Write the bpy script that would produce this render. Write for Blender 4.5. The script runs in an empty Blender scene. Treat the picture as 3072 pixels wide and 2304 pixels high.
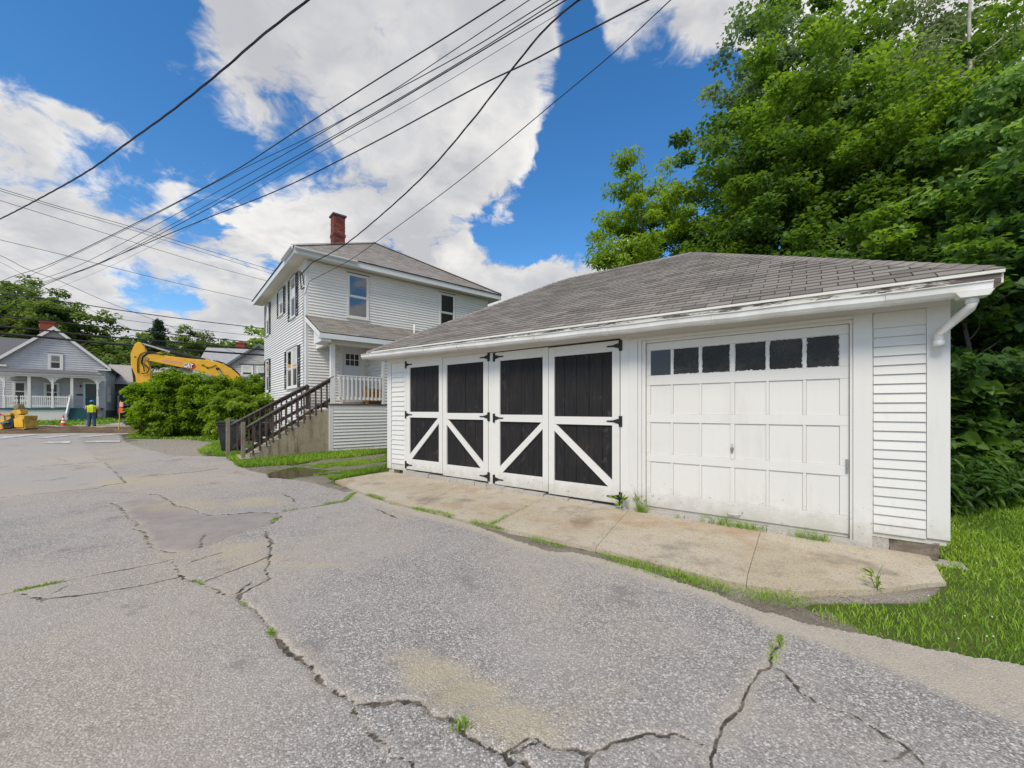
import bpy, bmesh, math, random
import numpy as np
from mathutils import Vector, Matrix

SC = bpy.context.scene
COL = SC.collection
R = math.radians

# ------------------------------------------------------------------ camera
cam_d = bpy.data.cameras.new('camera')
cam_d.sensor_width = 36.0
cam_d.lens = 36.0 * 1204.0 / 3072.0
cam_d.shift_y = 78.0 / 3072.0
cam_d.clip_start = 0.05
cam_d.clip_end = 2000.0
cam = bpy.data.objects.new('camera', cam_d)
cam.location = (0, 0, 1.6)
cam.rotation_euler = (R(90), 0, 0)
COL.objects.link(cam)
SC.camera = cam

SC.render.engine = 'CYCLES'
SC.cycles.use_denoising = True
SC.cycles.max_bounces = 6
SC.cycles.diffuse_bounces = 4
SC.cycles.transmission_bounces = 4
SC.cycles.sample_clamp_indirect = 6.0
SC.view_settings.view_transform = 'Standard'
SC.view_settings.look = 'None'
SC.view_settings.gamma = 1.0
SC.view_settings.use_curve_mapping = False
SC.view_settings.exposure = 0.41

# ------------------------------------------------------------------ sun and sky
SUN_EL, SUN_AZ = R(50), R(205)          # azimuth measured clockwise from +Y
sun_d = bpy.data.lights.new('sun', 'SUN')
sun_d.energy = 2.5
sun_d.angle = R(24)
sun_d.color = (1.0, 0.91, 0.74)
sun = bpy.data.objects.new('sun', sun_d)
COL.objects.link(sun)
sdir = Vector((math.sin(SUN_AZ) * math.cos(SUN_EL), math.cos(SUN_AZ) * math.cos(SUN_EL), math.sin(SUN_EL)))
sun.rotation_euler = (-sdir).to_track_quat('-Z', 'Y').to_euler()
sun.location = (0, 0, 40)

HOR, FPX = 1230.0, 1204.0


def ray(sx, sy):
    return ((sx - 1536.0) / FPX, (HOR - sy) / FPX)


def dray(dx, dy):
    k = 3072.0 / 2212.0
    return ray(dx * k, dy * k)


class NT:
    """small helper to write node graphs"""

    def __init__(s, tree):
        s.t = tree
        s.n = tree.nodes
        s.l = tree.links

    def add(s, typ, **kw):
        nd = s.n.new(typ)
        for k, v in kw.items():
            if k.startswith('i_'):
                nd.inputs[k[2:].replace('_', ' ')].default_value = v
            else:
                setattr(nd, k, v)
        return nd

    def put(s, sock, v):
        if hasattr(v, 'is_output') or isinstance(v, bpy.types.NodeSocket):
            s.l.new(v, sock)
        else:
            sock.default_value = v

    def math(s, op, a, b=0.0, c=0.0, clamp=False):
        nd = s.add('ShaderNodeMath', operation=op, use_clamp=clamp)
        s.put(nd.inputs[0], a)
        s.put(nd.inputs[1], b)
        if op in ('MULTIPLY_ADD', 'SMOOTH_MAX', 'SMOOTH_MIN'):
            s.put(nd.inputs[2], c)
        return nd.outputs[0]

    def mapr(s, v, a, b, c=0.0, d=1.0, smooth=True):
        nd = s.add('ShaderNodeMapRange', interpolation_type='SMOOTHSTEP' if smooth else 'LINEAR')
        s.put(nd.inputs['Value'], v)
        for k, q in zip(('From Min', 'From Max', 'To Min', 'To Max'), (a, b, c, d)):
            s.put(nd.inputs[k], q)
        return nd.outputs[0]

    def vmath(s, op, a, b=(0, 0, 0), scale=None):
        nd = s.add('ShaderNodeVectorMath', operation=op)
        s.put(nd.inputs[0], a)
        s.put(nd.inputs[1], b)
        if scale is not None:
            s.put(nd.inputs['Scale'], scale)
        return nd.outputs['Value'] if op in ('DOT_PRODUCT', 'LENGTH', 'DISTANCE') else nd.outputs['Vector']

    def noise(s, vec, scale, detail=4.0, rough=0.55, dist=0.0, out='Fac'):
        nd = s.add('ShaderNodeTexNoise')
        if vec is not None:
            s.l.new(vec, nd.inputs['Vector'])
        s.put(nd.inputs['Scale'], scale)
        nd.inputs['Detail'].default_value = detail
        nd.inputs['Roughness'].default_value = rough
        nd.inputs['Distortion'].default_value = dist
        return nd.outputs[out]

    def mix(s, f, a, b, mode='MIX'):
        nd = s.add('ShaderNodeMix', data_type='RGBA', blend_type=mode)
        s.put(nd.inputs[0], f)
        s.put(nd.inputs[6], a if not isinstance(a, tuple) else (*a[:3], 1))
        s.put(nd.inputs[7], b if not isinstance(b, tuple) else (*b[:3], 1))
        return nd.outputs[2]

    def ramp(s, v, stops):
        nd = s.add('ShaderNodeValToRGB')
        el = nd.color_ramp.elements
        while len(el) < len(stops):
            el.new(0.5)
        for e, (p, c) in zip(el, stops):
            e.position = p
            e.color = (*c, 1) if len(c) == 3 else c
        s.put(nd.inputs[0], v)
        return nd.outputs[0]


def build_world():
    w = bpy.data.worlds.new('World')
    SC.world = w
    w.use_nodes = True
    w.node_tree.nodes.clear()
    N = NT(w.node_tree)
    out = N.add('ShaderNodeOutputWorld')
    bg = N.add('ShaderNodeBackground')
    bg.inputs['Strength'].default_value = 0.1
    sky = N.add('ShaderNodeTexSky', sky_type='NISHITA')
    sky.sun_disc = False
    sky.sun_elevation = SUN_EL
    sky.sun_rotation = SUN_AZ
    sky.air_density = 1.0
    sky.dust_density = 0.3
    sky.ozone_density = 3.0
    hs = N.add('ShaderNodeHueSaturation')
    hs.inputs['Hue'].default_value = 0.5
    hs.inputs['Saturation'].default_value = 1.29
    hs.inputs['Value'].default_value = 1.38
    N.l.new(sky.outputs[0], hs.inputs['Color'])
    tc = N.add('ShaderNodeTexCoord')
    d = tc.outputs['Generated']
    sep = N.add('ShaderNodeSeparateXYZ')
    N.l.new(d, sep.inputs[0])
    zz = N.math('MAXIMUM', N.math('ADD', sep.outputs[2], 0.42), 0.16)
    comb = N.add('ShaderNodeCombineXYZ')
    N.l.new(N.math('DIVIDE', sep.outputs[0], zz), comb.inputs[0])
    N.l.new(N.math('DIVIDE', sep.outputs[1], zz), comb.inputs[1])
    N.l.new(N.math('MULTIPLY', sep.outputs[2], 0.8), comb.inputs[2])
    p = comb.outputs[0]
    # cumulus masses: (x, y, radius) of patches of sky, then clear gaps with negative weight
    blobs = [(640, 60, 230), (800, 120, 260), (980, 60, 240), (1100, 110, 180), (620, 300, 230),
             (820, 330, 270), (1010, 330, 200), (720, 460, 220), (900, 450, 160), (1120, 230, 130), (1170, 120, 90), (560, 180, 120),
             (980, 430, 90), (160, 240, 165), (80, 150, 70), (60, 310, 140), (230, 330, 120), (290, 330, 70), (100, 180, 90),
             (480, 480, 160), (360, 520, 170), (180, 540, 150), (60, 420, 110), (40, 480, 90),
             (250, 250, 130), (310, 165, 85), (395, 210, 85), (455, 270, 70), (120, 170, 95),
             (250, 660, 110), (420, 690, 120), (520, 700, 90), (120, 650, 80), (60, 590, 70),
             (1180, 600, 130), (1070, 610, 100), (1270, 580, 100), (1020, 570, 40), (1290, 530, 50),
             (1400, 40, 110), (1500, 60, 120), (1330, 50, 80), (1460, 120, 80), (1620, 30, 80), (1242, 363, 22), (1240, 430, 10),
             (1760, 120, 160), (1900, 50, 200), (2100, 200, 200)]
    holes = [(400, 345, 105, .6), (330, 250, 40, .25), (250, 40, 150, .6), (60, 50, 120, .6), (1350, 340, 165, .8),
             (1180, 420, 110, .5), (1120, 480, 70, .5), (1010, 165, 30, .12), (235, 385, 60, .4), (330, 610, 50, .3), (640, 545, 20, .2),
             (700, 600, 10, .1), (470, 250, 60, .3), (210, 620, 70, .45), (640, 90, 30, .2), (1000, 520, 50, .4), (1252, 60, 42, .7), (1262, 150, 45, .6), (150, 320, 40, .3), (420, 640, 40, .35), (60, 560, 40, .3)]

    def cap(px, py, rad, soft):
        a, b = dray(px, py)
        c = Vector((a, 1, b)).normalized()
        a2, b2 = dray(px + rad, py)
        c2 = Vector((a2, 1, b2)).normalized()
        a3, b3 = dray(px, py - rad)
        c3 = Vector((a3, 1, b3)).normalized()
        ang = 0.5 * (c.angle(c2) + c.angle(c3))
        dot = N.vmath('DOT_PRODUCT', dn, tuple(c))
        return N.mapr(dot, math.cos(ang * (1 + soft)), math.cos(ang * (1 - soft * 0.85)))
    dn = N.vmath('NORMALIZE', d)
    cov = None
    for bx, by, br in blobs:
        m = cap(bx, by, br, 0.85)
        cov = m if cov is None else N.math('MAXIMUM', cov, m)
    for bx, by, br, wt in holes:
        m = cap(bx, by, br, 0.9)
        cov = N.math('SUBTRACT', cov, N.math('MULTIPLY', m, wt))
    cov = N.math('MAXIMUM', cov, -0.25)
    # beyond the part of the sky in view the same broken cumulus goes on
    vw = N.mapr(N.vmath('DOT_PRODUCT', dn, tuple(Vector((0, 1, .32)).normalized())), math.cos(R(66)), math.cos(R(56)))
    far = N.mapr(N.noise(p, 1.5, 3.0, .5), 0.40, 0.62)
    cov = N.math('ADD', N.math('MULTIPLY', cov, vw), N.math('MULTIPLY', far, N.math('SUBTRACT', 1.0, vw)))
    warp = N.vmath('SCALE', N.vmath('SUBTRACT', N.noise(p, 2.8, 4.0, .55, out='Color'), (.5, .5, .5)), scale=0.28)
    pw = N.vmath('ADD', p, warp)
    f1 = N.noise(pw, 3.6, 12.0, 0.62)
    f2 = N.noise(N.vmath('ADD', pw, (0.04, -0.07, 0.10)), 3.6, 6.0, 0.55)
    f3 = N.noise(N.vmath('ADD', p, (3.1, 1.7, 0)), 2.6, 6.0, 0.55)
    dens = N.math('MULTIPLY_ADD', N.math('SUBTRACT', f1, 0.5), 3.5, N.math('MULTIPLY_ADD', cov, 0.96, -0.46))
    alpha = N.mapr(dens, -0.06, N.math('MULTIPLY_ADD', N.mapr(f3, .40, .62), .34, .10))
    thick = N.mapr(dens, 0.15, 0.9)
    lit = N.math('MULTIPLY_ADD', N.math('SUBTRACT', f1, f2), 4.2, 0.55, clamp=True)
    grey = N.math('MULTIPLY', thick, N.mapr(f3, 0.34, 0.58))
    ccol = N.mix(lit, (4.2, 4.25, 4.5), (6.95, 6.8, 6.6))
    ccol = N.mix(N.math('MULTIPLY', grey, 0.9), ccol, (3.9, 4.05, 4.4))
    col = N.mix(alpha, hs.outputs[0], ccol)
    N.l.new(col, bg.inputs['Color'])
    N.l.new(bg.outputs[0], out.inputs[0])


build_world()

# ------------------------------------------------------------------ ground height
GK = [(-80, 0), (6, 0.0), (9.5, .06), (11.5, .20), (13, .27), (20, .33), (28, .43), (33, .72), (45, 1.2), (60, 2.5), (130, 9.0), (400, 20)]
GKX = np.array([k[0] for k in GK], float)
GKZ = np.array([k[1] for k in GK], float)


def gz(y):
    y = np.asarray(y, float)
    return sum(np.interp(y + o, GKX, GKZ) * w for o, w in ((-1.2, .2), (-.5, .3), (.5, .3), (1.2, .2)))


def G(sx, sy, lift=0.0):
    """point where the view ray through a photograph pixel meets the ground"""
    a, b = ray(sx, sy)
    y = 5.0
    for _ in range(200):
        yn = (1.6 - float(gz(y)) - lift) / (-b)
        y = 0.6 * y + 0.4 * yn
    return Vector((a * y, y, float(gz(y)) + lift))


# ------------------------------------------------------------------ objects
def tag(o, label=None, cat=None, group=None, kind=None):
    if label:
        o['label'] = label
    if cat:
        o['category'] = cat
    if group:
        o['group'] = group
    if kind:
        o['kind'] = kind
    return o


def empty(name, loc=(0, 0, 0), rz=0.0, parent=None):
    o = bpy.data.objects.new(name, None)
    o.location = loc
    o.rotation_euler = (0, 0, rz)
    o.empty_display_size = 0.3
    COL.objects.link(o)
    if parent:
        o.parent = parent
    return o


def link_mesh(name, me, parent=None):
    o = bpy.data.objects.new(name, me)
    COL.objects.link(o)
    if parent:
        o.parent = parent
    return o


def ident(a, d, z):
    return (a, d, z)


class MB:
    def __init__(s):
        s.v = []
        s.f = []

    def poly(s, pts):
        b = len(s.v)
        s.v += [tuple(p) for p in pts]
        s.f.append(tuple(range(b, b + len(pts))))
        return s

    def hexa(s, p):
        """p: 8 points, bottom ring then top ring"""
        b = len(s.v)
        s.v += [tuple(q) for q in p]
        for f in ((0, 3, 2, 1), (4, 5, 6, 7), (0, 1, 5, 4), (1, 2, 6, 5), (2, 3, 7, 6), (3, 0, 4, 7)):
            s.f.append(tuple(b + i for i in f))
        return s

    def box(s, a0, a1, d0, d1, z0, z1, F=ident):
        return s.hexa([F(a0, d0, z0), F(a1, d0, z0), F(a1, d1, z0), F(a0, d1, z0),
                       F(a0, d0, z1), F(a1, d0, z1), F(a1, d1, z1), F(a0, d1, z1)])

    def prism(s, pts0, pts1):
        n = len(pts0)
        b = len(s.v)
        s.v += [tuple(q) for q in pts0] + [tuple(q) for q in pts1]
        s.f.append(tuple(b + i for i in reversed(range(n))))
        s.f.append(tuple(b + n + i for i in range(n)))
        for i in range(n):
            j = (i + 1) % n
            s.f.append((b + i, b + j, b + n + j, b + n + i))
        return s

    def beam(s, p0, p1, w, h, up=(0, 0, 1)):
        """rectangular bar from p0 to p1"""
        p0, p1 = Vector(p0), Vector(p1)
        t = (p1 - p0).normalized()
        u = Vector(up)
        sd = t.cross(u)
        if sd.length < 1e-4:
            sd = t.cross(Vector((1, 0, 0)))
        sd.normalize()
        u = sd.cross(t).normalized()
        q = []
        for p in (p0, p1):
            q.append([p - sd * w / 2 - u * h / 2, p + sd * w / 2 - u * h / 2, p + sd * w / 2 + u * h / 2, p - sd * w / 2 + u * h / 2])
        return s.prism(q[0], q[1])

    def tube(s, pts, r, n=8, closed_ends=True):
        pts = [Vector(p) for p in pts]
        m = len(pts)
        rs = list(r) if hasattr(r, '__len__') else [r] * m
        b = len(s.v)
        side = None
        for i, p in enumerate(pts):
            t = (pts[min(i + 1, m - 1)] - pts[max(i - 1, 0)])
            if t.length < 1e-9:
                t = Vector((0, 0, 1))
            t.normalize()
            if side is None:
                side = t.cross(Vector((0, 0, 1)))
                if side.length < 1e-3:
                    side = t.cross(Vector((1, 0, 0)))
            side = side - t * side.dot(t)
            if side.length < 1e-6:
                side = t.cross(Vector((0.3, 1, 0.2)))
            side.normalize()
            up = t.cross(side)
            for k in range(n):
                a = 2 * math.pi * k / n
                q = p + (side * math.cos(a) + up * math.sin(a)) * rs[i]
                s.v.append(tuple(q))
        for i in range(m - 1):
            for k in range(n):
                k2 = (k + 1) % n
                s.f.append((b + i * n + k, b + i * n + k2, b + (i + 1) * n + k2, b + (i + 1) * n + k))
        if closed_ends:
            s.f.append(tuple(b + k for k in reversed(range(n))))
            s.f.append(tuple(b + (m - 1) * n + k for k in range(n)))
        return s

    def ball(s, c, rx, ry, rz, nu=12, nv=8, M=None):
        b = len(s.v)
        c = Vector(c)
        for j in range(nv + 1):
            th = math.pi * j / nv
            for i in range(nu):
                ph = 2 * math.pi * i / nu
                q = Vector((rx * math.sin(th) * math.cos(ph), ry * math.sin(th) * math.sin(ph), rz * math.cos(th)))
                if M:
                    q = M @ q
                s.v.append(tuple(c + q))
        for j in range(nv):
            for i in range(nu):
                i2 = (i + 1) % nu
                s.f.append((b + j * nu + i, b + (j + 1) * nu + i, b + (j + 1) * nu + i2, b + j * nu + i2))
        return s

    def mesh(s, name, mat=None, smooth=False, recalc=True):
        me = bpy.data.meshes.new(name)
        me.from_pydata(s.v, [], s.f)
        if recalc:
            bm = bmesh.new()
            bm.from_mesh(me)
            bmesh.ops.recalc_face_normals(bm, faces=bm.faces)
            bm.to_mesh(me)
            bm.free()
        if mat:
            me.materials.append(mat)
        if smooth:
            me.polygons.foreach_set('use_smooth', [True] * len(me.polygons))
        me.update()
        return me

    def build(s, name, mat=None, parent=None, smooth=False, bevel=0.0, recalc=True):
        o = link_mesh(name, s.mesh(name, mat, smooth, recalc), parent)
        if bevel:
            bv = o.modifiers.new('bevel', 'BEVEL')
            bv.width = bevel
            bv.segments = 2
            bv.limit_method = 'ANGLE'
        return o


def np_mesh(name, verts, faces, mat, parent=None, smooth=False, attrs=None):
    """verts (N,3); faces (M,k) all the same k"""
    verts = np.asarray(verts, np.float32)
    faces = np.asarray(faces, np.int32)
    me = bpy.data.meshes.new(name)
    me.vertices.add(len(verts))
    me.vertices.foreach_set('co', verts.ravel())
    k = faces.shape[1]
    me.loops.add(faces.size)
    me.loops.foreach_set('vertex_index', faces.ravel())
    me.polygons.add(len(faces))
    me.polygons.foreach_set('loop_start', np.arange(len(faces), dtype=np.int32) * k)
    me.polygons.foreach_set('loop_total', np.full(len(faces), k, np.int32))
    if smooth:
        me.polygons.foreach_set('use_smooth', np.ones(len(faces), bool))
    for an, av in (attrs or {}).items():
        a = me.attributes.new(an, 'FLOAT', 'POINT')
        a.data.foreach_set('value', np.asarray(av, np.float32))
    me.update(calc_edges=True)
    if mat:
        me.materials.append(mat)
    return link_mesh(name, me, parent)


_rng_lat = np.random.default_rng(5).random((256, 256)).astype(np.float32)


def vnoise(x, y):
    xi = np.floor(x).astype(int)
    yi = np.floor(y).astype(int)
    fx, fy = x - xi, y - yi
    fx = fx * fx * (3 - 2 * fx)
    fy = fy * fy * (3 - 2 * fy)
    L = _rng_lat
    a = L[xi % 256, yi % 256]
    b = L[(xi + 1) % 256, yi % 256]
    c = L[xi % 256, (yi + 1) % 256]
    e = L[(xi + 1) % 256, (yi + 1) % 256]
    return (a * (1 - fx) + b * fx) * (1 - fy) + (c * (1 - fx) + e * fx) * fy


def fbm(x, y, sc=1.0, octv=4, seed=0):
    t = 0
    amp = 0.5
    for i in range(octv):
        t = t + amp * (vnoise(x * sc + 17.3 * i + seed * 7.7, y * sc + 9.1 * i + seed * 3.3) - 0.5)
        sc *= 2.03
        amp *= 0.5
    return t


def in_poly(x, y, poly):
    x = np.asarray(x)
    r = np.zeros(x.shape, bool)
    n = len(poly)
    for i in range(n):
        x0, y0 = poly[i][0], poly[i][1]
        x1, y1 = poly[(i + 1) % n][0], poly[(i + 1) % n][1]
        if y0 == y1:
            continue
        c = ((y0 > y) != (y1 > y)) & (x < (x1 - x0) * (y - y0) / (y1 - y0) + x0)
        r ^= c
    return r


def line_dist(x, y, pts):
    d = np.full(x.shape, 1e9)
    for (p, q) in zip(pts[:-1], pts[1:]):
        px, py, qx, qy = p[0], p[1], q[0], q[1]
        vx, vy = qx - px, qy - py
        L2 = vx * vx + vy * vy + 1e-12
        t = np.clip(((x - px) * vx + (y - py) * vy) / L2, 0, 1)
        d = np.minimum(d, np.hypot(x - px - t * vx, y - py - t * vy))
    return d
# ------------------------------------------------------------------ materials
def mat_new(name):
    m = bpy.data.materials.new(name)
    m.use_nodes = True
    m.node_tree.nodes.clear()
    N = NT(m.node_tree)
    out = N.add('ShaderNodeOutputMaterial')
    bs = N.add('ShaderNodeBsdfPrincipled')
    N.l.new(bs.outputs[0], out.inputs[0])
    return m, N, bs, out


def obj_co(N):
    return N.add('ShaderNodeTexCoord').outputs['Object']


def attr(N, nm):
    return N.add('ShaderNodeAttribute', attribute_name=nm).outputs['Fac']


def bump(N, bs, h, dist=0.002, strength=0.5):
    b = N.add('ShaderNodeBump')
    b.inputs['Distance'].default_value = dist
    b.inputs['Strength'].default_value = strength
    N.l.new(h, b.inputs['Height'])
    N.l.new(b.outputs[0], bs.inputs['Normal'])


def simple(name, c1, c2=None, rough=0.6, scale=6.0, metal=0.0, spec=0.4, stretch=None, bmp=0.0, lo=.35, hi=.65, detail=5.0, rand=0.0):
    """two tone noise material; stretch scales the noise axes; rand varies brightness from object to object"""
    m, N, bs, out = mat_new(name)
    co = obj_co(N)
    if stretch:
        co = N.vmath('MULTIPLY', co, stretch)
    n = N.noise(co, scale, detail, .6)
    col = N.mix(N.mapr(n, lo, hi), c1, c2 or tuple(x * .85 for x in c1))
    if rand:
        oi = N.add('ShaderNodeObjectInfo')
        hs = N.add('ShaderNodeHueSaturation')
        N.l.new(N.mapr(oi.outputs['Random'], 0, 1, 1 - rand, 1 + rand, smooth=False), hs.inputs['Value'])
        N.l.new(col, hs.inputs['Color'])
        col = hs.outputs[0]
    N.l.new(col, bs.inputs['Base Color'])
    bs.inputs['Roughness'].default_value = rough
    bs.inputs['Metallic'].default_value = metal
    bs.inputs['Specular IOR Level'].default_value = spec
    if bmp:
        bump(N, bs, N.noise(co, scale * 4, 4, .6), bmp, .5)
    return m


M = {}


def paint(name, base, dirt, rough=.55, grime=.35, rand=.02):
    m, N, bs, out = mat_new(name)
    co = obj_co(N)
    big = N.noise(co, 1.1, 5, .6)
    st = N.noise(N.vmath('MULTIPLY', co, (9, 9, 1.2)), 1.6, 5, .65)
    fine = N.noise(N.vmath('MULTIPLY', co, (3, 3, 14)), 7, 3, .6)
    f = N.math('MULTIPLY', N.mapr(N.math('ADD', N.math('MULTIPLY', big, .55), N.math('MULTIPLY', st, .45)), .48, .74), grime)
    oi = N.add('ShaderNodeObjectInfo')
    hs = N.add('ShaderNodeHueSaturation')
    N.l.new(N.mapr(oi.outputs['Random'], 0, 1, 1 - rand, 1 + rand, smooth=False), hs.inputs['Value'])
    col = N.mix(f, base, dirt)
    # splashed earth and worn paint near the ground
    geo = N.add('ShaderNodeNewGeometry')
    sp = N.add('ShaderNodeSeparateXYZ')
    N.l.new(geo.outputs['Position'], sp.inputs[0])
    n3 = N.noise(geo.outputs['Position'], 5.5, 6, .7)
    low = N.mapr(N.math('MULTIPLY_ADD', n3, -.55, N.math('MULTIPLY', sp.outputs[2], 1.0)), .18, -.22)
    col = N.mix(N.math('MULTIPLY', low, .55), col, (.36, .31, .24))
    chip = N.math('MULTIPLY', N.mapr(N.noise(geo.outputs['Position'], 16, 5, .7), .63, .67), N.mapr(sp.outputs[2], .75, .15))
    col = N.mix(N.math('MULTIPLY', chip, .8), col, (.20, .17, .14))
    N.l.new(col, hs.inputs['Color'])
    N.l.new(hs.outputs[0], bs.inputs['Base Color'])
    bs.inputs['Roughness'].default_value = rough
    bs.inputs['Specular IOR Level'].default_value = .3
    bump(N, bs, fine, .0012, .35)
    return m


M['white'] = paint('white_paint', (.69, .672, .642), (.52, .48, .41), grime=.30)
M['trim'] = paint('white_trim', (.72, .705, .68), (.54, .505, .445), grime=.3)
M['vinyl'] = paint('white_vinyl', (.78, .765, .745), (.60, .58, .54), rough=.45, grime=.32)
M['cream'] = paint('cream_trim', (.72, .70, .64), (.52, .47, .38), grime=.35)
M['fascia'] = paint('grey_white_trim', (.66, .685, .70), (.50, .51, .50), grime=.4)
M['soffit'] = simple('soffit_paint', (.52, .50, .42), (.42, .40, .33), .7, 2.0)


def peel():
    m, N, bs, out = mat_new('peeling_paint')
    co = obj_co(N)
    n = N.noise(N.vmath('MULTIPLY', co, (1.0, 3, 6)), 2.2, 8, .7)
    sp = N.noise(N.vmath('MULTIPLY', co, (3.0, 9, 20)), 5.0, 4, .6)
    k = N.mapr(N.math('ADD', N.math('MULTIPLY', n, .7), N.math('MULTIPLY', sp, .3)), .47, .53)
    N.l.new(N.mix(k, (.11, .085, .075), (.60, .57, .50)), bs.inputs['Base Color'])
    bs.inputs['Roughness'].default_value = .85
    bump(N, bs, k, .003, .6)
    return m


M['peel'] = peel()


def blackwood():
    m, N, bs, out = mat_new('black_stained_wood')
    co = obj_co(N)
    grain = N.noise(N.vmath('MULTIPLY', co, (26, 26, 1.3)), 2.2, 6, .65)
    cloud = N.noise(N.vmath('MULTIPLY', co, (3.0, 3.0, 1.8)), 1.6, 6, .65, 1.0)
    c = N.mix(N.mapr(grain, .35, .7), (.011, .011, .0125), (.024, .022, .022))
    c = N.mix(N.math('MULTIPLY', N.mapr(cloud, .57, .78), .5), c, (.12, .115, .125))
    c = N.mix(N.math('MULTIPLY', N.mapr(N.noise(co, 1.2, 3, .5), .5, .75), .35), c, (.05, .032, .028))
    N.l.new(c, bs.inputs['Base Color'])
    bs.inputs['Roughness'].default_value = .7
    bs.inputs['Specular IOR Level'].default_value = .25
    bump(N, bs, grain, .0015, .6)
    return m


M['blackwood'] = blackwood()


def shingle_mat(name, cols, grit=260.0, stain=(.15, .138, .128), lich=.0):
    """per piece tone from the point attribute 'tint' """
    m, N, bs, out = mat_new(name)
    co = obj_co(N)
    t = attr(N, 'tint')
    c = N.ramp(t, [(i / (len(cols) - 1), q) for i, q in enumerate(cols)])
    g = N.noise(co, grit, 2, .7)
    c = N.mix(N.mapr(g, .3, .72), c, tuple(.34 for _ in range(3)), 'SOFT_LIGHT')
    c = N.mix(N.math('MULTIPLY', N.mapr(g, .55, .75), .35), c, (.36, .34, .33))
    big = N.noise(N.vmath('MULTIPLY', co, (1, 1, 1)), .9, 5, .6)
    c = N.mix(N.math('MULTIPLY', N.mapr(big, .48, .70), .45), c, stain)
    if lich:
        l = N.noise(co, 7.0, 4, .6)
        c = N.mix(N.math('MULTIPLY', N.mapr(l, .66, .74), lich), c, (.42, .41, .30))
    N.l.new(c, bs.inputs['Base Color'])
    bs.inputs['Roughness'].default_value = .9
    bs.inputs['Specular IOR Level'].default_value = .2
    bump(N, bs, g, .002, .5)
    return m


M['shingle'] = shingle_mat('asphalt_shingle', [(.18, .157, .137), (.255, .226, .20), (.305, .272, .242), (.215, .191, .170)], lich=.25)
M['slate'] = shingle_mat('pale_worn_shingle', [(.36, .325, .29), (.44, .41, .385), (.40, .31, .26), (.48, .465, .45), (.34, .32, .31)], stain=(.24, .225, .20))
M['porchroof'] = shingle_mat('weathered_roofing', [(.27, .235, .20), (.36, .33, .29), (.22, .20, .185)], stain=(.15, .135, .11))
M['farroof'] = shingle_mat('grey_roofing', [(.16, .16, .17), (.21, .21, .22)], grit=20)


def glass(name, base=(.012, .014, .016), rough=.03, dust=0.0, spec=.62):
    m, N, bs, out = mat_new(name)
    co = obj_co(N)
    n = N.noise(co, 30, 6, .7)
    n2 = N.noise(co, 2.5, 4, .6)
    c = N.mix(N.math('MULTIPLY', N.mapr(N.math('ADD', N.math('MULTIPLY', n, .5), N.math('MULTIPLY', n2, .5)), .42, .68), dust), base, (.22, .205, .185))
    N.l.new(c, bs.inputs['Base Color'])
    N.l.new(N.mapr(n, .3, .7, rough, rough + dust * .6), bs.inputs['Roughness'])
    bs.inputs['Specular IOR Level'].default_value = spec
    bs.inputs['IOR'].default_value = 1.52
    return m


def skyglass(name, k):
    m, N, bs, out = mat_new(name)
    bs.inputs['Base Color'].default_value = (.012, .014, .017, 1)
    bs.inputs['Roughness'].default_value = .05
    gl_ = N.add('ShaderNodeBsdfGlossy')
    gl_.inputs['Roughness'].default_value = .015
    gl_.inputs['Color'].default_value = (.9, .92, .93, 1)
    fr = N.add('ShaderNodeFresnel')
    fr.inputs['IOR'].default_value = 1.5
    mx = N.add('ShaderNodeMixShader')
    N.l.new(N.math('MAXIMUM', N.math('MULTIPLY', fr.outputs[0], 2.2), k, clamp=True), mx.inputs[0])
    N.l.new(bs.outputs[0], mx.inputs[1])
    N.l.new(gl_.outputs[0], mx.inputs[2])
    N.l.new(mx.outputs[0], out.inputs[0])
    # slightly uneven old glass
    b = N.add('ShaderNodeBump')
    b.inputs['Distance'].default_value = .004
    b.inputs['Strength'].default_value = .12
    N.l.new(N.noise(obj_co(N), 2.2, 2, .5), b.inputs['Height'])
    N.l.new(b.outputs[0], gl_.inputs['Normal'])
    return m


M['glass'] = skyglass('window_glass', .15)
M['glass_screen'] = glass('screened_glass', (.016, .016, .019), .28, .03)
M['glass_dusty'] = glass('dusty_glass', (.020, .017, .015), .24, .20, spec=.22)
M['curtain'] = simple('pale_curtain', (.55, .57, .52), (.45, .47, .44), .9, 3)


def brickm():
    m, N, bs, out = mat_new('old_brick')
    co = obj_co(N)
    t = attr(N, 'tint')
    c = N.ramp(t, [(0, (.13, .030, .022)), (.35, (.23, .050, .030)), (.6, (.29, .075, .038)), (.8, (.18, .055, .05)), (1, (.09, .04, .04))])
    n = N.noise(co, 14, 6, .7)
    c = N.mix(N.math('MULTIPLY', N.mapr(n, .5, .72), .5), c, (.10, .035, .028))
    N.l.new(c, bs.inputs['Base Color'])
    bs.inputs['Roughness'].default_value = .9
    bump(N, bs, n, .004, .6)
    return m


M['roofdeck'] = simple('dark_roof_deck', (.035, .032, .030), (.05, .046, .042), .9, 8)  # near-black deck colour puts shadow into the gaps between shingle tabs
M['brick'] = brickm()
M['mortar'] = simple('mortar', (.42, .38, .31), (.14, .10, .085), .95, 7)
M['blackmetal'] = simple('black_iron', (.012, .012, .013), (.02, .02, .021), .5, 30, spec=.4)
M['metal'] = simple('bare_metal', (.45, .45, .44), (.30, .30, .30), .4, 12, metal=.8)
M['pvc'] = simple('white_pvc', (.78, .77, .75), (.66, .64, .60), .4, 3, spec=.45)


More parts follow.
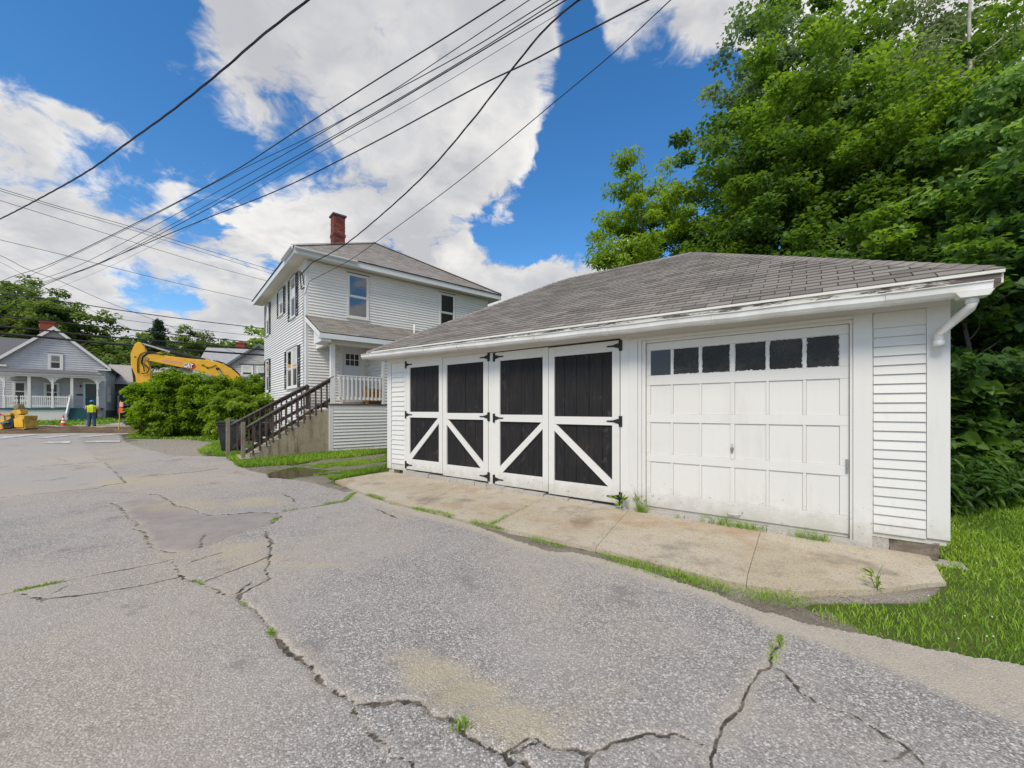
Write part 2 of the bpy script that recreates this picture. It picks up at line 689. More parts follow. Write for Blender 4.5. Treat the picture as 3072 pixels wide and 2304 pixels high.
def concrete(name, a, b, c3, gritk=.5, streak=False, rust=0.0):
    m, N, bs, out = mat_new(name)
    co = obj_co(N)
    n1 = N.noise(co, .9, 6, .62)
    n2 = N.noise(co, 5.0, 6, .65)
    gr = N.noise(co, 95, 2, .8)
    vor = N.add('ShaderNodeTexVoronoi')
    vor.inputs['Scale'].default_value = 70
    N.l.new(co, vor.inputs['Vector'])
    col = N.mix(N.mapr(n1, .36, .64), a, b)
    col = N.mix(N.math('MULTIPLY', N.mapr(n2, .5, .72), .6), col, c3)
    col = N.mix(N.math('MULTIPLY', N.mapr(gr, .52, .74), gritk), col, tuple(min(1, x * 1.5) for x in a))
    col = N.mix(N.math('MULTIPLY', N.mapr(gr, .47, .28), gritk), col, tuple(x * .4 for x in c3))
    sepc = N.add('ShaderNodeSeparateColor')
    N.l.new(vor.outputs['Color'], sepc.inputs[0])
    dark = N.math('MULTIPLY', N.mapr(sepc.outputs[0], .90, .94), .35)
    col = N.mix(dark, col, (.10, .085, .07))
    if streak:
        st = N.noise(N.vmath('MULTIPLY', co, (7, 7, .7)), 1.2, 5, .65)
        col = N.mix(N.math('MULTIPLY', N.mapr(st, .47, .68), .65), col, tuple(x * .42 for x in c3))
    if rust:
        rs = N.noise(N.vmath('ADD', co, (4.2, 1.3, 0)), .8, 5, .6)
        col = N.mix(N.math('MULTIPLY', N.mapr(rs, .53, .68), rust), col, (.36, .20, .10))
        dk = N.noise(N.vmath('ADD', co, (1.2, 7.3, 0)), 1.1, 6, .65)
        col = N.mix(N.math('MULTIPLY', N.mapr(dk, .54, .70), .6), col, (.17, .14, .105))
    N.l.new(col, bs.inputs['Base Color'])
    bs.inputs['Roughness'].default_value = .92
    bs.inputs['Specular IOR Level'].default_value = .2
    bump(N, bs, N.math('ADD', gr, n2), .004, .55)
    return m


M['slab'] = concrete('apron_concrete', (.44, .37, .265), (.50, .44, .345), (.29, .24, .175), .75, rust=.45)
M['sill'] = concrete('sill_concrete', (.46, .44, .40), (.40, .37, .33), (.30, .28, .25), .3)
M['stairs'] = concrete('stair_concrete', (.33, .27, .185), (.40, .34, .245), (.22, .175, .115), .35, streak=True)
M['tread'] = concrete('tread_concrete', (.50, .46, .38), (.44, .39, .31), (.36, .32, .26), .3)
M['stone'] = concrete('foundation_stone', (.12, .095, .07), (.22, .185, .145), (.05, .036, .025), .22)
M['gravel'] = concrete('loose_gravel', (.30, .27, .23), (.38, .34, .29), (.20, .175, .145), .3)
M['sidewalk'] = concrete('sidewalk_concrete', (.42, .42, .41), (.38, .38, .37), (.34, .33, .32), .2)


def oldwood(name, a, b, c):
    m, N, bs, out = mat_new(name)
    co = obj_co(N)
    g = N.noise(N.vmath('MULTIPLY', co, (14, 14, 5)), 2.2, 6, .7)
    n = N.noise(co, 1.7, 4, .6)
    col = N.mix(N.mapr(g, .36, .66), a, b)
    col = N.mix(N.math('MULTIPLY', N.mapr(n, .46, .66), .6), col, c)
    N.l.new(col, bs.inputs['Base Color'])
    bs.inputs['Roughness'].default_value = .85
    bump(N, bs, g, .002, .6)
    return m


M['railwood'] = oldwood('dark_rail_wood', (.060, .042, .034), (.105, .078, .064), (.035, .022, .018))
M['railtop'] = oldwood('worn_rail_cap', (.11, .09, .078), (.19, .16, .14), (.065, .046, .038))
M['newel'] = oldwood('weathered_post_wood', (.20, .165, .12), (.27, .235, .185), (.11, .062, .04))
M['chest'] = oldwood('varnished_pine', (.52, .26, .06), (.60, .33, .10), (.34, .15, .045))
M['porchfloor'] = oldwood('porch_floor_wood', (.10, .06, .04), (.16, .10, .065), (.05, .035, .03))
M['bark'] = oldwood('bark', (.085, .065, .05), (.13, .105, .085), (.05, .04, .03))
M['birch'] = oldwood('birch_bark', (.50, .48, .43), (.40, .38, .33), (.14, .12, .10))


# ground -----------------------------------------------------------
def asphalt():
    m, N, bs, out = mat_new('old_asphalt')
    geo = N.add('ShaderNodeNewGeometry')
    co = geo.outputs['Position']
    cdist, sand, patch, dirt, smooth_ = (attr(N, k) for k in ('cdist', 'sand', 'patch', 'dirt', 'newer'))
    jag = N.math('MULTIPLY', N.math('SUBTRACT', N.noise(co, 34, 4, .75), .5), .015)
    crack = N.mapr(N.math('ADD', cdist, jag), .0048, -.0015)
    crack = N.math('MULTIPLY', crack, N.mapr(N.noise(co, 3.3, 4, .65), .30, .46, .25, 1.0))
    v1 = N.add('ShaderNodeTexVoronoi')
    v1.inputs['Scale'].default_value = 88
    N.l.new(co, v1.inputs['Vector'])
    s1 = N.add('ShaderNodeSeparateColor')
    N.l.new(v1.outputs['Color'], s1.inputs[0])
    v2 = N.add('ShaderNodeTexVoronoi')
    v2.inputs['Scale'].default_value = 190
    N.l.new(co, v2.inputs['Vector'])
    s2 = N.add('ShaderNodeSeparateColor')
    N.l.new(v2.outputs['Color'], s2.inputs[0])
    stone = N.ramp(s1.outputs[0], [(0, (.06, .058, .06)), (.25, (.20, .19, .187)), (.5, (.38, .36, .345)), (.72, (.44, .41, .375)), (.86, (.72, .69, .65)), (1, (.92, .89, .86))])
    fine = N.ramp(s2.outputs[0], [(0, (.10, .098, .10)), (.5, (.36, .342, .33)), (1, (.60, .58, .56))])
    col = N.mix(.45, stone, fine)
    edge = N.mapr(v1.outputs['Distance'], .35, .62)
    col = N.mix(N.math('MULTIPLY', edge, .42), col, (.105, .10, .10))
    big = N.noise(co, .55, 5, .6)
    mid = N.noise(co, 3.1, 5, .62)
    col = N.mix(N.math('MULTIPLY', N.mapr(big, .40, .66), .45), col, (.42, .385, .355))
    col = N.mix(N.math('MULTIPLY', N.mapr(mid, .52, .70), .32), col, (.25, .245, .247))
    col = N.mix(N.math('MULTIPLY', smooth_, .6), col, (.40, .385, .37))
    col = N.mix(N.math('MULTIPLY', patch, .85), col, N.mix(N.mapr(mid, .35, .7), (.235, .21, .205), (.30, .275, .265)))
    huge = N.noise(N.vmath('MULTIPLY', co, (1, .6, 1)), .33, 4, .6)
    col = N.mix(N.math('MULTIPLY', N.mapr(huge, .42, .66), .42), col, (.46, .395, .325))
    worn = N.noise(N.vmath('ADD', co, (9.1, 4.4, 0)), .75, 6, .68)
    col = N.mix(N.math('MULTIPLY', N.mapr(worn, .46, .68), .38), col, (.395, .365, .345))
    stn = N.noise(N.vmath('ADD', co, (5.3, 2.2, 0)), 1.15, 6, .7)
    col = N.mix(N.math('MULTIPLY', N.mapr(stn, .57, .70), .55), col, (.15, .142, .138))
    hs_ = N.add('ShaderNodeMix', data_type='RGBA', blend_type='MULTIPLY')
    hs_.inputs[0].default_value = 1.0
    N.l.new(col, hs_.inputs[6])
    hs_.inputs[7].default_value = (1.10, 1.06, 1.01, 1)
    col = hs_.outputs[2]
    grit = N.noise(co, 120, 2, .7)
    sandc = N.mix(N.mapr(grit, .32, .70), (.42, .345, .22), (.56, .475, .32))
    sm = N.mapr(N.math('ADD', sand, N.math('MULTIPLY', N.math('SUBTRACT', s1.outputs[1], .5), .35)), .12, .95)
    col = N.mix(N.math('MULTIPLY', sm, .72), col, sandc)
    col = N.mix(N.math('MULTIPLY', N.math('MULTIPLY', dirt, N.mapr(N.noise(co, 4.5, 6, .7), .25, .62, .45, 1.0)), .86), col, N.mix(N.mapr(grit, .3, .7), (.42, .355, .265), (.56, .495, .40)))
    col = N.mix(N.math('MULTIPLY', crack, .93), col, N.mix(N.mapr(N.noise(co, 9, 4, .6), .42, .62), (.035, .030, .026), (.16, .125, .09)))
    N.l.new(col, bs.inputs['Base Color'])
    bs.inputs['Roughness'].default_value = .92
    bs.inputs['Specular IOR Level'].default_value = .25
    h = N.math('SUBTRACT', N.math('ADD', s1.outputs[0], N.math('MULTIPLY', s2.outputs[0], .5)), N.math('MULTIPLY', edge, 1.2))
    bump(N, bs, h, .0035, .6)
    return m


M['asphalt'] = asphalt()


def terrain_mat():
    m, N, bs, out = mat_new('earth_and_turf')
    geo = N.add('ShaderNodeNewGeometry')
    co = geo.outputs['Position']
    grass, gravel = attr(N, 'grass'), attr(N, 'gravel')
    n = N.noise(co, 2.2, 6, .65)
    g = N.noise(co, 60, 3, .75)
    soil = N.mix(N.mapr(n, .35, .65), (.135, .11, .082), (.20, .168, .13))
    soil = N.mix(N.math('MULTIPLY', N.mapr(g, .5, .75), .55), soil, (.36, .33, .29))
    grav = N.mix(N.mapr(g, .32, .70), (.20, .175, .14), (.47, .42, .35))
    turf = N.mix(N.mapr(n, .32, .68), (.055, .088, .018), (.098, .125, .030))
    turf = N.mix(N.math('MULTIPLY', N.mapr(g, .5, .7), .5), turf, (.045, .07, .012))
    col = N.mix(gravel, soil, grav)
    k = N.mapr(N.math('ADD', grass, N.math('MULTIPLY', N.math('SUBTRACT', n, .5), .9)), .35, .65)
    col = N.mix(k, col, turf)
    N.l.new(col, bs.inputs['Base Color'])
    bs.inputs['Roughness'].default_value = .95
    bs.inputs['Specular IOR Level'].default_value = .15
    bump(N, bs, N.math('ADD', g, n), .012, .7)
    return m


M['terrain'] = terrain_mat()
M['dirt'] = simple('dug_earth', (.19, .125, .062), (.085, .052, .026), .95, 1.6, bmp=.03, detail=8)
M['dirtlight'] = simple('dry_sand_earth', (.42, .335, .24), (.32, .24, .165), .95, 1.2, bmp=.02, detail=8)


def water():
    m, N, bs, out = mat_new('puddle_water')
    bs.inputs['Base Color'].default_value = (.055, .042, .022, 1)
    bs.inputs['Roughness'].default_value = .03
    bs.inputs['IOR'].default_value = 1.33
    bs.inputs['Specular IOR Level'].default_value = .5
    bump(N, bs, N.noise(obj_co(N), 9, 3, .5), .002, .15)
    return m


M['water'] = water()
M['roadpaint'] = simple('worn_road_paint', (.66, .64, .60), (.36, .34, .32), .8, 5, lo=.4, hi=.62)


def leaf_mat(name, dark, mid, light, trans=.5, rough=.45):
    m, N, bs, out = mat_new(name)
    t = attr(N, 'tint')
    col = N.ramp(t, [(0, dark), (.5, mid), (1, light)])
    N.l.new(col, bs.inputs['Base Color'])
    bs.inputs['Roughness'].default_value = rough
    bs.inputs['Specular IOR Level'].default_value = .38
    tr = N.add('ShaderNodeBsdfTranslucent')
    hs = N.add('ShaderNodeHueSaturation')
    hs.inputs['Hue'].default_value = .49
    hs.inputs['Saturation'].default_value = 1.15
    hs.inputs['Value'].default_value = 1.5
    N.l.new(col, hs.inputs['Color'])
    N.l.new(hs.outputs[0], tr.inputs['Color'])
    mx = N.add('ShaderNodeMixShader')
    mx.inputs[0].default_value = trans
    N.l.new(bs.outputs[0], mx.inputs[1])
    N.l.new(tr.outputs[0], mx.inputs[2])
    N.l.new(mx.outputs[0], out.inputs[0])
    return m


M['leaf_maple'] = leaf_mat('maple_leaf', (0.067, 0.130, 0.031), (0.142, 0.243, 0.043), (0.269, 0.404, 0.074))
M['leaf_elder'] = leaf_mat('box_elder_leaf', (0.141, 0.233, 0.037), (0.224, 0.345, 0.054), (0.330, 0.455, 0.078))
M['leaf_birch'] = leaf_mat('birch_leaf', (0.141, 0.192, 0.085), (0.213, 0.279, 0.119), (0.309, 0.373, 0.174))
M['leaf_poplar'] = leaf_mat('poplar_leaf', (0.101, 0.162, 0.081), (0.161, 0.240, 0.109), (0.242, 0.330, 0.150))
M['leaf_big'] = leaf_mat('broad_shiny_leaf', (0.103, 0.186, 0.062), (0.181, 0.305, 0.085), (0.297, 0.447, 0.119), rough=.33)
M['leaf_bush'] = leaf_mat('bush_leaf', (0.099, 0.182, 0.015), (0.174, 0.294, 0.021), (0.274, 0.406, 0.033))
M['leaf_bush2'] = leaf_mat('yellow_green_leaf', (0.120, 0.195, 0.022), (0.193, 0.298, 0.037), (0.285, 0.390, 0.060))
M['leaf_far'] = leaf_mat('distant_leaf', (0.090, 0.140, 0.037), (0.146, 0.216, 0.052), (0.213, 0.292, 0.076))
M['leaf_fir'] = leaf_mat('fir_needle', (0.025, 0.056, 0.029), (0.047, 0.095, 0.037), (0.081, 0.140, 0.052), trans=.15)
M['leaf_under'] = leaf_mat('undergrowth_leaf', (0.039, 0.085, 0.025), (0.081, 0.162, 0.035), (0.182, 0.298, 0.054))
M['grass'] = leaf_mat('grass_blade', (0.109, 0.198, 0.022), (0.190, 0.329, 0.031), (0.350, 0.500, 0.055), trans=.3, rough=.5)
M['clover'] = simple('clover_white', (.75, .75, .68), (.6, .62, .5), .8, 20)

M['fargrey'] = simple('grey_siding', (.52, .525, .55), (.47, .475, .50), .6, 3, rand=.03)
M['fargrey2'] = simple('warm_grey_siding', (.46, .44, .425), (.41, .395, .385), .6, 3, rand=.03)
M['fardark'] = simple('dark_blue_grey_siding', (.11, .125, .15), (.09, .10, .125), .6, 3)
M['palegreyroof'] = simple('pale_grey_roofing', (.36, .36, .37), (.30, .30, .31), .85, 4)
M['teal'] = simple('teal_paint', (.028, .125, .135), (.02, .095, .105), .5, 8)
M['greentrim'] = simple('grey_green_trim', (.13, .16, .15), (.10, .13, .12), .5, 8)
M['yellow'] = simple('machine_yellow', (.80, .44, .018), (.70, .37, .018), .42, 2.5, spec=.5, bmp=.0)
M['muddyyellow'] = simple('muddy_yellow_steel', (.70, .42, .03), (.42, .28, .09), .6, 3.5)
M['mud'] = simple('muddy_steel', (.30, .25, .17), (.20, .16, .11), .8, 5)
M['rubber'] = simple('black_rubber', (.014, .014, .015), (.025, .024, .023), .7, 12)
M['chrome'] = simple('polished_rod', (.75, .75, .76), (.6, .6, .62), .18, 4, metal=1.0)
M['binblack'] = simple('black_plastic', (.020, .021, .025), (.030, .031, .036), .42, 4, spec=.5)
M['shutter'] = simple('black_shutter', (.018, .020, .026), (.028, .030, .036), .5, 10)
M['orange'] = simple('safety_orange', (.75, .10, .025), (.62, .08, .02), .5, 8)
M['redorange'] = simple('cone_red', (.72, .055, .025), (.60, .045, .02), .5, 8)
M['whiteband'] = simple('reflective_white', (.80, .80, .79), (.72, .72, .71), .4, 8)
M['hivis'] = simple('hi_vis_yellow', (.62, .80, .02), (.52, .70, .02), .8, 14)
M['denim'] = simple('blue_denim', (.045, .085, .16), (.03, .06, .12), .9, 14)
M['tanshirt'] = simple('tan_cotton', (.46, .34, .16), (.36, .26, .12), .9, 14)
M['skin'] = simple('skin', (.36, .19, .13), (.30, .15, .10), .55, 9)
M['hair'] = simple('dark_hair', (.035, .022, .016), (.02, .014, .01), .7, 30)
M['bluehat'] = simple('blue_plastic', (.05, .20, .48), (.04, .16, .40), .35, 6, spec=.5)
M['boot'] = simple('brown_boot', (.09, .055, .035), (.06, .035, .022), .8, 12)
M['logowhite'] = simple('decal_white', (.82, .82, .82), (.76, .76, .76), .4, 10)
M['logoblack'] = simple('decal_black', (.012, .012, .014), (.018, .018, .02), .4, 10)
M['logored'] = simple('decal_red', (.52, .03, .03), (.44, .025, .025), .4, 10)
M['logopink'] = simple('decal_pink', (.80, .34, .30), (.72, .28, .24), .5, 10)
M['wire'] = simple('cable_black', (.016, .017, .020), (.026, .027, .030), .6, 4)
M['cablegrey'] = simple('cable_grey', (.06, .065, .075), (.045, .05, .058), .6, 4)
M['paleroofcap'] = simple('pale_hip_cap', (.44, .40, .36), (.36, .33, .30), .85, 5)
# ------------------------------------------------------------------ garage
rnd = random.Random(11)


def clapboards(F, a0, a1, z0, z1, expo, openings=(), proud=.020, lap=.003, jitter=.0015, gap=.006):
    """list of (length, MB): one lapped board per course and interval; openings are (a0,a1,z0,z1)"""
    res = []
    n = max(1, int(round((z1 - z0) / expo)))
    e = (z1 - z0) / n
    for i in range(n):
        zb, zt = z0 + i * e, z0 + (i + 1) * e
        iv = [(a0, a1)]
        for (oa, ob, oc, od) in openings:
            if oc < zt - .3 * e and od > zb + .3 * e:
                nv = []
                for (p, q) in iv:
                    if ob <= p or oa >= q:
                        nv.append((p, q))
                    else:
                        if oa > p + .01:
                            nv.append((p, oa))
                        if ob < q - .01:
                            nv.append((ob, q))
                iv = nv
        for (p, q) in iv:
            j = rnd.uniform(-jitter, jitter)
            j2 = rnd.uniform(-jitter, jitter)
            mb = MB()
            d1 = proud + rnd.uniform(-.001, .001)
            mb.hexa([F(p, 0.001, zb + j + gap), F(q, 0.001, zb + j2 + gap), F(q, d1, zb + j2 + gap), F(p, d1, zb + j + gap),
                     F(p, 0.001, zt + j), F(q, 0.001, zt + j2), F(q, lap, zt + j2), F(p, lap, zt + j)])
            res.append((q - p, mb))
    return res


def place_boards(boards, mat, parent, limit=300, name='clapboard'):
    boards.sort(key=lambda b: -b[0])
    for L, mb in boards[:limit]:
        mb.build(name, mat, parent)
    if boards[limit:]:
        al = MB()
        for L, mb in boards[limit:]:
            b = len(al.v)
            al.v += mb.v
            al.f += [tuple(b + i for i in f) for f in mb.f]
        tag(al.build(name, mat, parent), kind='stuff')


GU = Vector((.8025, -.5967))
GN = Vector((.5967, .8025))
P0 = Vector((3.97, 4.70))
S_LEFT = 8.772
GORG = P0 + Vector((-.8025, .5967)) * S_LEFT
GRZ = math.atan2(GU.y, GU.x)


def gx(S, d=0.0):
    """garage front: photograph column -> metres from the left front corner, on a plane d in front of the wall"""
    q = (S - 1536.0) / FPX
    bx, by = P0.x - GN.x * d, P0.y - GN.y * d
    s = (bx - q * by) / (.8025 + .5967 * q)
    return S_LEFT - s


def gdepth(x, d=0.0):
    p = GORG + GU * x - GN * d
    return p.y


def gzz(S, y, d=0.0):
    x = gx(S, d)
    return 1.6 + (HOR - y) / FPX * gdepth(x, d)


def GF(a, d, z):
    return (a, -d, z)


garage = empty('garage', (GORG.x, GORG.y, 0), GRZ)
tag(garage, 'white three bay garage with hip roof, black panelled barn doors and a paned overhead door', 'garage')

GW, GD = 9.545, 6.35
ZB, ZT = .16, 2.86          # bottom and top of walls
xs = dict(d1l=gx(1221.4), d1r=gx(1330.0), d2l=gx(1331.2), d2r=gx(1466.5), d3l=gx(1486.5), d3r=gx(1646.6), d4l=gx(1648.0), d4r=gx(1860.6),
          ovl=gx(1937.6), ovr=gx(2547.5), p1=gx(2559.0), p2=gx(2616.5), s1=gx(2619.0), s2=gx(2779.0))
# core: the building shell behind the cladding, with the door openings left recessed
core = MB()
core.box(0.02, GW - .02, -GD, -.16, ZB - .02, ZT, GF)
for (a, b) in ((0.0, xs['d1l'] - .06), (xs['d4r'] + .02, xs['ovl'] - .03), (xs['ovr'] + .03, GW)):
    core.box(a, b, -.158, -.002, ZB, ZT, GF)
core.box(xs['d1l'] - .058, xs['d4r'] + .018, -.158, -.01, 2.74, ZT, GF)
core.box(xs['ovl'] - .028, xs['ovr'] + .028, -.158, -.01, 2.62, ZT, GF)
gwall = core.build('wall', M['white'], garage)

# cladding
bd = clapboards(GF, gx(1176.5), gx(1214.5), .30, 2.50, .118)
bd += clapboards(GF, xs['s1'] + .004, xs['s2'] - .004, .205, 2.52, .1035)
place_boards(bd, M['white'], gwall)
# end and rear walls are clad too
E1 = lambda a, d, z: (-d, a, z)
E2 = lambda a, d, z: (GW + d, a, z)
place_boards(clapboards(E1, .12, GD - .1, .25, 2.82, .12) + clapboards(E2, .02, GD - .1, .25, 2.82, .12), M['white'], gwall)


def board(a0, a1, z0, z1, d0=.0, d1=.022, name='trim_board', mat='white', par=None, F=GF, bevel=.003):
    return MB().box(a0, a1, d0 + .001, d1, z0, z1, F).build(name, M[mat], par or gwall, bevel=bevel)


board(0.0, gx(1175.5), .17, 2.80, name='corner_board', d1=.024)
board(gx(1215.0), xs['d1l'] - .012, .14, 2.735, name='door_jamb', d1=.020)
board(xs['s2'], GW + .024, .225, 2.80, name='corner_board', d1=.024)
board(GW - .001, GW + .022, .225, 2.80, d0=-.12, d1=-.003, name='corner_board')
board(xs['p1'], xs['p2'], -.02, 2.80, name='door_jamb', d1=.026)
board(xs['ovr'] + .005, xs['p1'] - .004, .0, 2.655, name='door_stop', d0=-.05, d1=.012)
board(xs['d4r'] + .012, gx(1889), .03, 2.74, name='door_jamb', d1=.022)
board(gx(1890), gx(1915), .03, 2.70, name='door_jamb', d1=.040)
board(gx(1915.5), gx(1926), .03, 2.69, name='door_casing', d1=.028)
board(gx(1926.4), xs['ovl'] - .004, .03, 2.66, name='door_stop', d0=-.06, d1=.012)
board(gx(1467.2), gx(1486.0), .02, 2.73, name='centre_post', d1=.016)
board(0.0, xs['d4r'] + .1, 2.742, 2.84, name='frieze_board', d1=.028)
board(xs['d4r'] + .101, GW, 2.702, 2.84, name='frieze_board', d1=.030)
board(xs['d4r'] + .2, xs['p1'], 2.662, 2.70, name='drip_mould', d1=.045)
board(xs['s1'], xs['s2'], 2.525, 2.70, name='frieze_board', d1=.012)
board(gx(1176), gx(1214), 2.505, 2.74, name='frieze_board', d1=.012)

# ---- barn doors
def barn_door(x0, x1, zb, zt, hinge, slope, planks):
    """hinge: -1 left, 1 right; slope: +1 brace rises to the right"""
    root = empty('barn_door', (0, 0, 0), 0, garage)
    w, h = x1 - x0, zt - zb
    sl, sr = .115, .125
    if hinge < 0:
        sl, sr = .125, .115
    if w < 1.05:
        sl, sr = sl * .95, sr * .95
    pz = [zt - .165 * h / 2.57, zt - .470 * h, zt - .522 * h, zt - .905 * h]
    d = .018
    st = lambda a, b, c, e, nm='door_stile', dd=.026: MB().box(a, b, .0035 - .02, dd, c, e, GF).build(nm, M['white'], root, bevel=.003)
    st(x0, x0 + sl, zb, zt)
    st(x1 - sr, x1, zb, zt)
    st(x0 + sl + .0015, x1 - sr - .0015, pz[0], zt, 'door_rail')
    st(x0 + sl + .0015, x1 - sr - .0015, pz[2], pz[1], 'door_rail')
    st(x0 + sl + .0015, x1 - sr - .0015, zb, pz[3], 'door_rail')
    n = planks
    for i in range(n):
        a = x0 + sl * .6 + (w - sl * .6 - sr * .6) * i / n
        b = x0 + sl * .6 + (w - sl * .6 - sr * .6) * (i + 1) / n
        off = rnd.uniform(-.003, .003)
        MB().box(a + .003, b - .003, -.035 + off, -.006 + off, zb + .03, zt - .03, GF).build('plank', M['blackwood'], root, bevel=.002)
    MB().box(x0 + .01, x1 - .01, -.045, -.036, zb + .02, zt - .02, GF).build('door_back', M['blackmetal'], root)
    # diagonal brace across the lower panel, cut to the panel outline
    a0, a1, c0, c1 = x0 + sl, x1 - sr, pz[3], pz[2]
    k = .115
    if slope > 0:
        pts = [(a0, c0), (a0 + k * .55, c0), (a1, c1 - k * 1.0), (a1, c1), (a1 - k * .25, c1), (a0, c0 + k * .95)]
    else:
        pts = [(a1, c0), (a1, c0 + k * .95), (a0 + k * .25, c1), (a0, c1), (a0, c1 - k * 1.0), (a1 - k * .55, c0)]
    MB().prism([GF(a, -.005, c) for a, c in pts], [GF(a, .0235, c) for a, c in pts]).build('brace', M['white'], root)
    # tee hinges
    for zc in (zt - .085, (pz[1] + pz[2]) / 2, zb + .10):
        xh = x0 if hinge < 0 else x1
        sg = 1 if hinge < 0 else -1
        hb = MB()
        hb.box(min(xh - sg * .045, xh + sg * .012), max(xh - sg * .045, xh + sg * .012), .0275, .033, zc - .085, zc + .085, GF)
        pl = [(xh + sg * .012, zc - .042), (xh + sg * .06, zc - .030), (xh + sg * .11, zc - .014), (xh + sg * .20, zc - .012), (xh + sg * .225, zc),
              (xh + sg * .20, zc + .012), (xh + sg * .11, zc + .014), (xh + sg * .06, zc + .030), (xh + sg * .012, zc + .042)]
        hb.prism([GF(a, .0275, c) for a, c in pl], [GF(a, .034, c) for a, c in pl])
        hb.tube([GF(xh, .036, zc - .08), GF(xh, .036, zc + .08)], .009, 8)
        hg = hb.build('hinge', M['blackmetal'], root)
    return root


zb_l, zt_l = gzz(1221.4, 1404.5), gzz(1221.4, 1083)
zb_r, zt_r = gzz(1860.6, 1513.5), gzz(1860.6, 1022.7)
lerp = lambda a, b, t: a + (b - a) * t
tt = lambda x: (x - xs['d1l']) / (xs['d4r'] - xs['d1l'])
for (l, r, hg, slp, np_, lab) in (('d1l', 'd1r', -1, 1, 4, 'leftmost barn door, narrow in view beside the clapboard corner'),
                                  ('d2l', 'd2r', 1, -1, 4, 'barn door with its hinges on the centre post'),
                                  ('d3l', 'd3r', -1, 1, 4, 'barn door right of the centre post, brace rising to the right'),
                                  ('d4l', 'd4r', 1, -1, 5, 'rightmost barn door with five black planks')):
    tm = (tt(xs[l]) + tt(xs[r])) / 2
    bdz = barn_door(xs[l], xs[r], lerp(zb_l, zb_r, tm), lerp(zt_l, zt_r, tm), hg, slp, np_)
    bdz['label'] = lab

# ---- overhead door
od = empty('overhead_door', (0, 0, 0), 0, garage)
ox0, ox1, oz0, oz1 = xs['ovl'], xs['ovr'], .135, 2.615
mull = [ox0, gx(1800 + 372 * .575), gx(1800 + 521 * .575), gx(1800 + 689 * .575), gx(1800 + 873 * .575), gx(1800 + 1067 * .575), ox1]
DD = -.030
H = oz1 - oz0
# row lines (fractions from the bottom): bottom rail, three rows of panels, the pane row
rows = [(.085, .275), (.325, .515), (.565, .742), (.800, .955)]
rb = MB()
edges_z = [oz0] + [v for r in rows for v in (oz0 + r[0] * H, oz0 + r[1] * H)] + [oz1]
for i in range(0, len(edges_z) - 1, 2):
    lo_, hi_ = edges_z[i], edges_z[i + 1]
    for k in range(1):
        rail = MB().box(ox0, ox1, DD - .03, DD, lo_, hi_, GF)
        rail.build('door_rail', M['white'], od, bevel=.004)
stw = [.06, .033, .033, .055, .033, .033, .085]
for ri, (r0, r1) in enumerate(rows):
    za, zb2 = oz0 + r0 * H + .0015, oz0 + r1 * H - .0015
    for i in range(7):
        c = mull[i]
        wl = 0 if i == 0 else stw[i] / 2 if i < 6 else stw[i]
        wr = stw[0] if i == 0 else stw[i] / 2 if i < 6 else 0
        MB().box(c - wl, c + wr, DD - .029, DD - .0008, za, zb2, GF).build('door_stile', M['white'], od, bevel=.003)
    for i in range(6):
        a = mull[i] + (stw[0] if i == 0 else stw[i] / 2)
        b = mull[i + 1] - (stw[6] if i == 5 else stw[i + 1] / 2)
        if ri == 3:
            # the pane, held in ragged painted putty
            MB().box(a + .002, b - .002, DD - .026, DD - .020, za, zb2, GF).build('pane', M['glass_screen' if i == 0 else 'glass_dusty'], od)
            pt = MB()
            nseg = 14
            for side in range(4):
                for q in range(nseg):
                    t0, t1 = q / nseg, (q + 1) / nseg
                    wv = .003 + .0065 * abs(rnd.gauss(0, .7)) if i else .003
                    if side == 0:
                        pt.box(a, a + wv, DD - .019, DD - .010, lerp(za, zb2, t0), lerp(za, zb2, t1), GF)
                    elif side == 1:
                        pt.box(b - wv, b, DD - .019, DD - .010, lerp(za, zb2, t0), lerp(za, zb2, t1), GF)
                    elif side == 2:
                        pt.box(lerp(a, b, t0), lerp(a, b, t1), DD - .0185, DD - .0105, za, za + wv, GF)
                    else:
                        pt.box(lerp(a, b, t0), lerp(a, b, t1), DD - .0185, DD - .0105, zb2 - wv * .6, zb2, GF)
            pt.build('putty', M['white'], od)
        else:
            pb = MB().box(a + .002, b - .002, DD - .026, DD - .014, za, zb2, GF)
            pb.build('panel', M['white'], od, bevel=.002)
# latch handle, keyhole plate, lift handle, side bolt
xm, zm = gx(1800 + 688 * .575), 1.6 + (HOR - (850 + 862 * .575)) / FPX * gdepth(gx(1800 + 688 * .575))
lb = MB()
lb.tube([GF(xm, DD + .012, zm - .05), GF(xm, DD + .03, zm - .02), GF(xm, DD + .03, zm + .03), GF(xm, DD + .006, zm + .06)], [.012, .014, .011, .006], 8)
lb.tube([GF(xm, DD - .001, zm), GF(xm, DD + .03, zm)], .02, 10)
lb.build('latch_handle', M['metal'], od, smooth=True)
lk = MB().tube([GF(xm + .004, DD - .001, zm - .12), GF(xm + .004, DD + .006, zm - .12)], .028, 14)
lk.build('lock_plate', M['white'], od)
xl = gx(1800 + 697 * .575)
zl = oz0 + .055
MB().tube([GF(xl - .075, DD, zl), GF(xl - .06, DD + .035, zl), GF(xl + .06, DD + .035, zl), GF(xl + .075, DD, zl)], .009, 6).build('lift_handle', M['white'], od)
MB().box(ox1 - .03, ox1 - .008, DD + .0008, DD + .02, .86, 1.02, GF).build('slide_bolt', M['metal'], od)

# ---- foundation: rubble stones and cracked sills under the doors
fnd = MB().box(.06, GW - .05, -GD + .05, -.06, -.25, ZB + .04, GF)
fnd = fnd.build('foundation', M['stone'], garage)


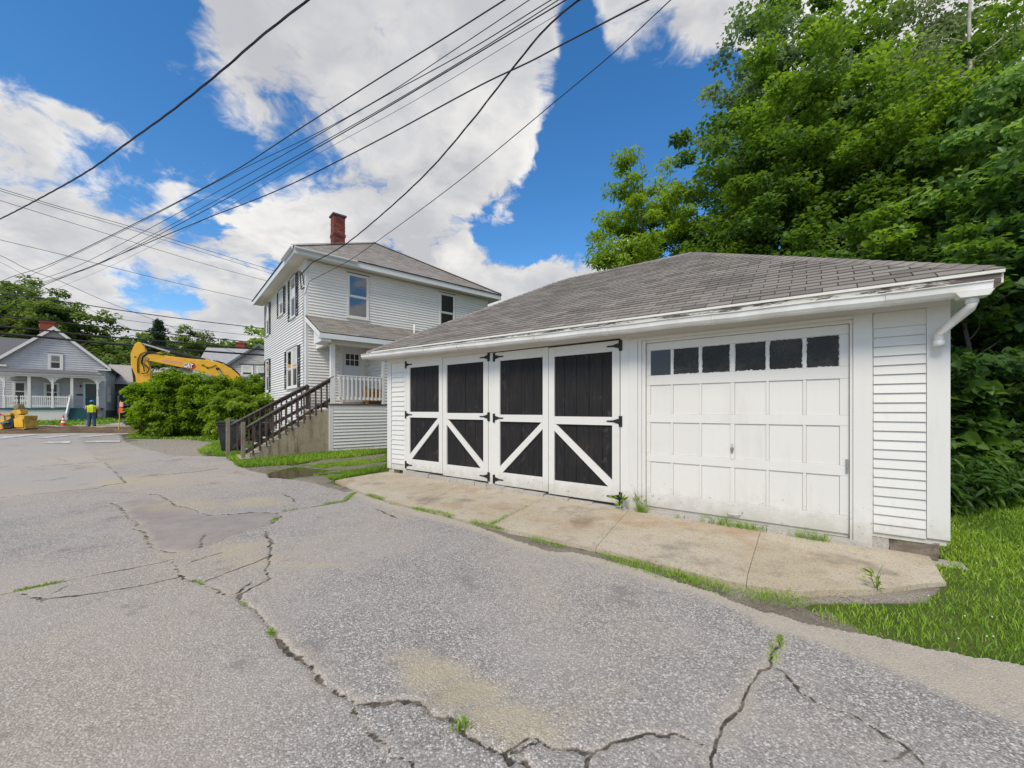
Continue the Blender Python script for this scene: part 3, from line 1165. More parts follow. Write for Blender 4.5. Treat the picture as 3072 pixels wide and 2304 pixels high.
def rough_block(a0, a1, d0, d1, z0, z1, name, mat, par, amp=.012, F=GF, n=5):
    bm = bmesh.new()
    bmesh.ops.create_cube(bm, size=1.0)
    bmesh.ops.subdivide_edges(bm, edges=bm.edges, cuts=n, use_grid_fill=True)
    r2 = random.Random(int(a0 * 1000) + int(z0 * 100))
    for v in bm.verts:
        a = a0 + (v.co.x + .5) * (a1 - a0)
        d = d0 + (v.co.y + .5) * (d1 - d0)
        z = z0 + (v.co.z + .5) * (z1 - z0)
        k = fbm(np.array([a * 1.0]), np.array([z * 1.0 + d]), 9.0, 3, int(a0 * 10))[0]
        a += k * amp * 2 + r2.uniform(-amp, amp) * .4
        d += k * amp * 3 + r2.uniform(-amp, amp) * .4
        z += fbm(np.array([a]), np.array([d * 2]), 7.0, 3, 3)[0] * amp * 2
        v.co = F(a, d, z)
    bmesh.ops.recalc_face_normals(bm, faces=bm.faces)
    me = bpy.data.meshes.new(name)
    bm.to_mesh(me)
    bm.free()
    me.materials.append(M[mat])
    return link_mesh(name, me, par)


rough_block(xs['s1'] - .01, xs['s1'] + .13, -.2, -.012, -.06, .195, 'foundation_stone', 'sill', fnd)
rough_block(xs['s1'] + .14, GW - .06, -.3, -.008, -.06, .20, 'foundation_stone', 'stone', fnd, .02)
rough_block(.03, .22, -.2, -.015, .0, .165, 'foundation_stone', 'sill', fnd)
rough_block(.23, .42, -.2, -.02, .0, .15, 'foundation_stone', 'stone', fnd)
# sills of broken concrete along the fronts
zsl = lambda x: float(np.interp(x, [0, xs['d1l'], xs['d4r'], ox0, ox1, GW], [.13, zb_l - .03, zb_r - .03, .10, .09, .02]))
x = xs['d1l'] - .05
while x < GW + .12:
    wdt = rnd.uniform(.28, .62)
    x2 = min(x + wdt, GW + .14)
    if x2 - x < .08:
        break
    zt_ = zsl((x + x2) / 2) + rnd.uniform(-.012, .006)
    dep = rnd.uniform(.06, .10) + (.05 if x > ox1 else 0)
    rough_block(x + .004, x2 - .004, -.12, dep, -.10, zt_ - (.03 if x > ox1 + .1 else 0), 'sill_piece', 'sill', fnd, .006, n=4)
    x = x2
MB().box(ox0, ox1, -.16, -.055, .09, .133, GF).build('door_sill', M['cream'], fnd)

# ---- roof
OV = .35
zev = lambda x: 3.025 - .0090 * x
e0, e1 = -OV, GW + OV - .04
ya, yb_ = -OV, GD + OV
half = (yb_ - ya) / 2
RZ = 5.02
rid0, rid1 = Vector((e0 + half, ya + half, zev(e0 + half) + 2.045)), Vector((e1 - half, ya + half, zev(e1 - half) + 2.045))
c00, c10 = Vector((e0, ya, zev(e0))), Vector((e1, ya, zev(e1)))
c01, c11 = Vector((e0, yb_, zev(e0))), Vector((e1, yb_, zev(e1)))
roof = MB()
dn = Vector((0, 0, .03))
for fc in ((c00, c10, rid1, rid0), (c10, c11, rid1), (c11, c01, rid0, rid1), (c01, c00, rid0)):
    roof.prism([p - dn for p in fc], [p for p in fc])
roof = roof.build('roof', M['roofdeck'], garage)


def shingle_slope(c0, c1, t0, t1, expo, tab, thick, seed, offset_pattern=.5):
    """tabs of one slope: eave c0->c1, top t0->t1 ; returns list of 8 point pieces, each with a tone"""
    r = random.Random(seed)
    c0, c1, t0, t1 = map(Vector, (c0, c1, t0, t1))
    u = (c1 - c0)
    L = u.length
    u.normalize()
    nrm = u.cross(t0 - c0)
    nrm.normalize()
    if nrm.z < 0:
        nrm = -nrm
    v = nrm.cross(u)
    if v.z < 0:
        v = -v
    HT = (t0 - c0).dot(v)
    l0, l1 = (t0 - c0).dot(u), (t1 - c0).dot(u)
    n = int(HT / expo)
    ex = HT / n
    out = []
    for i in range(n):
        va, vb = i * ex - (.02 if i == 0 else 0), (i + 1) * ex
        fa, fb = max(0, va) / HT, vb / HT
        la, ra = l0 * fa, L + (l1 - L) * fa
        lb_, rb_ = l0 * fb, L + (l1 - L) * fb
        st = -((i % 2) * offset_pattern + r.uniform(-.03, .03)) * tab
        k = 0
        while True:
            a, b = st + k * tab, st + (k + 1) * tab
            k += 1
            if a > L:
                break
            g = .006
            a2, b2 = a + g, b - g
            pa0, pa1 = min(max(a2, la), ra), max(min(b2, ra), la)
            pb0, pb1 = min(max(a2, lb_), rb_), max(min(b2, rb_), lb_)
            if pa1 - pa0 < .03:
                continue
            jz = r.uniform(-.0025, .0025)
            jv = r.uniform(-.004, .004)
            q = lambda uu, vv, h: c0 + u * uu + v * vv + nrm * h
            hb, ht = thick + jz, .003
            out.append(([q(pa0, va + jv, 0), q(pa1, va + jv, 0), q(pb1, vb, 0), q(pb0, vb, 0),
                         q(pa0, va + jv, hb), q(pa1, va + jv, hb), q(pb1, vb + .004, ht), q(pb0, vb + .004, ht)], r.random()))
    return out


def place_shingles(pieces, mat, parent, near, limit=300, name='shingle', Mw=None):
    """the largest in view as parts, the rest joined"""
    def seen(p):
        c = sum((Vector(x) for x in p[0]), Vector()) / 8
        return (Mw @ c - Vector((0, 0, 1.6))).length if Mw else c.length
    pieces.sort(key=seen)
    for pts, t in pieces[:limit if near else 0]:
        o = MB().hexa(pts).build(name, mat, parent)
        a = o.data.attributes.new('tint', 'FLOAT', 'POINT')
        a.data.foreach_set('value', [t] * 8)
    rest = pieces[limit if near else 0:]
    if rest:
        al = MB()
        tn = []
        for pts, t in rest:
            al.hexa(pts)
            tn += [t] * 8
        o = al.build(name, mat, parent)
        a = o.data.attributes.new('tint', 'FLOAT', 'POINT')
        a.data.foreach_set('value', tn)
        tag(o, kind='stuff')


gmw = Matrix.Translation((GORG.x, GORG.y, 0)) @ Matrix.Rotation(GRZ, 4, 'Z')
front_sh = shingle_slope(c00, c10, rid0, rid1, .127, .305, .015, 3)
place_shingles(front_sh, M['shingle'], roof, True, 300, Mw=gmw)
oth = shingle_slope(c10, c11, rid1, rid1, .127, .305, .010, 4) + shingle_slope(c11, c01, rid1, rid0, .127, .305, .010, 5) + shingle_slope(c01, c00, rid0, rid0, .127, .305, .010, 6)
place_shingles(oth, M['shingle'], roof, False)


def hip_caps(p, q, wdt, step, mat, parent, up, name='hip_shingle', thick=.012):
    """folded cap shingles laid along a hip or ridge from p (low) to q (high)"""
    p, q = Vector(p), Vector(q)
    t = (q - p).normalized()
    n = int((q - p).length / step)
    side = t.cross(Vector((0, 0, 1))).normalized()
    upv = side.cross(t).normalized()
    for i in range(n):
        a, b = p + t * i * step, p + t * (i + 1.08) * step
        mb = MB()
        dr = -up
        A = [a + upv * .022, a + side * wdt + upv * (.022 + dr * wdt), a - side * wdt + upv * (.022 + dr * wdt)]
        B = [b + upv * .012, b + side * wdt + upv * (.012 + dr * wdt), b - side * wdt + upv * (.012 + dr * wdt)]
        for s in (1, 2):
            th = upv * thick
            if s == 1:
                mb.hexa([A[0] - th, A[1] - th, B[1] - th, B[0] - th, A[0], A[1], B[1], B[0]])
            else:
                mb.hexa([A[2] - th, A[0] - th, B[0] - th, B[2] - th, A[2], A[0], B[0], B[2]])
        o = mb.build(name, mat, parent)
        at = o.data.attributes.new('tint', 'FLOAT', 'POINT')
        at.data.foreach_set('value', [rnd.uniform(.5, 1)] * len(o.data.vertices))


hip_caps(c10.lerp(rid1, .015), rid1, .13, .14, M['shingle'], roof, .42)
hip_caps(c00, rid0, .15, .14, M['shingle'], roof, .42)
hip_caps(rid1, rid0, .15, .14, M['shingle'], roof, .55)

# eaves: soffit, fascia with peeling paint, crown strip, gutter and downspout
sf = MB()
sf.box(e0 + .02, e1 - .02, -.0, OV - .02, 2.84, 2.856, GF)
sf.box(e0 + .02, -.002, -GD, -.002, 2.84, 2.856, GF)
sf.box(GW + .002, e1 - .02, -GD, -.002, 2.84, 2.856, GF)
sf.build('soffit', M['trim'], garage)
fa = MB()
fa.hexa([GF(e0 + .02, OV - .02, zev(e0) - .16), GF(e1 - .02, OV - .02, zev(e1) - .13), GF(e1 - .02, OV + .002, zev(e1) - .13), GF(e0 + .02, OV + .002, zev(e0) - .16),
         GF(e0 + .02, OV - .02, zev(e0) - .045), GF(e1 - .02, OV - .02, zev(e1) - .045), GF(e1 - .02, OV + .002, zev(e1) - .045), GF(e0 + .02, OV + .002, zev(e0) - .045)])
fa.build('fascia', M['peel'], garage)
cr = MB()
cr.hexa([GF(e0 + .02, OV - .02, zev(e0) - .044), GF(e1, OV - .02, zev(e1) - .044), GF(e1, OV + .02, zev(e1) - .040), GF(e0, OV + .02, zev(e0) - .040),
         GF(e0, OV - .02, zev(e0) - .012), GF(e1, OV - .02, zev(e1) - .012), GF(e1, OV + .022, zev(e1) - .012), GF(e0, OV + .022, zev(e0) - .012)])
cr.build('drip_edge', M['cream'], garage)
for sx_, q in ((e0, -1), (e1, 1)):
    a, b = (sx_ - .0, sx_ + .02) if q < 0 else (sx_ - .02, sx_ + .0)
    fr = MB().box(a, b, -GD - OV, OV - .021, zev(sx_) - .13, zev(sx_) - .035, GF)
    fr.build('rake_fascia', M['cream'], garage)

gut = MB()
prof = [(.0, .07), (.0, .0), (.02, -.035), (.06, -.05), (.10, -.035), (.125, .0), (.132, .06), (.146, .064), (.146, .072), (.118, .072), (.112, .0), (.092, -.022), (.06, -.036), (.028, -.022), (.01, .0), (.01, .07)]
gl = lambda x: 2.925 - .0150 * (x - e0) - .010 * math.sin(math.pi * (x - e0) / (e1 - e0)) * 1.2
nx = 24
ring = []
b0 = 0
for i in range(nx + 1):
    x = lerp(e0 - .06, e1 - .10, i / nx)
    w = .004 * math.sin(i * 1.9)
    for (dd_, zz_) in prof:
        gut.v.append(GF(x, OV + .004 + dd_, gl(x) - .04 + zz_ + w))
k = len(prof)
for i in range(nx):
    for j in range(k):
        j2 = (j + 1) % k
        gut.f.append((i * k + j, i * k + j2, (i + 1) * k + j2, (i + 1) * k + j))
gut.f.append(tuple(range(k - 1, -1, -1)))
gut.f.append(tuple(nx * k + j for j in range(k)))
gut = gut.build('gutter', M['pvc'], garage)
for sx_ in (1105, 1270, 1365, 1435, 1600, 1815, 2140, 2664):
    x = gx(sx_, OV + .12)
    mb = MB()
    for a_, b_ in zip(prof[1:8], prof[2:9]):
        pa, pb2 = GF(x, OV + .008 + a_[0] * 1.03, gl(x) - .04 + a_[1] * 1.05 - .003), GF(x, OV + .008 + b_[0] * 1.03, gl(x) - .04 + b_[1] * 1.05 - .003)
        mb.beam(pa, pb2, .035 if sx_ not in (1365, 1815) else .10, .008, up=(0, -1, .3))
    mb.build('gutter_bracket', M['pvc'], gut)
# outlet and downspout, cut off short beside the corner
xo = gx(2916, OV + .07)
zg = gl(xo) - .08
MB().prism([GF(xo - .125, OV + .002, zg + .03), GF(xo + .125, OV + .002, zg + .03), GF(xo + .09, OV + .002, zg - .02), GF(xo - .09, OV + .002, zg - .02)],
           [GF(xo - .125, OV + .158, zg + .03), GF(xo + .125, OV + .158, zg + .03), GF(xo + .09, OV + .152, zg - .02), GF(xo - .09, OV + .152, zg - .02)]).build('gutter_outlet', M['pvc'], gut)
xe = gx(2815, .08)
ze = gzz(2812, 1030, .10)
dsp = MB()
ptsd = [GF(xo, OV + .075, zg - .01), GF(xo, OV + .075, zg - .07), GF(lerp(xo, xe, .05), OV + .062, zg - .11),
        GF(lerp(xo, xe, .95), .11, ze + .115), GF(xe, .10, ze + .075), GF(xe, .10, ze)]
dsp.tube(ptsd, [.040, .040, .040, .040, .040, .040], 14)
dsp.tube([GF(xe, .10, ze - .035), GF(xe, .10, ze + .03)], .046, 14)
dsp.tube([GF(xo, OV + .075, zg - .02), GF(xo, OV + .075, zg - .07)], .045, 14)
dsp.build('downspout', M['pvc'], garage, smooth=True)
# ------------------------------------------------------------------ two storey house
HC = Vector((-7.065, 13.76))
HR_, HL_ = Vector((.7614, .6483)), Vector((-.6486, .7611))
HRZ = math.atan2(HR_.y, HR_.x)
HW, HD = 7.76, 7.9
HZT = 6.84


def hr(S, d=0.0):
    q = (S - 1536.0) / FPX
    bx, by = HC.x - HL_.x * d, HC.y - HL_.y * d
    return (by * q - bx) / (HR_.x - HR_.y * q)


def hrz(S, y, d=0.0):
    t = hr(S, d)
    Y = HC.y - HL_.y * d + HR_.y * t
    return 1.6 + (HOR - y) / FPX * Y


def hl(S, d=0.0):
    q = (S - 1536.0) / FPX
    bx, by = HC.x - HR_.x * d, HC.y - HR_.y * d
    return (bx - by * q) / (-HL_.x + HL_.y * q)


def hlz(S, y):
    p = hl(S)
    return 1.6 + (HOR - y) / FPX * (HC.y + HL_.y * p)


FR = lambda a, d, z: (a, -d, z)        # right hand face
FL = lambda a, d, z: (-d, a, z)        # left hand face

house = empty('house', (HC.x, HC.y, 0), HRZ)
tag(house, 'white two storey clapboard house with dark shutters, hip roof and a brick chimney', 'house')
HZB = .62
hwall = MB().box(0, HW, 0, HD, HZB, HZT + .05).build('wall', M['vinyl'], house)
MB().box(.06, HW - .06, .06, HD - .06, -.1, HZB - .002).build('foundation', M['stairs'], house)
dr0, dr1 = hr(1021), hr(1097)
PFZ = 1.80                             # porch floor
PD = 1.5                               # porch depth
PX0, PXM, PX1 = .331, hr(1150, 1.5), 5.3
win_r = [(hr(1040.8), hr(1105.9), hrz(1040.8, 952), hrz(1040.8, 817.7)), (hr(1317.5), hr(1363.5), hrz(1317.5, 992), hrz(1317.5, 876.7))]
open_r = list(win_r) + [(dr0 + .0, dr1 - .04, PFZ - .1, 3.99), (PXM, PX1, -1, 4.75)]
boards = clapboards(FR, .075, HW - .075, HZB, 6.74, .1005, open_r, proud=.030, gap=.015)


def lz(S, yt, yb):
    return hlz(S, yb), hlz(S, yt)


def zat(S, c4y):        # row in the crops of the left face
    return hlz(S, c4y)


k12 = 260.0 / 2157.0
X1 = lambda x: 760 + x * k12
Y1 = lambda y: 720 + y * k12
Y4 = lambda y: 900 + y * k12
Y5 = lambda y: 1050 + y * k12
# windows of the left face: (shutter l, window l, window r, shutter r, z bottom, z top)
wl = [
    (hl(X1(1140)), hl(X1(1070)), hl(X1(945)), hl(X1(885)), hlz(X1(960), Y4(480)), hlz(X1(960), Y1(965))),
    (hl(X1(818)), hl(X1(760)), hl(X1(660)), hl(X1(612)), hlz(X1(660), Y4(420)), hlz(X1(660), Y1(1290))),
    (hl(X1(452)), hl(X1(402)), hl(X1(336)), hl(X1(300)), hlz(X1(336), Y4(905)), hlz(X1(336), Y4(150))),
    (hl(X1(1180)), hl(X1(1120)), hl(X1(858)), hl(X1(800)), hlz(X1(866), Y5(965)), hlz(X1(866), Y5(20))),
    (hl(X1(452)), hl(X1(402)), hl(X1(330)), hl(X1(292)), hlz(X1(336), Y5(1050)), hlz(X1(336), Y5(265))),
]
open_l = [(w[1], w[2], w[4], w[5]) for w in wl]
boards_l = clapboards(FL, .075, HD - .075, HZB, 6.74, .1005, open_l, proud=.030, gap=.015)
E3 = lambda a, d, z: (HW + d, a, z)
E4 = lambda a, d, z: (a, HD + d, z)
boards_o = clapboards(E3, .08, HD - .08, HZB, 6.74, .1005, proud=.030, gap=.015) + clapboards(E4, .08, HW - .08, HZB, 6.74, .1005, proud=.030, gap=.015)
place_boards([b for b in boards if b[0] > 1.0] + [b for b in boards_l if b[0] > .9], M['vinyl'], hwall, 250)
place_boards([b for b in boards if b[0] <= 1.0] + [b for b in boards_l if b[0] <= .9] + boards_o, M['vinyl'], hwall, 0)
for F in (FR,):
    MB().box(-.014, .074, -.10, .016, HZB, HZT - .02, F).build('corner_board', M['fascia'], hwall, bevel=.004)
MB().box(.0165, .074, .0, .016, HZB, HZT - .02, FL).build('corner_board', M['fascia'], hwall, bevel=.004)
MB().box(HW - .074, HW + .016, -.1, .016, HZB, HZT - .02, FR).build('corner_board', M['fascia'], hwall)
MB().box(HD - .074, HD + .016, -.1, .016, HZB, HZT - .02, FL).build('corner_board', M['fascia'], hwall)
MB().box(.076, HW - .076, .0, .02, 6.74, HZT, FR).build('frieze_board', M['soffit'], hwall)
MB().box(.076, HD - .076, .0, .02, 6.74, HZT, FL).build('frieze_board', M['cream'], hwall)


def sash_window(F, a0, a1, z0, z1, par, mats=('glass', 'glass_screen'), mull=(), sill=True, frame='trim', fw=.055, cur=None):
    """double hung window as a part: frame, two sashes, panes"""
    w = empty('window', (0, 0, 0), 0, par)
    fr = MB()
    fr.box(a0, a0 + fw, .0, .050, z0, z1, F)
    fr.box(a1 - fw, a1, .0, .050, z0, z1, F)
    fr.box(a0 + fw, a1 - fw, .0, .049, z1 - fw, z1, F)
    fr.box(a0 + fw, a1 - fw, .0, .049, z0, z0 + fw, F)
    fr.build('frame', M[frame], w, bevel=.003)
    MB().box(a0 - .012, a1 + .012, .0, .062, z1 + .001, z1 + .022, F).build('drip_cap', M['peel' if frame == 'cap' else 'blackmetal'], w)
    if sill:
        MB().box(a0 - .03, a1 + .03, .0, .080, z0 - .035, z0 - .001, F).build('sill', M[frame], w, bevel=.003)
    zm_ = (z0 + z1) / 2
    us = MB()
    sw = .035
    lo, hi, l, r = zm_ - .02, z1 - fw - .001, a0 + fw + .001, a1 - fw - .001
    for (p, q, c, d_) in ((l, l + sw, lo, hi), (r - sw, r, lo, hi), (l + sw, r - sw, lo, lo + .045), (l + sw, r - sw, hi - sw, hi)):
        us.box(p, q, .014, .040, c, d_, F)
    us.build('upper_sash', M['trim'], w)
    MB().box(l + sw - .002, r - sw + .002, .020, .026, lo + .04, hi - sw + .002, F).build('pane', M[mats[0]], w)
    ls = MB()
    lo2, hi2 = z0 + fw + .001, zm_ - .021
    for (p, q, c, d_) in ((l, l + sw, lo2, hi2), (r - sw, r, lo2, hi2), (l + sw, r - sw, lo2, lo2 + sw), (l + sw, r - sw, hi2 - sw, hi2)):
        ls.box(p, q, .002, .022, c, d_, F)
    ls.build('lower_sash', M['trim'], w)
    MB().box(l + sw - .002, r - sw + .002, .006, .012, lo2 + sw - .002, hi2 - sw + .002, F).build('pane', M[mats[1]], w)
    if cur:
        MB().box(l + sw, r - sw, .0262, .0285, lerp(lo, hi, .15), hi - sw, F).build('blind', M['curtain'], w)
    return w


# recesses behind the windows are dark rooms: glass sits in front of the wall core, so no holes are needed
w = sash_window(FR, *win_r[0], house, ('glass', 'glass'))
w['label'] = 'large upper window reflecting the sky'
w = sash_window(FR, *win_r[1], house, ('glass_screen', 'glass_screen'))
w['label'] = 'narrower upper window with dark screen at the garage roof'


def shutter(F, a0, a1, z0, z1, par):
    s = empty('shutter', (0, 0, 0), 0, par)
    b = MB()
    d0, d1 = .014, .042
    st = .045
    b.box(a0, a0 + st, d0, d1, z0, z1, F)
    b.box(a1 - st, a1, d0, d1, z0, z1, F)
    for z in (z0, (z0 + z1) / 2 - .04, z1 - .08):
        b.box(a0 + st, a1 - st, d0, d1 - .001, z, z + .08, F)
    b.build('shutter_frame', M['shutter'], s)
    n = int((z1 - z0) / .055)
    lv = MB()
    for i in range(n):
        z = z0 + .02 + (z1 - z0 - .04) * i / n
        lv.hexa([F(a0 + st, d0, z), F(a1 - st, d0, z), F(a1 - st, d1 - .008, z), F(a0 + st, d1 - .008, z),
                 F(a0 + st, d0, z + .045), F(a1 - st, d0, z + .045), F(a1 - st, d0 + .006, z + .045), F(a0 + st, d0 + .006, z + .045)])
    tag(lv.build('louvre', M['shutter'], s), kind='stuff')


for i, w in enumerate(wl):
    if i == 3:
        m_ = (w[1] + w[2]) / 2
        sash_window(FL, w[1], m_ - .02, w[4], w[5], house, ('glass', 'glass_screen'), cur=True)
        sash_window(FL, m_ + .02, w[2], w[4], w[5], house, ('glass', 'glass_screen'))
    else:
        sash_window(FL, w[1], w[2], w[4], w[5], house, ('glass', 'glass_screen'), cur=(i == 1))
    sw_ = min(.36, max(.22, w[1] - w[0]))
    shutter(FL, w[1] - .02 - sw_, w[1] - .02, w[4] - .02, w[5], house)
    shutter(FL, w[2] + .02, w[2] + .02 + max(.24, min(.40, w[3] - w[2])), w[4] - .02, w[5], house)

# ---- roof of the house
OVH = .46
q0, q1, q2, q3 = Vector((-OVH, -OVH, 6.98)), Vector((HW + OVH, -OVH, 6.98)), Vector((HW + OVH, HD + OVH, 6.98)), Vector((-OVH, HD + OVH, 6.98))
hh = (HW + 2 * OVH) / 2
APZ = 9.60
ap0 = Vector((HW / 2, -OVH + hh, APZ))
ap1 = Vector((HW / 2, HD + OVH - hh + .02, APZ))
if ap1.y < ap0.y + .05:
    ap1 = ap0 + Vector((0, .05, 0))
hroof = MB()
dn = Vector((0, 0, .035))
for fc in ((q0, q1, ap0), (q1, q2, ap1, ap0), (q2, q3, ap1), (q3, q0, ap0, ap1)):
    hroof.prism([p - dn for p in fc], list(fc))
hroof = hroof.build('roof', M['roofdeck'], house)
hmw = Matrix.Translation((HC.x, HC.y, 0)) @ Matrix.Rotation(HRZ, 4, 'Z')
place_shingles(shingle_slope(q0, q1, ap0, ap0, .118, .25, .014, 21), M['slate'], hroof, False)
place_shingles(shingle_slope(q3, q0, ap1, ap0, .118, .25, .014, 22) + shingle_slope(q1, q2, ap0, ap1, .118, .25, .014, 23) + shingle_slope(q2, q3, ap1, ap1, .118, .25, .014, 24), M['slate'], hroof, False)
for (p, q) in ((q0, ap0), (q1, ap0)):
    t = (q - p)
    mb = MB().beam(p + Vector((0, 0, .035)), q + Vector((0, 0, .035)), .22, .02)
    mb.build('hip_cap', M['paleroofcap'], hroof)
# dark gutter line, boxed fascia and soffit
z0_, z1_ = 6.74, 6.945
ef = MB()
b_ = OVH
ef.box(-b_, HW + b_, b_ - .03, b_, z0_, z1_, FR)
ef.build('fascia', M['fascia'], house)
MB().box(-b_ + .0305, HD + b_, b_ - .03, b_, z0_, z1_, FL).build('fascia', M['fascia'], house)
MB().box(-b_, HD + b_, HW + b_ - .03, HW + b_, z0_, z1_, lambda a, d, z: (d, a, z)).build('fascia', M['fascia'], house)
MB().box(-b_ - .03, HW + b_ + .03, b_ + .001, b_ + .03, z1_ - .002, z1_ + .03, FR).build('drip_edge', M['blackmetal'], house)
MB().box(-b_, HD + b_, b_ + .001, b_ + .03, z1_ - .002, z1_ + .03, FL).build('drip_edge', M['blackmetal'], house)
MB().box(HW + b_ - .002, HW + b_ + .03, -HD, b_, z1_ - .002, z1_ + .03, FR).build('drip_edge', M['blackmetal'], house)
# gutter stubs near the corner
for F, L, c0, c1 in ((FR, 3.3, -b_, hr(1070, .46)), (FL, 2.6, -b_, hl(853, .46) if hl(853, .46) > .5 else 1.2)):
    MB().prism([F(c0, b_ + .03, 6.86), F(c0, b_ + .12, 6.89), F(c0, b_ + .12, 6.935), F(c0, b_ + .03, 6.935)],
               [F(c1, b_ + .03, 6.86), F(c1, b_ + .12, 6.89), F(c1, b_ + .12, 6.935), F(c1, b_ + .03, 6.935)]).build('gutter', M['fascia'], house)
MB().box(-b_ + .031, HW + b_ - .031, .001, b_ - .031, 6.795, 6.81, FR).build('soffit', M['cream'], house)
MB().box(.002, HD + b_ - .03, .001, b_ - .031, 6.795, 6.81, FL).build('soffit', M['cream'], house)
MB().box(HW + .001, HW + b_ - .031, -HD, .0, 6.795, 6.81, FR).build('soffit', M['cream'], house)

# ---- chimney of separate bricks
chimney = empty('chimney', (0, 0, 0), 0, house)
# centre found from its columns in the photograph, standing on the far part of the left hand slope
cyc = 6.3
ccx = 2.97
cpx = lambda p: hmw @ Vector(p)
CW = .27
Yc = cpx((ccx, cyc, 0)).y
cz1 = 1.6 + (HOR - 646) / FPX * (Yc - .2)
MB().box(ccx - CW + .012, ccx + CW - .012, cyc - CW + .012, cyc + CW - .012, 7.6, cz1 - .02).build('mortar_core', M['mortar'], chimney)
bh, bl = .074, .235
nrow = int((cz1 - 8.6) / bh)
rb_ = random.Random(8)
allb = []
for i in range(nrow):
    z = cz1 - .03 - (i + 1) * bh
    out = .0 if i not in (int(nrow * .33), int(nrow * .33) + 1) else .03
    for F, vis in ((lambda a, d, z: (ccx + a, cyc - CW - d, z), 1), (lambda a, d, z: (ccx - CW - d, cyc + a, z), 1),
                   (lambda a, d, z: (ccx + CW + d, cyc + a, z), 0), (lambda a, d, z: (ccx + a, cyc + CW + d, z), 0)):
        a = -CW - out + (0 if i % 2 else -.12)
        while a < CW + out - .02:
            p, q = max(a, -CW - out), min(a + bl - .012, CW + out)
            if q - p > .03:
                j = rb_.uniform(-.006, .006)
                mb = MB().box(p, q, -.012, .004 + out + j, z + .007, z + bh - .007, F)
                allb.append((vis, mb, rb_.random()))
            a += bl
allb.sort(key=lambda t: -t[0])
nb = 0
rest = MB()
rt = []
for vis, mb, t in allb:
    if vis and nb < 300:
        o = mb.build('brick', M['brick'], chimney)
        o.data.attributes.new('tint', 'FLOAT', 'POINT').data.foreach_set('value', [t] * 8)
        nb += 1
    else:
        b = len(rest.v)
        rest.v += mb.v
        rest.f += [tuple(b + i for i in f) for f in mb.f]
        rt += [t] * 8
o = rest.build('brick', M['brick'], chimney)
o.data.attributes.new('tint', 'FLOAT', 'POINT').data.foreach_set('value', rt)
tag(o, kind='stuff')
MB().box(ccx - CW - .07, ccx + CW + .07, cyc - CW - .07, cyc + CW + .07, cz1 - .028, cz1 + .05).build('chimney_cap', M['fardark'], chimney, bevel=.008)

# ---- porch: skirt, deck, post, roof, enclosed end, door, railing
porch = empty('porch', (0, 0, 0), 0, house)
FP = lambda a, d, z: (a, -PD - d, z)          # plane of the porch front
FS = lambda a, d, z: (PX0 - d, -a, z)         # its left end
GB = .24
MB().box(PX0 + .02, PX1, -PD + .02, -.02, GB - .1, PFZ - .12).build('porch_base', M['white'], porch)
sk = clapboards(FP, PX0 + .12, PXM + .28, GB + .02, PFZ - .20, .1045, proud=.030, gap=.015)
sk += clapboards(FP, PXM + .28, PX1, GB + .02, 4.0, .1045, proud=.030, gap=.015)
sk += clapboards(FP, PXM + .05, PXM + .28, PFZ - .20, 4.0, .1045, proud=.030, gap=.015)
MB().box(PXM + .021, PX1, -PD + .02, -.02, PFZ - .12, 4.02).build('porch_room', M['white'], porch)
ES = lambda a, d, z: (PXM + .02 - d, -a, z)   # side wall of the enclosed end, facing the door
sk += clapboards(ES, .02, PD - .06, PFZ + .0, 3.95, .118, proud=.030, gap=.015)
sk += clapboards(FS, .02, PD - .12, GB, PFZ - .2, .1045, proud=.030, gap=.015)
place_boards(sk, M['white'], porch)
MB().box(PX0 - .014, PX0 + .118, -.1, .020, GB - .02, PFZ - .02, FP).build('corner_board', M['white'], porch, bevel=.004)
MB().box(PX0 + .119, PXM + .10, .0, .018, PFZ - .195, PFZ - .045, FP).build('skirt_board', M['trim'], porch, bevel=.003)
MB().box(PX0 - .03, PXM + .12, -PD, .045, PFZ - .04, PFZ, FP).build('porch_floor', M['porchfloor'], porch)
MB().box(PXM - .045, PXM + .045, -.06, .024, PFZ - .02, 4.0, FP).build('porch_post', M['trim'], porch, bevel=.004)
pz0 = PFZ + .001
MB().box(hr(990, 1.42), hr(1003.5, 1.42), -.13, .0, pz0, 3.72, FP).build('porch_post', M['trim'], porch, bevel=.004)
# beams
MB().box(PX0 - .02, PX1, -.14, .0, 3.72, 4.0, FP).build('porch_beam', M['cream'], porch)
MB().box(.0, PD - .001, -.12, .0, 3.72, 4.0, lambda a, d, z: (PX0 - d - .02, -a, z)).build('porch_beam', M['trim'], porch)
MB().box(PX0 + .1, PXM, -PD + .02, -.14, 3.93, 3.95, FP).build('porch_ceiling', M['cream'], porch)
# shed roof
RO = 1.80
r0_, r1_ = Vector((-.02, -RO, 4.02)), Vector((PX1 + .1, -RO, 4.02))
t0_, t1_ = Vector((-.02, -.015, 4.86)), Vector((PX1 + .1, -.015, 4.86))
pr = MB().prism([p - Vector((0, 0, .06)) for p in (r0_, r1_, t1_, t0_)], [r0_, r1_, t1_, t0_]).build('porch_roof', M['blackmetal'], porch)
place_shingles(shingle_slope(r0_, r1_, t0_, t1_, .125, .30, .012, 31), M['porchroof'], pr, False)
MB().prism([Vector((-.045, -RO - .01, 3.84)), Vector((-.045, -RO - .01, 3.985)), Vector((-.045, -.016, 4.80)), Vector((-.045, -.016, 4.66))],
           [Vector((-.015, -RO - .01, 3.84)), Vector((-.015, -RO - .01, 3.985)), Vector((-.015, -.016, 4.80)), Vector((-.015, -.016, 4.66))]).build('rake_board', M['trim'], porch)
MB().box(-.045, PX1 + .1, RO + .0, RO + .025, 3.83, 3.985, FR).build('fascia', M['fascia'], porch)
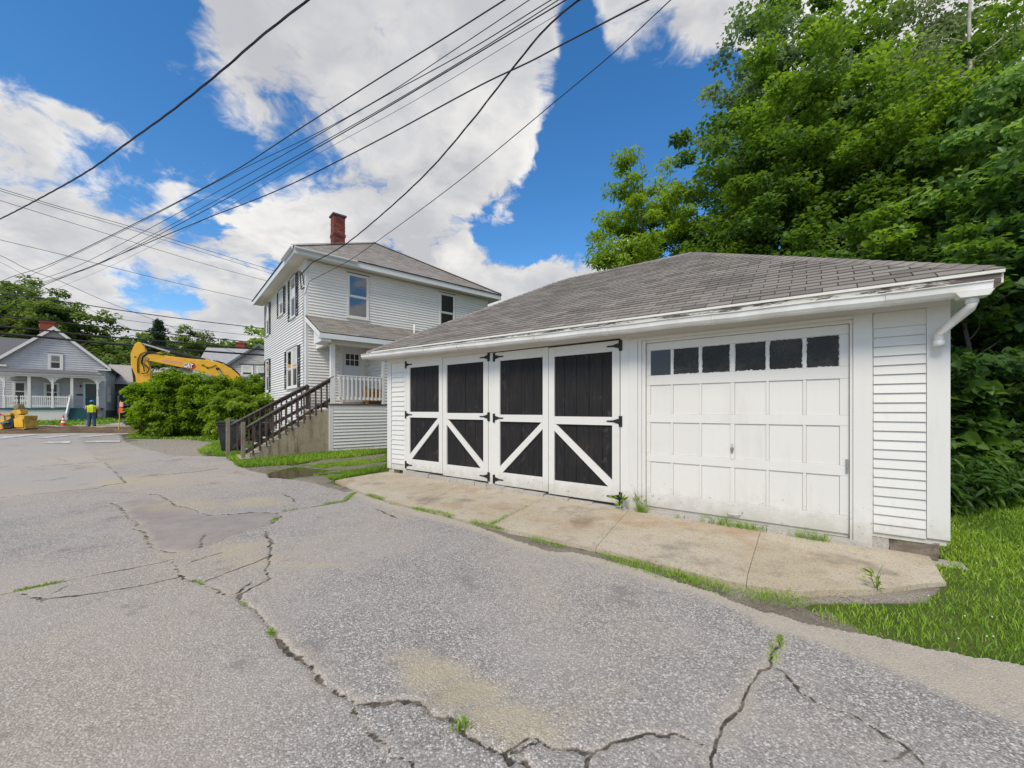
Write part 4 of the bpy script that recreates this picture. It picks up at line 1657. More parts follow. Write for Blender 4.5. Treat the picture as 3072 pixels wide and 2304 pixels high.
MB().box(-.01, PX1, PD + .002, RO - .001, 3.86, 3.875, FR).build('soffit', M['trim'], porch)
MB().prism([FR(PX0 - .02, .03, 4.0), FR(PX0 - .02, PD, 4.0), FR(PX0 - .02, .03, 4.72)], [FR(PX0 + .04, .03, 4.0), FR(PX0 + .04, PD, 4.0), FR(PX0 + .04, .03, 4.72)]).build('gable_infill', M['white'], porch)
MB().prism([FR(PX0 - .32, PD - .55, 3.74), FR(PX0 - .32, RO - .02, 3.74), FR(PX0 - .32, RO - .02, 3.95), FR(PX0 - .32, PD - .55, 4.38)],
           [FR(PX0 - .02, PD - .55, 3.74), FR(PX0 - .02, RO - .02, 3.74), FR(PX0 - .02, RO - .02, 3.95), FR(PX0 - .02, PD - .55, 4.38)]).build('boxed_return', M['trim'], porch)
# vent pipe with its boot
vx = hr(1243, 1.0)
MB().tube([FR(vx, 1.0, 4.2), FR(vx, 1.0, 4.86)], .035, 10).build('vent_pipe', M['pvc'], porch, smooth=True)
MB().tube([FR(vx, 1.0, 4.36), FR(vx, 1.0, 4.42), FR(vx, 1.0, 4.50)], [.20, .10, .05], 10).build('vent_boot', M['rubber'], porch)
# the door
pd = empty('porch_door', (0, 0, 0), 0, house)
d0_, d1_ = dr0, dr1 - .10
MB().box(d0_, d0_ + .09, .0, .04, PFZ, 3.98, FR).build('casing', M['cream'], pd, bevel=.003)
MB().box(d1_ - .06, d1_ + .06, .0, .04, PFZ, 3.98, FR).build('casing', M['cream'], pd, bevel=.003)
MB().box(d0_ + .0905, d1_ - .0605, .0, .038, 3.87, 3.98, FR).build('casing', M['cream'], pd, bevel=.003)
MB().box(d0_ + .09, d1_ - .06, .0, .012, PFZ + .1, 3.87, FR).build('door_leaf', M['fascia'], pd)
dl, dr_ = d0_ + .115, d1_ - .085
for c in range(2):
    w0 = lerp(dl, dr_, .12 + c * .42)
    MB().box(w0, w0 + (dr_ - dl) * .34, .0121, .022, PFZ + .25, PFZ + 1.15, FR).build('door_panel', M['fascia'], pd, bevel=.006)
lz0, lz1 = PFZ + 1.42, PFZ + 1.86
lx0, lx1 = lerp(dl, dr_, .10), lerp(dl, dr_, .88)
lf = MB()
lf.box(lx0 - .03, lx0, .012, .026, lz0 - .03, lz1 + .03, FR)
lf.box(lx1, lx1 + .03, .012, .026, lz0 - .03, lz1 + .03, FR)
lf.box(lx0, lx1, .012, .026, lz0 - .03, lz0, FR)
lf.box(lx0, lx1, .012, .026, lz1, lz1 + .03, FR)
for i in (1, 2):
    x = lerp(lx0, lx1, i / 3)
    lf.box(x - .011, x + .011, .012, .024, lz0, lz1, FR)
lf.box(lx0, lx1, .012, .0235, (lz0 + lz1) / 2 - .011, (lz0 + lz1) / 2 + .011, FR)
lf.build('light_frame', M['trim'], pd)
for i in range(3):
    for j in range(2):
        MB().box(lerp(lx0, lx1, i / 3) + .012, lerp(lx0, lx1, (i + 1) / 3) - .012, .0121, .016, lerp(lz0, lz1, j / 2) + .012, lerp(lz0, lz1, (j + 1) / 2) - .012, FR).build('pane', M['glass_screen'], pd)
kx = lerp(dl, dr_, .93)
MB().ball(FR(kx, .06, PFZ + .98), .032, .032, .032).tube([FR(kx, .01, PFZ + .98), FR(kx, .05, PFZ + .98)], .014, 8).build('door_knob', M['blackmetal'], pd, smooth=True)
MB().box(d0_ + .06, d1_ - .03, .0, .07, PFZ + .002, PFZ + .095, FR).build('threshold', M['tread'], pd)
# white railing
rl = empty('porch_railing', (0, 0, 0), 0, house)
ra, rb2 = hr(1018, 1.5), hr(1145, 1.5)
MB().box(ra - .05, rb2 + .02, -.07, .02, PFZ + .90, PFZ + .935, FP).build('top_rail', M['trim'], rl, bevel=.003)
MB().box(ra - .05, rb2, -.045, -.004, PFZ + .80, PFZ + .885, FP).build('upper_rail', M['trim'], rl, bevel=.003)
MB().box(ra - .07, rb2 + .02, -.045, -.004, PFZ + .135, PFZ + .225, FP).build('lower_rail', M['trim'], rl, bevel=.003)
nb_ = 11
for i in range(nb_):
    x = lerp(ra, rb2 - .07, i / (nb_ - 1))
    MB().box(x - .018, x + .018, -.003, .033, PFZ + .13, PFZ + .895, FP).build('baluster', M['trim'], rl)

# ---- service entrance on the corner: mast, conduit, loop
sv = empty('service_cable', (0, 0, 0), 0, house)
MB().tube([FL(.12, .03, .9), FL(.12, .03, 5.9)], .018, 8).build('conduit', M['fascia'], sv)
lp = [FL(.12, .03, 5.9), FL(.10, .08, 6.25), FL(.16, .16, 6.38), FL(.26, .12, 6.25), FL(.30, .08, 5.85), FL(.24, .1, 5.78), FL(.14, .1, 5.86)]
MB().tube(lp, .016, 8).build('drip_loop', M['rubber'], sv)
MB().box(.10, .28, .01, .06, 5.78, 5.83, FL).build('bracket', M['blackmetal'], sv)
cb = [FL(.20, .035, 5.8 - i * .3) for i in range(14)]
MB().tube([(p[0] + .006 * math.sin(i * 2), p[1], p[2]) for i, p in enumerate(cb)], .012, 6).build('cable', M['rubber'], sv)

# ------------------------------------------------------------------ porch stairs
stairs = empty('porch_stairs', (HC.x, HC.y, 0), HRZ)
tag(stairs, 'concrete porch stairs with stained side wall and dark wooden handrails', 'stairs')
SA, SB = PX0 - .02, -2.02                # from the porch edge down to the foot
D0, D1 = .25, 1.48                       # from house side to camera side
nst = 9
z_top, z_bot = PFZ - .20, .22
land = .42
for i in range(nst):
    a1 = SA - (0 if i == 0 else land + (SA - land - SB) * (i - 1) / (nst - 1))
    a0 = SA - land - (SA - land - SB) * i / (nst - 1)
    zt2 = z_top - (z_top - z_bot) * i / (nst - 1) + .02
    if i == nst - 1:
        zt2 = z_bot + .03
    MB().box(a0 - (.0 if i else 0), a1 + (.0), D0, D1, .0, zt2 - .05, FR).build('stair_block', M['stairs'], stairs)
    MB().box(a0 - .02, a1 - .0015, D0 - .005, D1 + .006, zt2 - .049, zt2, FR).build('tread', M['tread'], stairs, bevel=.008)


def handrail(d, foot, head, newel_top, zoff, has_end, label):
    """foot/head: (a, z) of the top of the cap"""
    h = empty('handrail', (0, 0, 0), 0, stairs)
    h['label'] = label
    fa_, fz = foot
    ha, hz = head
    P = lambda a, z, dd=0: Vector(FR(a, d + dd, z))
    sl = (hz - fz) / (ha - fa_)
    MB().beam(P(fa_, fz), P(ha, hz), .14, .04).build('rail_cap', M['railtop'], h, bevel=.004)
    MB().beam(P(fa_ + .02, fz - .075 + sl * .02), P(ha, hz - .075), .04, .10).build('upper_rail', M['railwood'], h)
    lo = .70
    MB().beam(P(fa_ - .02, fz - lo - sl * .02), P(ha - .05, hz - lo - sl * .05), .04, .10).build('lower_rail', M['railwood'], h)
    n = 14
    for i in range(n):
        a = lerp(fa_ + .16, ha - .04, i / (n - 1))
        z = fz + sl * (a - fa_)
        MB().beam(P(a, z - lo - .20, .042), P(a, z - .04, .042), .04, .04, up=(0, 1, 0)).build('baluster', M['railwood'], h)
    # newel at the foot, with the sawn splice of the photograph
    MB().box(fa_ - .12, fa_ - .02, d - .05, d + .05, .12, newel_top, FR).build('newel_post', M['newel'], h, bevel=.005)
    if has_end:
        MB().box(ha - .05, ha + .05, d - .05, d + .05, hz - 1.35, hz - .02, FR).build('newel_post', M['railwood'], h, bevel=.004)
    return h


zp = lambda a, d, y: 1.6 + (HOR - y) / FPX * (hmw @ Vector(FR(a, d, 0))).y
# near rail
nf = hr(736, D1 - .05)
handrail(D1 - .05, (nf + .02, zp(nf, D1 - .05, 1282)), (hr(1000, D1 - .05), zp(hr(1000, D1 - .05), D1 - .05, 1129)), zp(nf, D1 - .05, 1266), 0, False, 'nearer dark wooden handrail, on the driveway side')
ff = hr(690, D0 + .05)
handrail(D0 + .05, (ff + .02, zp(ff, D0 + .05, 1274)), (hr(922, D0 + .05), zp(hr(922, D0 + .05), D0 + .05, 1154)), zp(ff, D0 + .05, 1259), 0, True, 'farther wooden handrail, against the house corner')

# ------------------------------------------------------------------ chest and stick on the porch
chest = empty('wooden_chest', tuple(hmw @ Vector((hr(1092, 1.0), -1.28, PFZ))), HRZ)
tag(chest, 'orange varnished wooden chest standing behind the white porch railing', 'chest')
cw = hr(1136, 1.0) - hr(1092, 1.0)
MB().box(.0, cw, 0, .45, 0.0, .10).build('plinth', M['porchfloor'], chest)
for i in range(4):
    MB().box(cw * i / 4 + .004, cw * (i + 1) / 4 - .004, .01, .44, .101, .50).build('slat', M['chest'], chest, bevel=.004)
MB().box(-.02, cw + .02, -.01, .46, .501, .53).build('lid', M['chest'], chest, bevel=.004)
MB().box(-.025, .045, -.03, .04, .0, .60).ball((.01, .005, .62), .03, .03, .05).tube([(.01, .005, .62), (.01, .005, .78)], [.028, .008], 8).build('corner_post', M['chest'], chest)
# ------------------------------------------------------------------ grey house across the street
FW = Vector((-39.3, 34.5))            # under the gable peak
FH = empty('grey_house', (FW.x, FW.y, 0), HRZ)
tag(FH, 'grey gabled house with white porch, teal door and steps across the street', 'house')
fmw = Matrix.Translation((FW.x, FW.y, 0)) @ Matrix.Rotation(HRZ, 4, 'Z')


FRo = lambda a, d, z: FR(a, d + .042, z)


def fx(S, d=0.0):
    q = (S - 1536.0) / FPX
    bx, by = FW.x - HL_.x * d, FW.y - HL_.y * d
    return (by * q - bx) / (HR_.x - HR_.y * q)


def fz(S, y, d=0.0):
    t = fx(S, d)
    return 1.6 + (HOR - y) / FPX * (FW.y - HL_.y * d + HR_.y * t)


kc = 360.0 / 1614.0
cX = lambda x: x * kc
cY = lambda y: 950 + y * kc
hwd = fx(cX(1415))                     # half width
ez = fz(cX(1500), cY(700))             # eaves
pz = fz(cX(735), cY(150))              # peak
fl = fz(cX(500), cY(1228), 1.9)        # porch floor
gr = fl - 1.1
fb = MB()
Lh = 9.5
slope = (pz - ez) / (hwd + .35)
wz = ez + slope * .33
fb.prism([FR(-hwd, 0, gr - .3), FR(hwd, 0, gr - .3), FR(hwd, 0, wz), FR(0, 0, pz - .06), FR(-hwd, 0, wz)],
         [FR(-hwd, -Lh, gr - .3), FR(hwd, -Lh, gr - .3), FR(hwd, -Lh, wz), FR(0, -Lh, pz - .06), FR(-hwd, -Lh, wz)])
fwall = fb.build('wall', M['fargrey'], FH)
# siding
bds = []
n = int((pz - .5 - fl) / .19)
for i in range(n):
    zb_, zt_ = fl + i * .19, fl + (i + 1) * .19
    lim = hwd - .06 if zt_ < wz else max(.05, (pz - .1 - zt_) / slope)
    segs = [(-lim, lim)]
    mb = MB()
    for p, q in segs:
        mb.hexa([FR(p, .001, zb_ + .03), FR(q, .001, zb_ + .03), FR(q, .04, zb_ + .03), FR(p, .04, zb_ + .03), FR(p, .001, zt_), FR(q, .001, zt_), FR(q, .005, zt_), FR(p, .005, zt_)])
    bds.append((2 * lim, mb))
FSd = lambda a, d, z: (hwd + d, a, z)
bds += clapboards(FSd, .06, Lh, fl - .2, wz - .1, .19, proud=.02)
place_boards(bds, M['fargrey'], fwall)
MB().box(hwd - .08, hwd + .024, -.05, .026, gr, wz - .05, FR).build('corner_board', M['fargrey'], fwall)
# roof slabs and rakes
for sg in (-1, 1):
    o0, o1 = .40, Lh + .3
    e = hwd + .40
    zee = pz - slope * e
    pr_ = MB().prism([FR(0, o0, pz - .02), FR(sg * e, o0, zee - .02), FR(sg * e, o0, zee + .10), FR(0, o0, pz + .10)],
                     [FR(0, -o1, pz - .02), FR(sg * e, -o1, zee - .02), FR(sg * e, -o1, zee + .10), FR(0, -o1, pz + .10)])
    o = pr_.build('roof', M['farroof'], FH)
    MB().prism([FR(0, o0 + .002, pz - .20), FR(sg * e, o0 + .002, zee - .20), FR(sg * e, o0 + .002, zee + .07), FR(0, o0 + .002, pz + .07)],
               [FR(0, o0 + .05, pz - .20), FR(sg * e, o0 + .05, zee - .20), FR(sg * e, o0 + .05, zee + .07), FR(0, o0 + .05, pz + .07)]).build('rake_board', M['trim'], FH)
    MB().box(min(sg * (e - .9), sg * e), max(sg * (e - .9), sg * e), .0, .42, zee - .18, zee - .06, FR).build('cornice_return', M['trim'], FH)
# left wing roof
MB().prism([FR(-hwd - 6, -3.0, wz - .6), FR(-1.0, -3.0, wz - .6), FR(-1.0, -6, pz - .45), FR(-hwd - 6, -6, pz - .45)],
           [FR(-hwd - 6, -3.0, wz - .75), FR(-1.0, -3.0, wz - .75), FR(-1.0, -6, pz - .6), FR(-hwd - 6, -6, pz - .6)]).build('wing_roof', M['farroof'], FH)
MB().box(-hwd - 5.8, -hwd, -8.8, -3.4, gr - .3, wz - .45, FR).build('wing_wall', M['fargrey'], FH)
MB().box(-hwd - 5.9, -hwd - .3, -3.39, -3.0, wz - .85, wz - .62, FR).build('fascia', M['trim'], FH)
# chimney
fch = empty('chimney', (0, 0, 0), 0, FH)
chx = fx(cX(640), -3.0)
MB().box(chx - .45, chx + .45, -3.6, -2.8, pz - 1.5, fz(cX(640), cY(85), -3.0), FR).build('chimney_stack', M['brick'], fch)
ct = fz(cX(640), cY(85), -3.0)
MB().box(chx - .5, chx + .5, -3.65, -2.75, ct + .002, ct + .12, FR).build('chimney_crown', M['brick'], fch)
for o in fch.children:
    o.data.attributes.new('tint', 'FLOAT', 'POINT').data.foreach_set('value', [.45] * len(o.data.vertices))
# gable window
sash_window(FRo, fx(cX(645)), fx(cX(852)), fz(cX(645), cY(718)), fz(cX(645), cY(490)), FH, ('glass', 'glass_screen'), fw=.16)
# porch
pd_ = 1.9
pl, prr = fx(cX(8), pd_), fx(cX(1330), pd_)
ftop = fz(cX(700), cY(812), pd_)
fpor = empty('porch', (0, 0, 0), 0, FH)
FQ = lambda a, d, z: (a, -pd_ - d, z)
MB().box(pl - .1, prr + .1, .0, pd_ + .08, fl - .14, fl, FR).build('porch_floor', M['teal'], fpor)
MB().box(pl, fx(cX(915), pd_), -.12, .0, gr - .2, fl - .15, FQ).build('skirt_board', M['trim'], fpor)
MB().box(prr - .1, prr, .0, pd_ - .121, gr - .2, fl - .15, FR).build('skirt_board', M['trim'], fpor)
MB().box(pl - .15, prr + .2, -.16, .06, ftop, ftop + .16, FQ).build('porch_beam', M['trim'], fpor)
MB().box(pl - .25, prr + .32, -.2, .2, ftop + .161, ftop + .27, FQ).build('porch_fascia', M['trim'], fpor)
hi_ = ftop + .28 + .42
MB().prism([FR(pl - .3, pd_ + .25, ftop + .27), FR(prr + .35, pd_ + .25, ftop + .27), FR(prr - .8, .0, hi_), FR(pl + .8, .0, hi_)],
           [FR(pl - .3, pd_ + .25, ftop + .31), FR(prr + .35, pd_ + .25, ftop + .31), FR(prr - .8, .0, hi_ + .05), FR(pl + .8, .0, hi_ + .05)]).build('porch_roof', M['farroof'], fpor)
MB().box(pl, prr, .02, pd_ - .1, ftop + .02, ftop + .05, FR).build('porch_ceiling', M['fargrey'], fpor)
posts = [(cX(50), 1), (cX(390), 0), (cX(705), 1), (cX(965), 0), (cX(1312), 1)]
for S, turned in posts:
    a = fx(S, pd_)
    pb = MB()
    if turned:
        pb.box(a - .075, a + .075, -.15, .0, fl + .001, fl + .95, FQ)
        pb.tube([FQ(a, -.075, fl + .95), FQ(a, -.075, fl + 1.05), FQ(a, -.075, fl + 1.12), FQ(a, -.075, fl + 1.5), FQ(a, -.075, fl + 1.58)], [.075, .05, .07, .055, .075], 10)
        pb.box(a - .07, a + .07, -.145, -.005, fl + 1.58, ftop - .001, FQ)
        for sg in (-1, 1):
            arc = [(a + sg * .07, ftop - .45), (a + sg * .14, ftop - .40), (a + sg * .22, ftop - .22), (a + sg * .38, ftop - .10), (a + sg * .55, ftop - .07), (a + sg * .55, ftop - .005), (a + sg * .07, ftop - .005)]
            pb.prism([FQ(p, -.10, z) for p, z in arc], [FQ(p, -.05, z) for p, z in arc])
    else:
        pb.box(a - .085, a + .085, -.15, .0, fl + .001, ftop - .001, FQ)
    pb.build('porch_post', M['trim'], fpor)
frl = empty('porch_railing', (0, 0, 0), 0, FH)
a0, a1 = pl + .08, fx(cX(960), pd_)
MB().box(a0, a1, -.12, -.03, fl + .86, fl + .94, FQ).build('top_rail', M['trim'], frl)
MB().box(a0, a1, -.11, -.04, fl + .12, fl + .20, FQ).build('lower_rail', M['trim'], frl)
nbal = 34
for i in range(nbal):
    a = lerp(a0 + .05, a1 - .05, i / (nbal - 1))
    MB().box(a - .025, a + .025, -.10, -.05, fl + .06, fl + 1.0, FQ).build('baluster', M['trim'], frl)
# steps
st0, st1 = fx(cX(930), pd_ + .1), fx(cX(1250), pd_ + .1)
fst = empty('porch_steps', (0, 0, 0), 0, FH)
for i in range(6):
    zt_ = fl - .02 - (i + 0) * (fl - gr) / 6
    MB().box(st0 + .12, st1, .02 + i * .27, .02 + (i + 1) * .27 + .03, gr - .2, zt_ - .045, FQ).build('riser', M['teal'], fst)
    MB().box(st0 + .10, st1 + .02, .0205 + i * .27, .02 + (i + 1) * .27 + .05, zt_ - .044, zt_, FQ).build('tread', M['teal'], fst)
MB().prism([FQ(st0 - .02, .05, fl + .9), FQ(st0 - .02, 1.6, gr + .65), FQ(st0 - .02, 1.6, gr + .1), FQ(st0 - .02, .05, fl - .05)],
           [FQ(st0 + .06, .05, fl + .9), FQ(st0 + .06, 1.6, gr + .65), FQ(st0 + .06, 1.6, gr + .1), FQ(st0 + .06, .05, fl - .05)]).build('stair_rail', M['trim'], fst)
MB().box(st0 - .04, st0 + .08, -.05, .06, fl, fl + 1.1, FQ).build('newel_post', M['trim'], fst)
# door, windows and mailbox under the porch
fd = empty('front_door', (0, 0, 0), 0, FH)
e0_, e1_ = fx(cX(1150)), fx(cX(1300))
dz = fz(cX(1140), cY(905))
MB().box(e0_, e1_, .022, .05, fl, dz, FR).build('door_leaf', M['teal'], fd)
MB().box(e0_ - .14, e0_ - .002, .02, .07, fl, dz + .15, FR).build('casing', M['trim'], fd)
MB().box(e1_ + .002, e1_ + .14, .02, .07, fl, dz + .15, FR).build('casing', M['trim'], fd)
MB().box(e0_, e1_, .02, .069, dz + .002, dz + .15, FR).build('casing', M['trim'], fd)
MB().box(e0_ + .12, e1_ - .12, .0505, .056, fl + 1.0, dz - .12, FR).build('pane', M['glass_screen'], fd)
MB().ball(FR(e0_ + .08, .09, fl + .95), .04, .04, .04).build('door_knob', M['metal'], fd)
for (p, q, t_, c) in ((170, 370, 870, 'w'), (590, 805, 890, 'w')):
    sash_window(FRo, fx(cX(p)), fx(cX(q)), fl + .55, fz(cX(q), cY(t_)), FH, ('glass_screen', 'glass_screen'), fw=.13)
MB().box(fx(cX(1030)), fx(cX(1112)), .022, .14, fl + 1.12, fl + 1.24, FR).build('mailbox', M['blackmetal'], FH, bevel=.01)
MB().box(fx(cX(1078)), fx(cX(1095)), .022, .15, fl + 1.85, fl + 2.05, FR).build('porch_lamp', M['blackmetal'], FH)
# side windows
for c in (1.3, 2.9):
    sash_window(lambda a, d, z: FSd(a, d + .022, z), c, c + .85, fl + .6, fl + 2.1, FH, ('glass', 'glass'), fw=.10)
MB().box(-hwd, hwd + .01, -Lh, -.01, gr - .4, fl - .201, lambda a, d, z: (a * 1.003, -d, z)).build('foundation', M['fardark'], FH)

# ------------------------------------------------------------------ low dark building beside it
def wpt(S, y, Y):
    a, b = ray(S, y)
    return Vector((a * Y, Y, 1.6 + b * Y))


p = wpt(352, 1230, 43)
LB = empty('low_building', (p.x, p.y, 0), HRZ)
tag(LB, 'low dark blue grey outbuilding with pale shingled roof right of the grey house', 'outbuilding')
lzr, lze = wpt(352, 1098, 45).z, wpt(352, 1149, 43).z
lg = float(gz(43))
MB().box(-.6, 7.0, 0, 6.0, lg - .4, lze).build('wall', M['fardark'], LB)
MB().prism([(-.9, -.4, lze - .05), (7.3, -.4, lze - .05), (7.3, 3.0, lzr), (-.9, 3.0, lzr)], [(-.9, -.4, lze + .10), (7.3, -.4, lze + .10), (7.3, 3.0, lzr + .15), (-.9, 3.0, lzr + .15)]).build('roof', M['paleroofcap'], LB)
MB().prism([(-.9, 6.4, lze - .05), (7.3, 6.4, lze - .05), (7.3, 3.001, lzr), (-.9, 3.001, lzr)], [(-.9, 6.4, lze + .10), (7.3, 6.4, lze + .10), (7.3, 3.001, lzr + .15), (-.9, 3.001, lzr + .15)]).build('roof', M['paleroofcap'], LB)
MB().box(-.9, 7.3, -.44, -.405, lze - .12, lze + .08).build('fascia', M['fargrey'], LB)
MB().box(.35, 1.25, -.05, -.001, lg + .2, lg + 2.2).build('door', M['teal'], LB)
for (x_, h_) in ((.1, 2.0), (1.45, 2.0)):
    MB().box(x_, x_ + .12, -1.2, -1.08, lg, lg + h_).build('rail_post', M['trim'], LB)
MB().box(.1, 1.6, -1.18, -1.10, lg + .95, lg + 1.05).build('rail', M['trim'], LB)

# ------------------------------------------------------------------ warm grey house behind the hedge
p = wpt(779, 1230, 40)
GHs = empty('gabled_house', (p.x, p.y, 0), HRZ - R(22))
tag(GHs, 'warm grey house with dark green rakes and paired white windows behind the hedge', 'house')
gmw2 = Matrix.Translation((p.x, p.y, 0)) @ Matrix.Rotation(HRZ - R(22), 4, 'Z')
gpz = wpt(779, 1034, 40).z
gsl = .78
hw2 = 3.6
gg = float(gz(40))
wz2 = gpz - gsl * hw2
gw = MB().prism([FR(-hw2, 0, gg - .4), FR(hw2, 0, gg - .4), FR(hw2, 0, wz2), FR(0, 0, gpz - .08), FR(-hw2, 0, wz2)],
                [FR(-hw2, -8, gg - .4), FR(hw2, -8, gg - .4), FR(hw2, -8, wz2), FR(0, -8, gpz - .08), FR(-hw2, -8, wz2)]).build('wall', M['fargrey2'], GHs)
bds = []
z = gg + .8
while z < gpz - .4:
    lim = min(hw2 - .02, (gpz - .15 - z - .18) / gsl)
    mb = MB().hexa([FR(-lim, .001, z + .03), FR(lim, .001, z + .03), FR(lim, .04, z + .03), FR(-lim, .04, z + .03), FR(-lim, .001, z + .18), FR(lim, .001, z + .18), FR(lim, .005, z + .18), FR(-lim, .005, z + .18)])
    bds.append((lim, mb))
    z += .18
place_boards(bds, M['fargrey2'], gw)
for sg in (-1, 1):
    e = hw2 + .35
    zee = gpz - gsl * e
    MB().prism([FR(0, .35, gpz - .02), FR(sg * e, .35, zee - .02), FR(sg * e, .35, zee + .09), FR(0, .35, gpz + .09)],
               [FR(0, -8.3, gpz - .02), FR(sg * e, -8.3, zee - .02), FR(sg * e, -8.3, zee + .09), FR(0, -8.3, gpz + .09)]).build('roof', M['palegreyroof'], GHs)
    MB().prism([FR(0, .352, gpz - .16), FR(sg * e, .352, zee - .16), FR(sg * e, .352, zee + .08), FR(0, .352, gpz + .08)],
               [FR(0, .40, gpz - .16), FR(sg * e, .40, zee - .16), FR(sg * e, .40, zee + .08), FR(0, .40, gpz + .08)]).build('rake_board', M['greentrim'], GHs)
# side wing whose roof runs left
zr_ = gpz - .15
MB().prism([FR(-5.6, .3, wz2 - .5), FR(-.2, .3, wz2 - .5), FR(-.2, -3.4, zr_), FR(-5.6, -3.4, zr_)], [FR(-5.6, .3, wz2 - .38), FR(-.2, .3, wz2 - .38), FR(-.2, -3.4, zr_ + .1), FR(-5.6, -3.4, zr_ + .1)]).build('wing_roof', M['palegreyroof'], GHs)
MB().box(-5.4, -hw2 - .01, -7, .0, gg - .4, wz2 - .45, FR).build('wing_wall', M['fargrey'], GHs)
MB().box(-5.2, -5.0, .001, .05, gg, wz2 - .5, FR).build('corner_board', M['trim'], GHs)
for x0_ in (-1.55, -.25):
    zt2 = wpt(758, 1097, 40).z
    sash_window(FRo, x0_, x0_ + 1.0, wpt(758, 1137, 40).z, zt2, GHs, ('curtain', 'glass_screen'), fw=.11)
zt2 = wpt(758, 1097, 40).z
zb2_ = wpt(758, 1137, 40).z
MB().box(-1.75, .95, .0245, .05, zb2_ - .22, zb2_ - .05, FR).build('window_trim', M['greentrim'], GHs)
MB().box(-1.75, .95, .0245, .05, zt2 + .03, zt2 + .18, FR).build('window_trim', M['greentrim'], GHs)
g2c = empty('chimney', (0, 0, 0), 0, GHs)
cp = gmw2.inverted() @ wpt(724, 1100, 44)
o = MB().box(cp.x - .40, cp.x + .40, cp.y - .4, cp.y + .4, gpz - 2.0, wpt(724, 1032, 44).z).build('chimney_stack', M['brick'], g2c)
o.data.attributes.new('tint', 'FLOAT', 'POINT').data.foreach_set('value', [.4] * 8)
zc = wpt(724, 1032, 44).z
o = MB().box(cp.x - .47, cp.x + .47, cp.y - .47, cp.y + .47, zc + .002, zc + .16).build('chimney_crown', M['brick'], g2c)
o.data.attributes.new('tint', 'FLOAT', 'POINT').data.foreach_set('value', [.7] * 8)
# ------------------------------------------------------------------ ground
def GP(pts):
    return [tuple(G(*p)[:2]) for p in pts]


c5 = lambda L: [(x * .4973, y * .4973 + 1250) for x, y in L]
c6 = lambda L: [(600 + x * .6329, 1700 + y * .6329) for x, y in L]
c7 = lambda L: [(1700 + x * .6203, 1650 + y * .6203) for x, y in L]
c8 = lambda L: [(650 + x * .2713, 1340 + y * .2713) for x, y in L]
c4 = lambda L: [(1800 + x * .575, 850 + y * .575) for x, y in L]
c3 = lambda L: [(1080 + x * .4159, 900 + y * .4159) for x, y in L]

# right hand boundary of the paved surface, from the near right corner round to the cross street
edge_r = GP(c7([(2212, 560), (1800, 480), (1500, 420), (1250, 370), (1050, 320), (900, 280), (730, 210), (600, 170), (420, 110), (240, 60), (40, 10)]))
edge_r += GP([(1640, 1652), (1471, 1592), (1371, 1560), (1275, 1533), (1184, 1512), (1105, 1488), (1065, 1470)])
edge_r += GP(c8([(1440, 500), (1090, 400), (800, 352), (610, 335), (560, 300), (400, 265), (260, 215), (170, 150), (110, 110), (0, 105)]))
edge_r += GP(c5([(1220, 238), (1060, 235), (950, 205), (870, 185), (780, 150), (750, 112)]))
drive_poly = [(9.0, -6.0), (9.0, 1.2), (5.5, 1.75)] + [edge_r[0]] + edge_r[1:] + GP([(373, 1303)]) + [(-15.0, 24.5), (-9.5, 31.0), (-18, 38), (-60, 12), (-60, -6)]

cracks = []   # (polyline, half width, depth, sandy side band)
cracks.append((GP(c5([(1040, 870), (1080, 940), (1120, 975), (1180, 990), (1330, 1050), (1440, 1085)])), .012, .012, .05))
cracks.append((GP(c5([(1440, 1085), (1500, 1140), (1580, 1190), (1650, 1265), (1640, 1320), (1700, 1370)])), .020, .03, .07))
cracks.append((GP(c5([(1690, 1365), (1730, 1395), (1770, 1420)])), .030, .03, .06))
cracks.append((GP(c6([(350, 330), (430, 390), (490, 430), (520, 490), (590, 550), (660, 600), (740, 645)])), .017, .03, .09))
cracks.append((GP(c6([(740, 645), (860, 635), (940, 625), (1030, 640), (1100, 675), (1180, 700), (1230, 745), (1290, 790), (1340, 820), (1430, 865), (1500, 925), (1550, 954), (1620, 1010)])), .022, .035, .03))
cracks.append((GP(c6([(1430, 865), (1500, 840), (1550, 820), (1620, 830), (1680, 855), (1740, 860), (1850, 890), (1900, 870), (1960, 850), (2020, 810), (2100, 797), (2212, 795)])), .009, .018, .02))
cracks.append((GP(c7([(0, 965), (120, 985), (220, 950), (280, 910), (360, 890), (520, 885), (600, 905), (660, 925)])), .009, .018, .02))
cracks.append((GP(c6([(1480, 870), (1560, 865), (1650, 855)])), .004, .01, .0))
cracks.append((GP(c7([(120, 985), (90, 1030), (60, 1060)])), .006, .012, .02))
cracks.append((GP(c7([(1040, 420), (1000, 480), (990, 540), (930, 590), (870, 660), (820, 740), (740, 860), (700, 980), (690, 1054)])), .008, .012, .09))
cracks.append((GP(c7([(1000, 560), (1100, 640), (1200, 710), (1260, 760), (1360, 790), (1450, 845), (1550, 900), (1640, 945), (1700, 1040)])), .007, .015, .02))
cracks.append((GP(c7([(380, 350), (460, 370), (550, 385), (700, 440), (900, 520)])), .003, .006, .0))
cracks.append((GP(c7([(1640, 945), (1600, 985), (1500, 1010)])), .005, .01, .0))
cracks.append((GP(c5([(670, 520), (740, 545), (770, 600), (830, 640), (810, 675), (880, 700), (870, 730), (915, 770), (930, 795), (1050, 820)])), .014, .02, .10))
cracks.append((GP(c5([(1050, 820), (1200, 790), (1350, 735), (1500, 680), (1640, 640), (1700, 600)])), .014, .022, .03))
cracks.append((GP(c5([(1700, 600), (1670, 580), (1560, 573), (1360, 590), (1250, 590), (1150, 555), (1050, 530), (960, 470), (880, 465)])), .010, .016, .03))
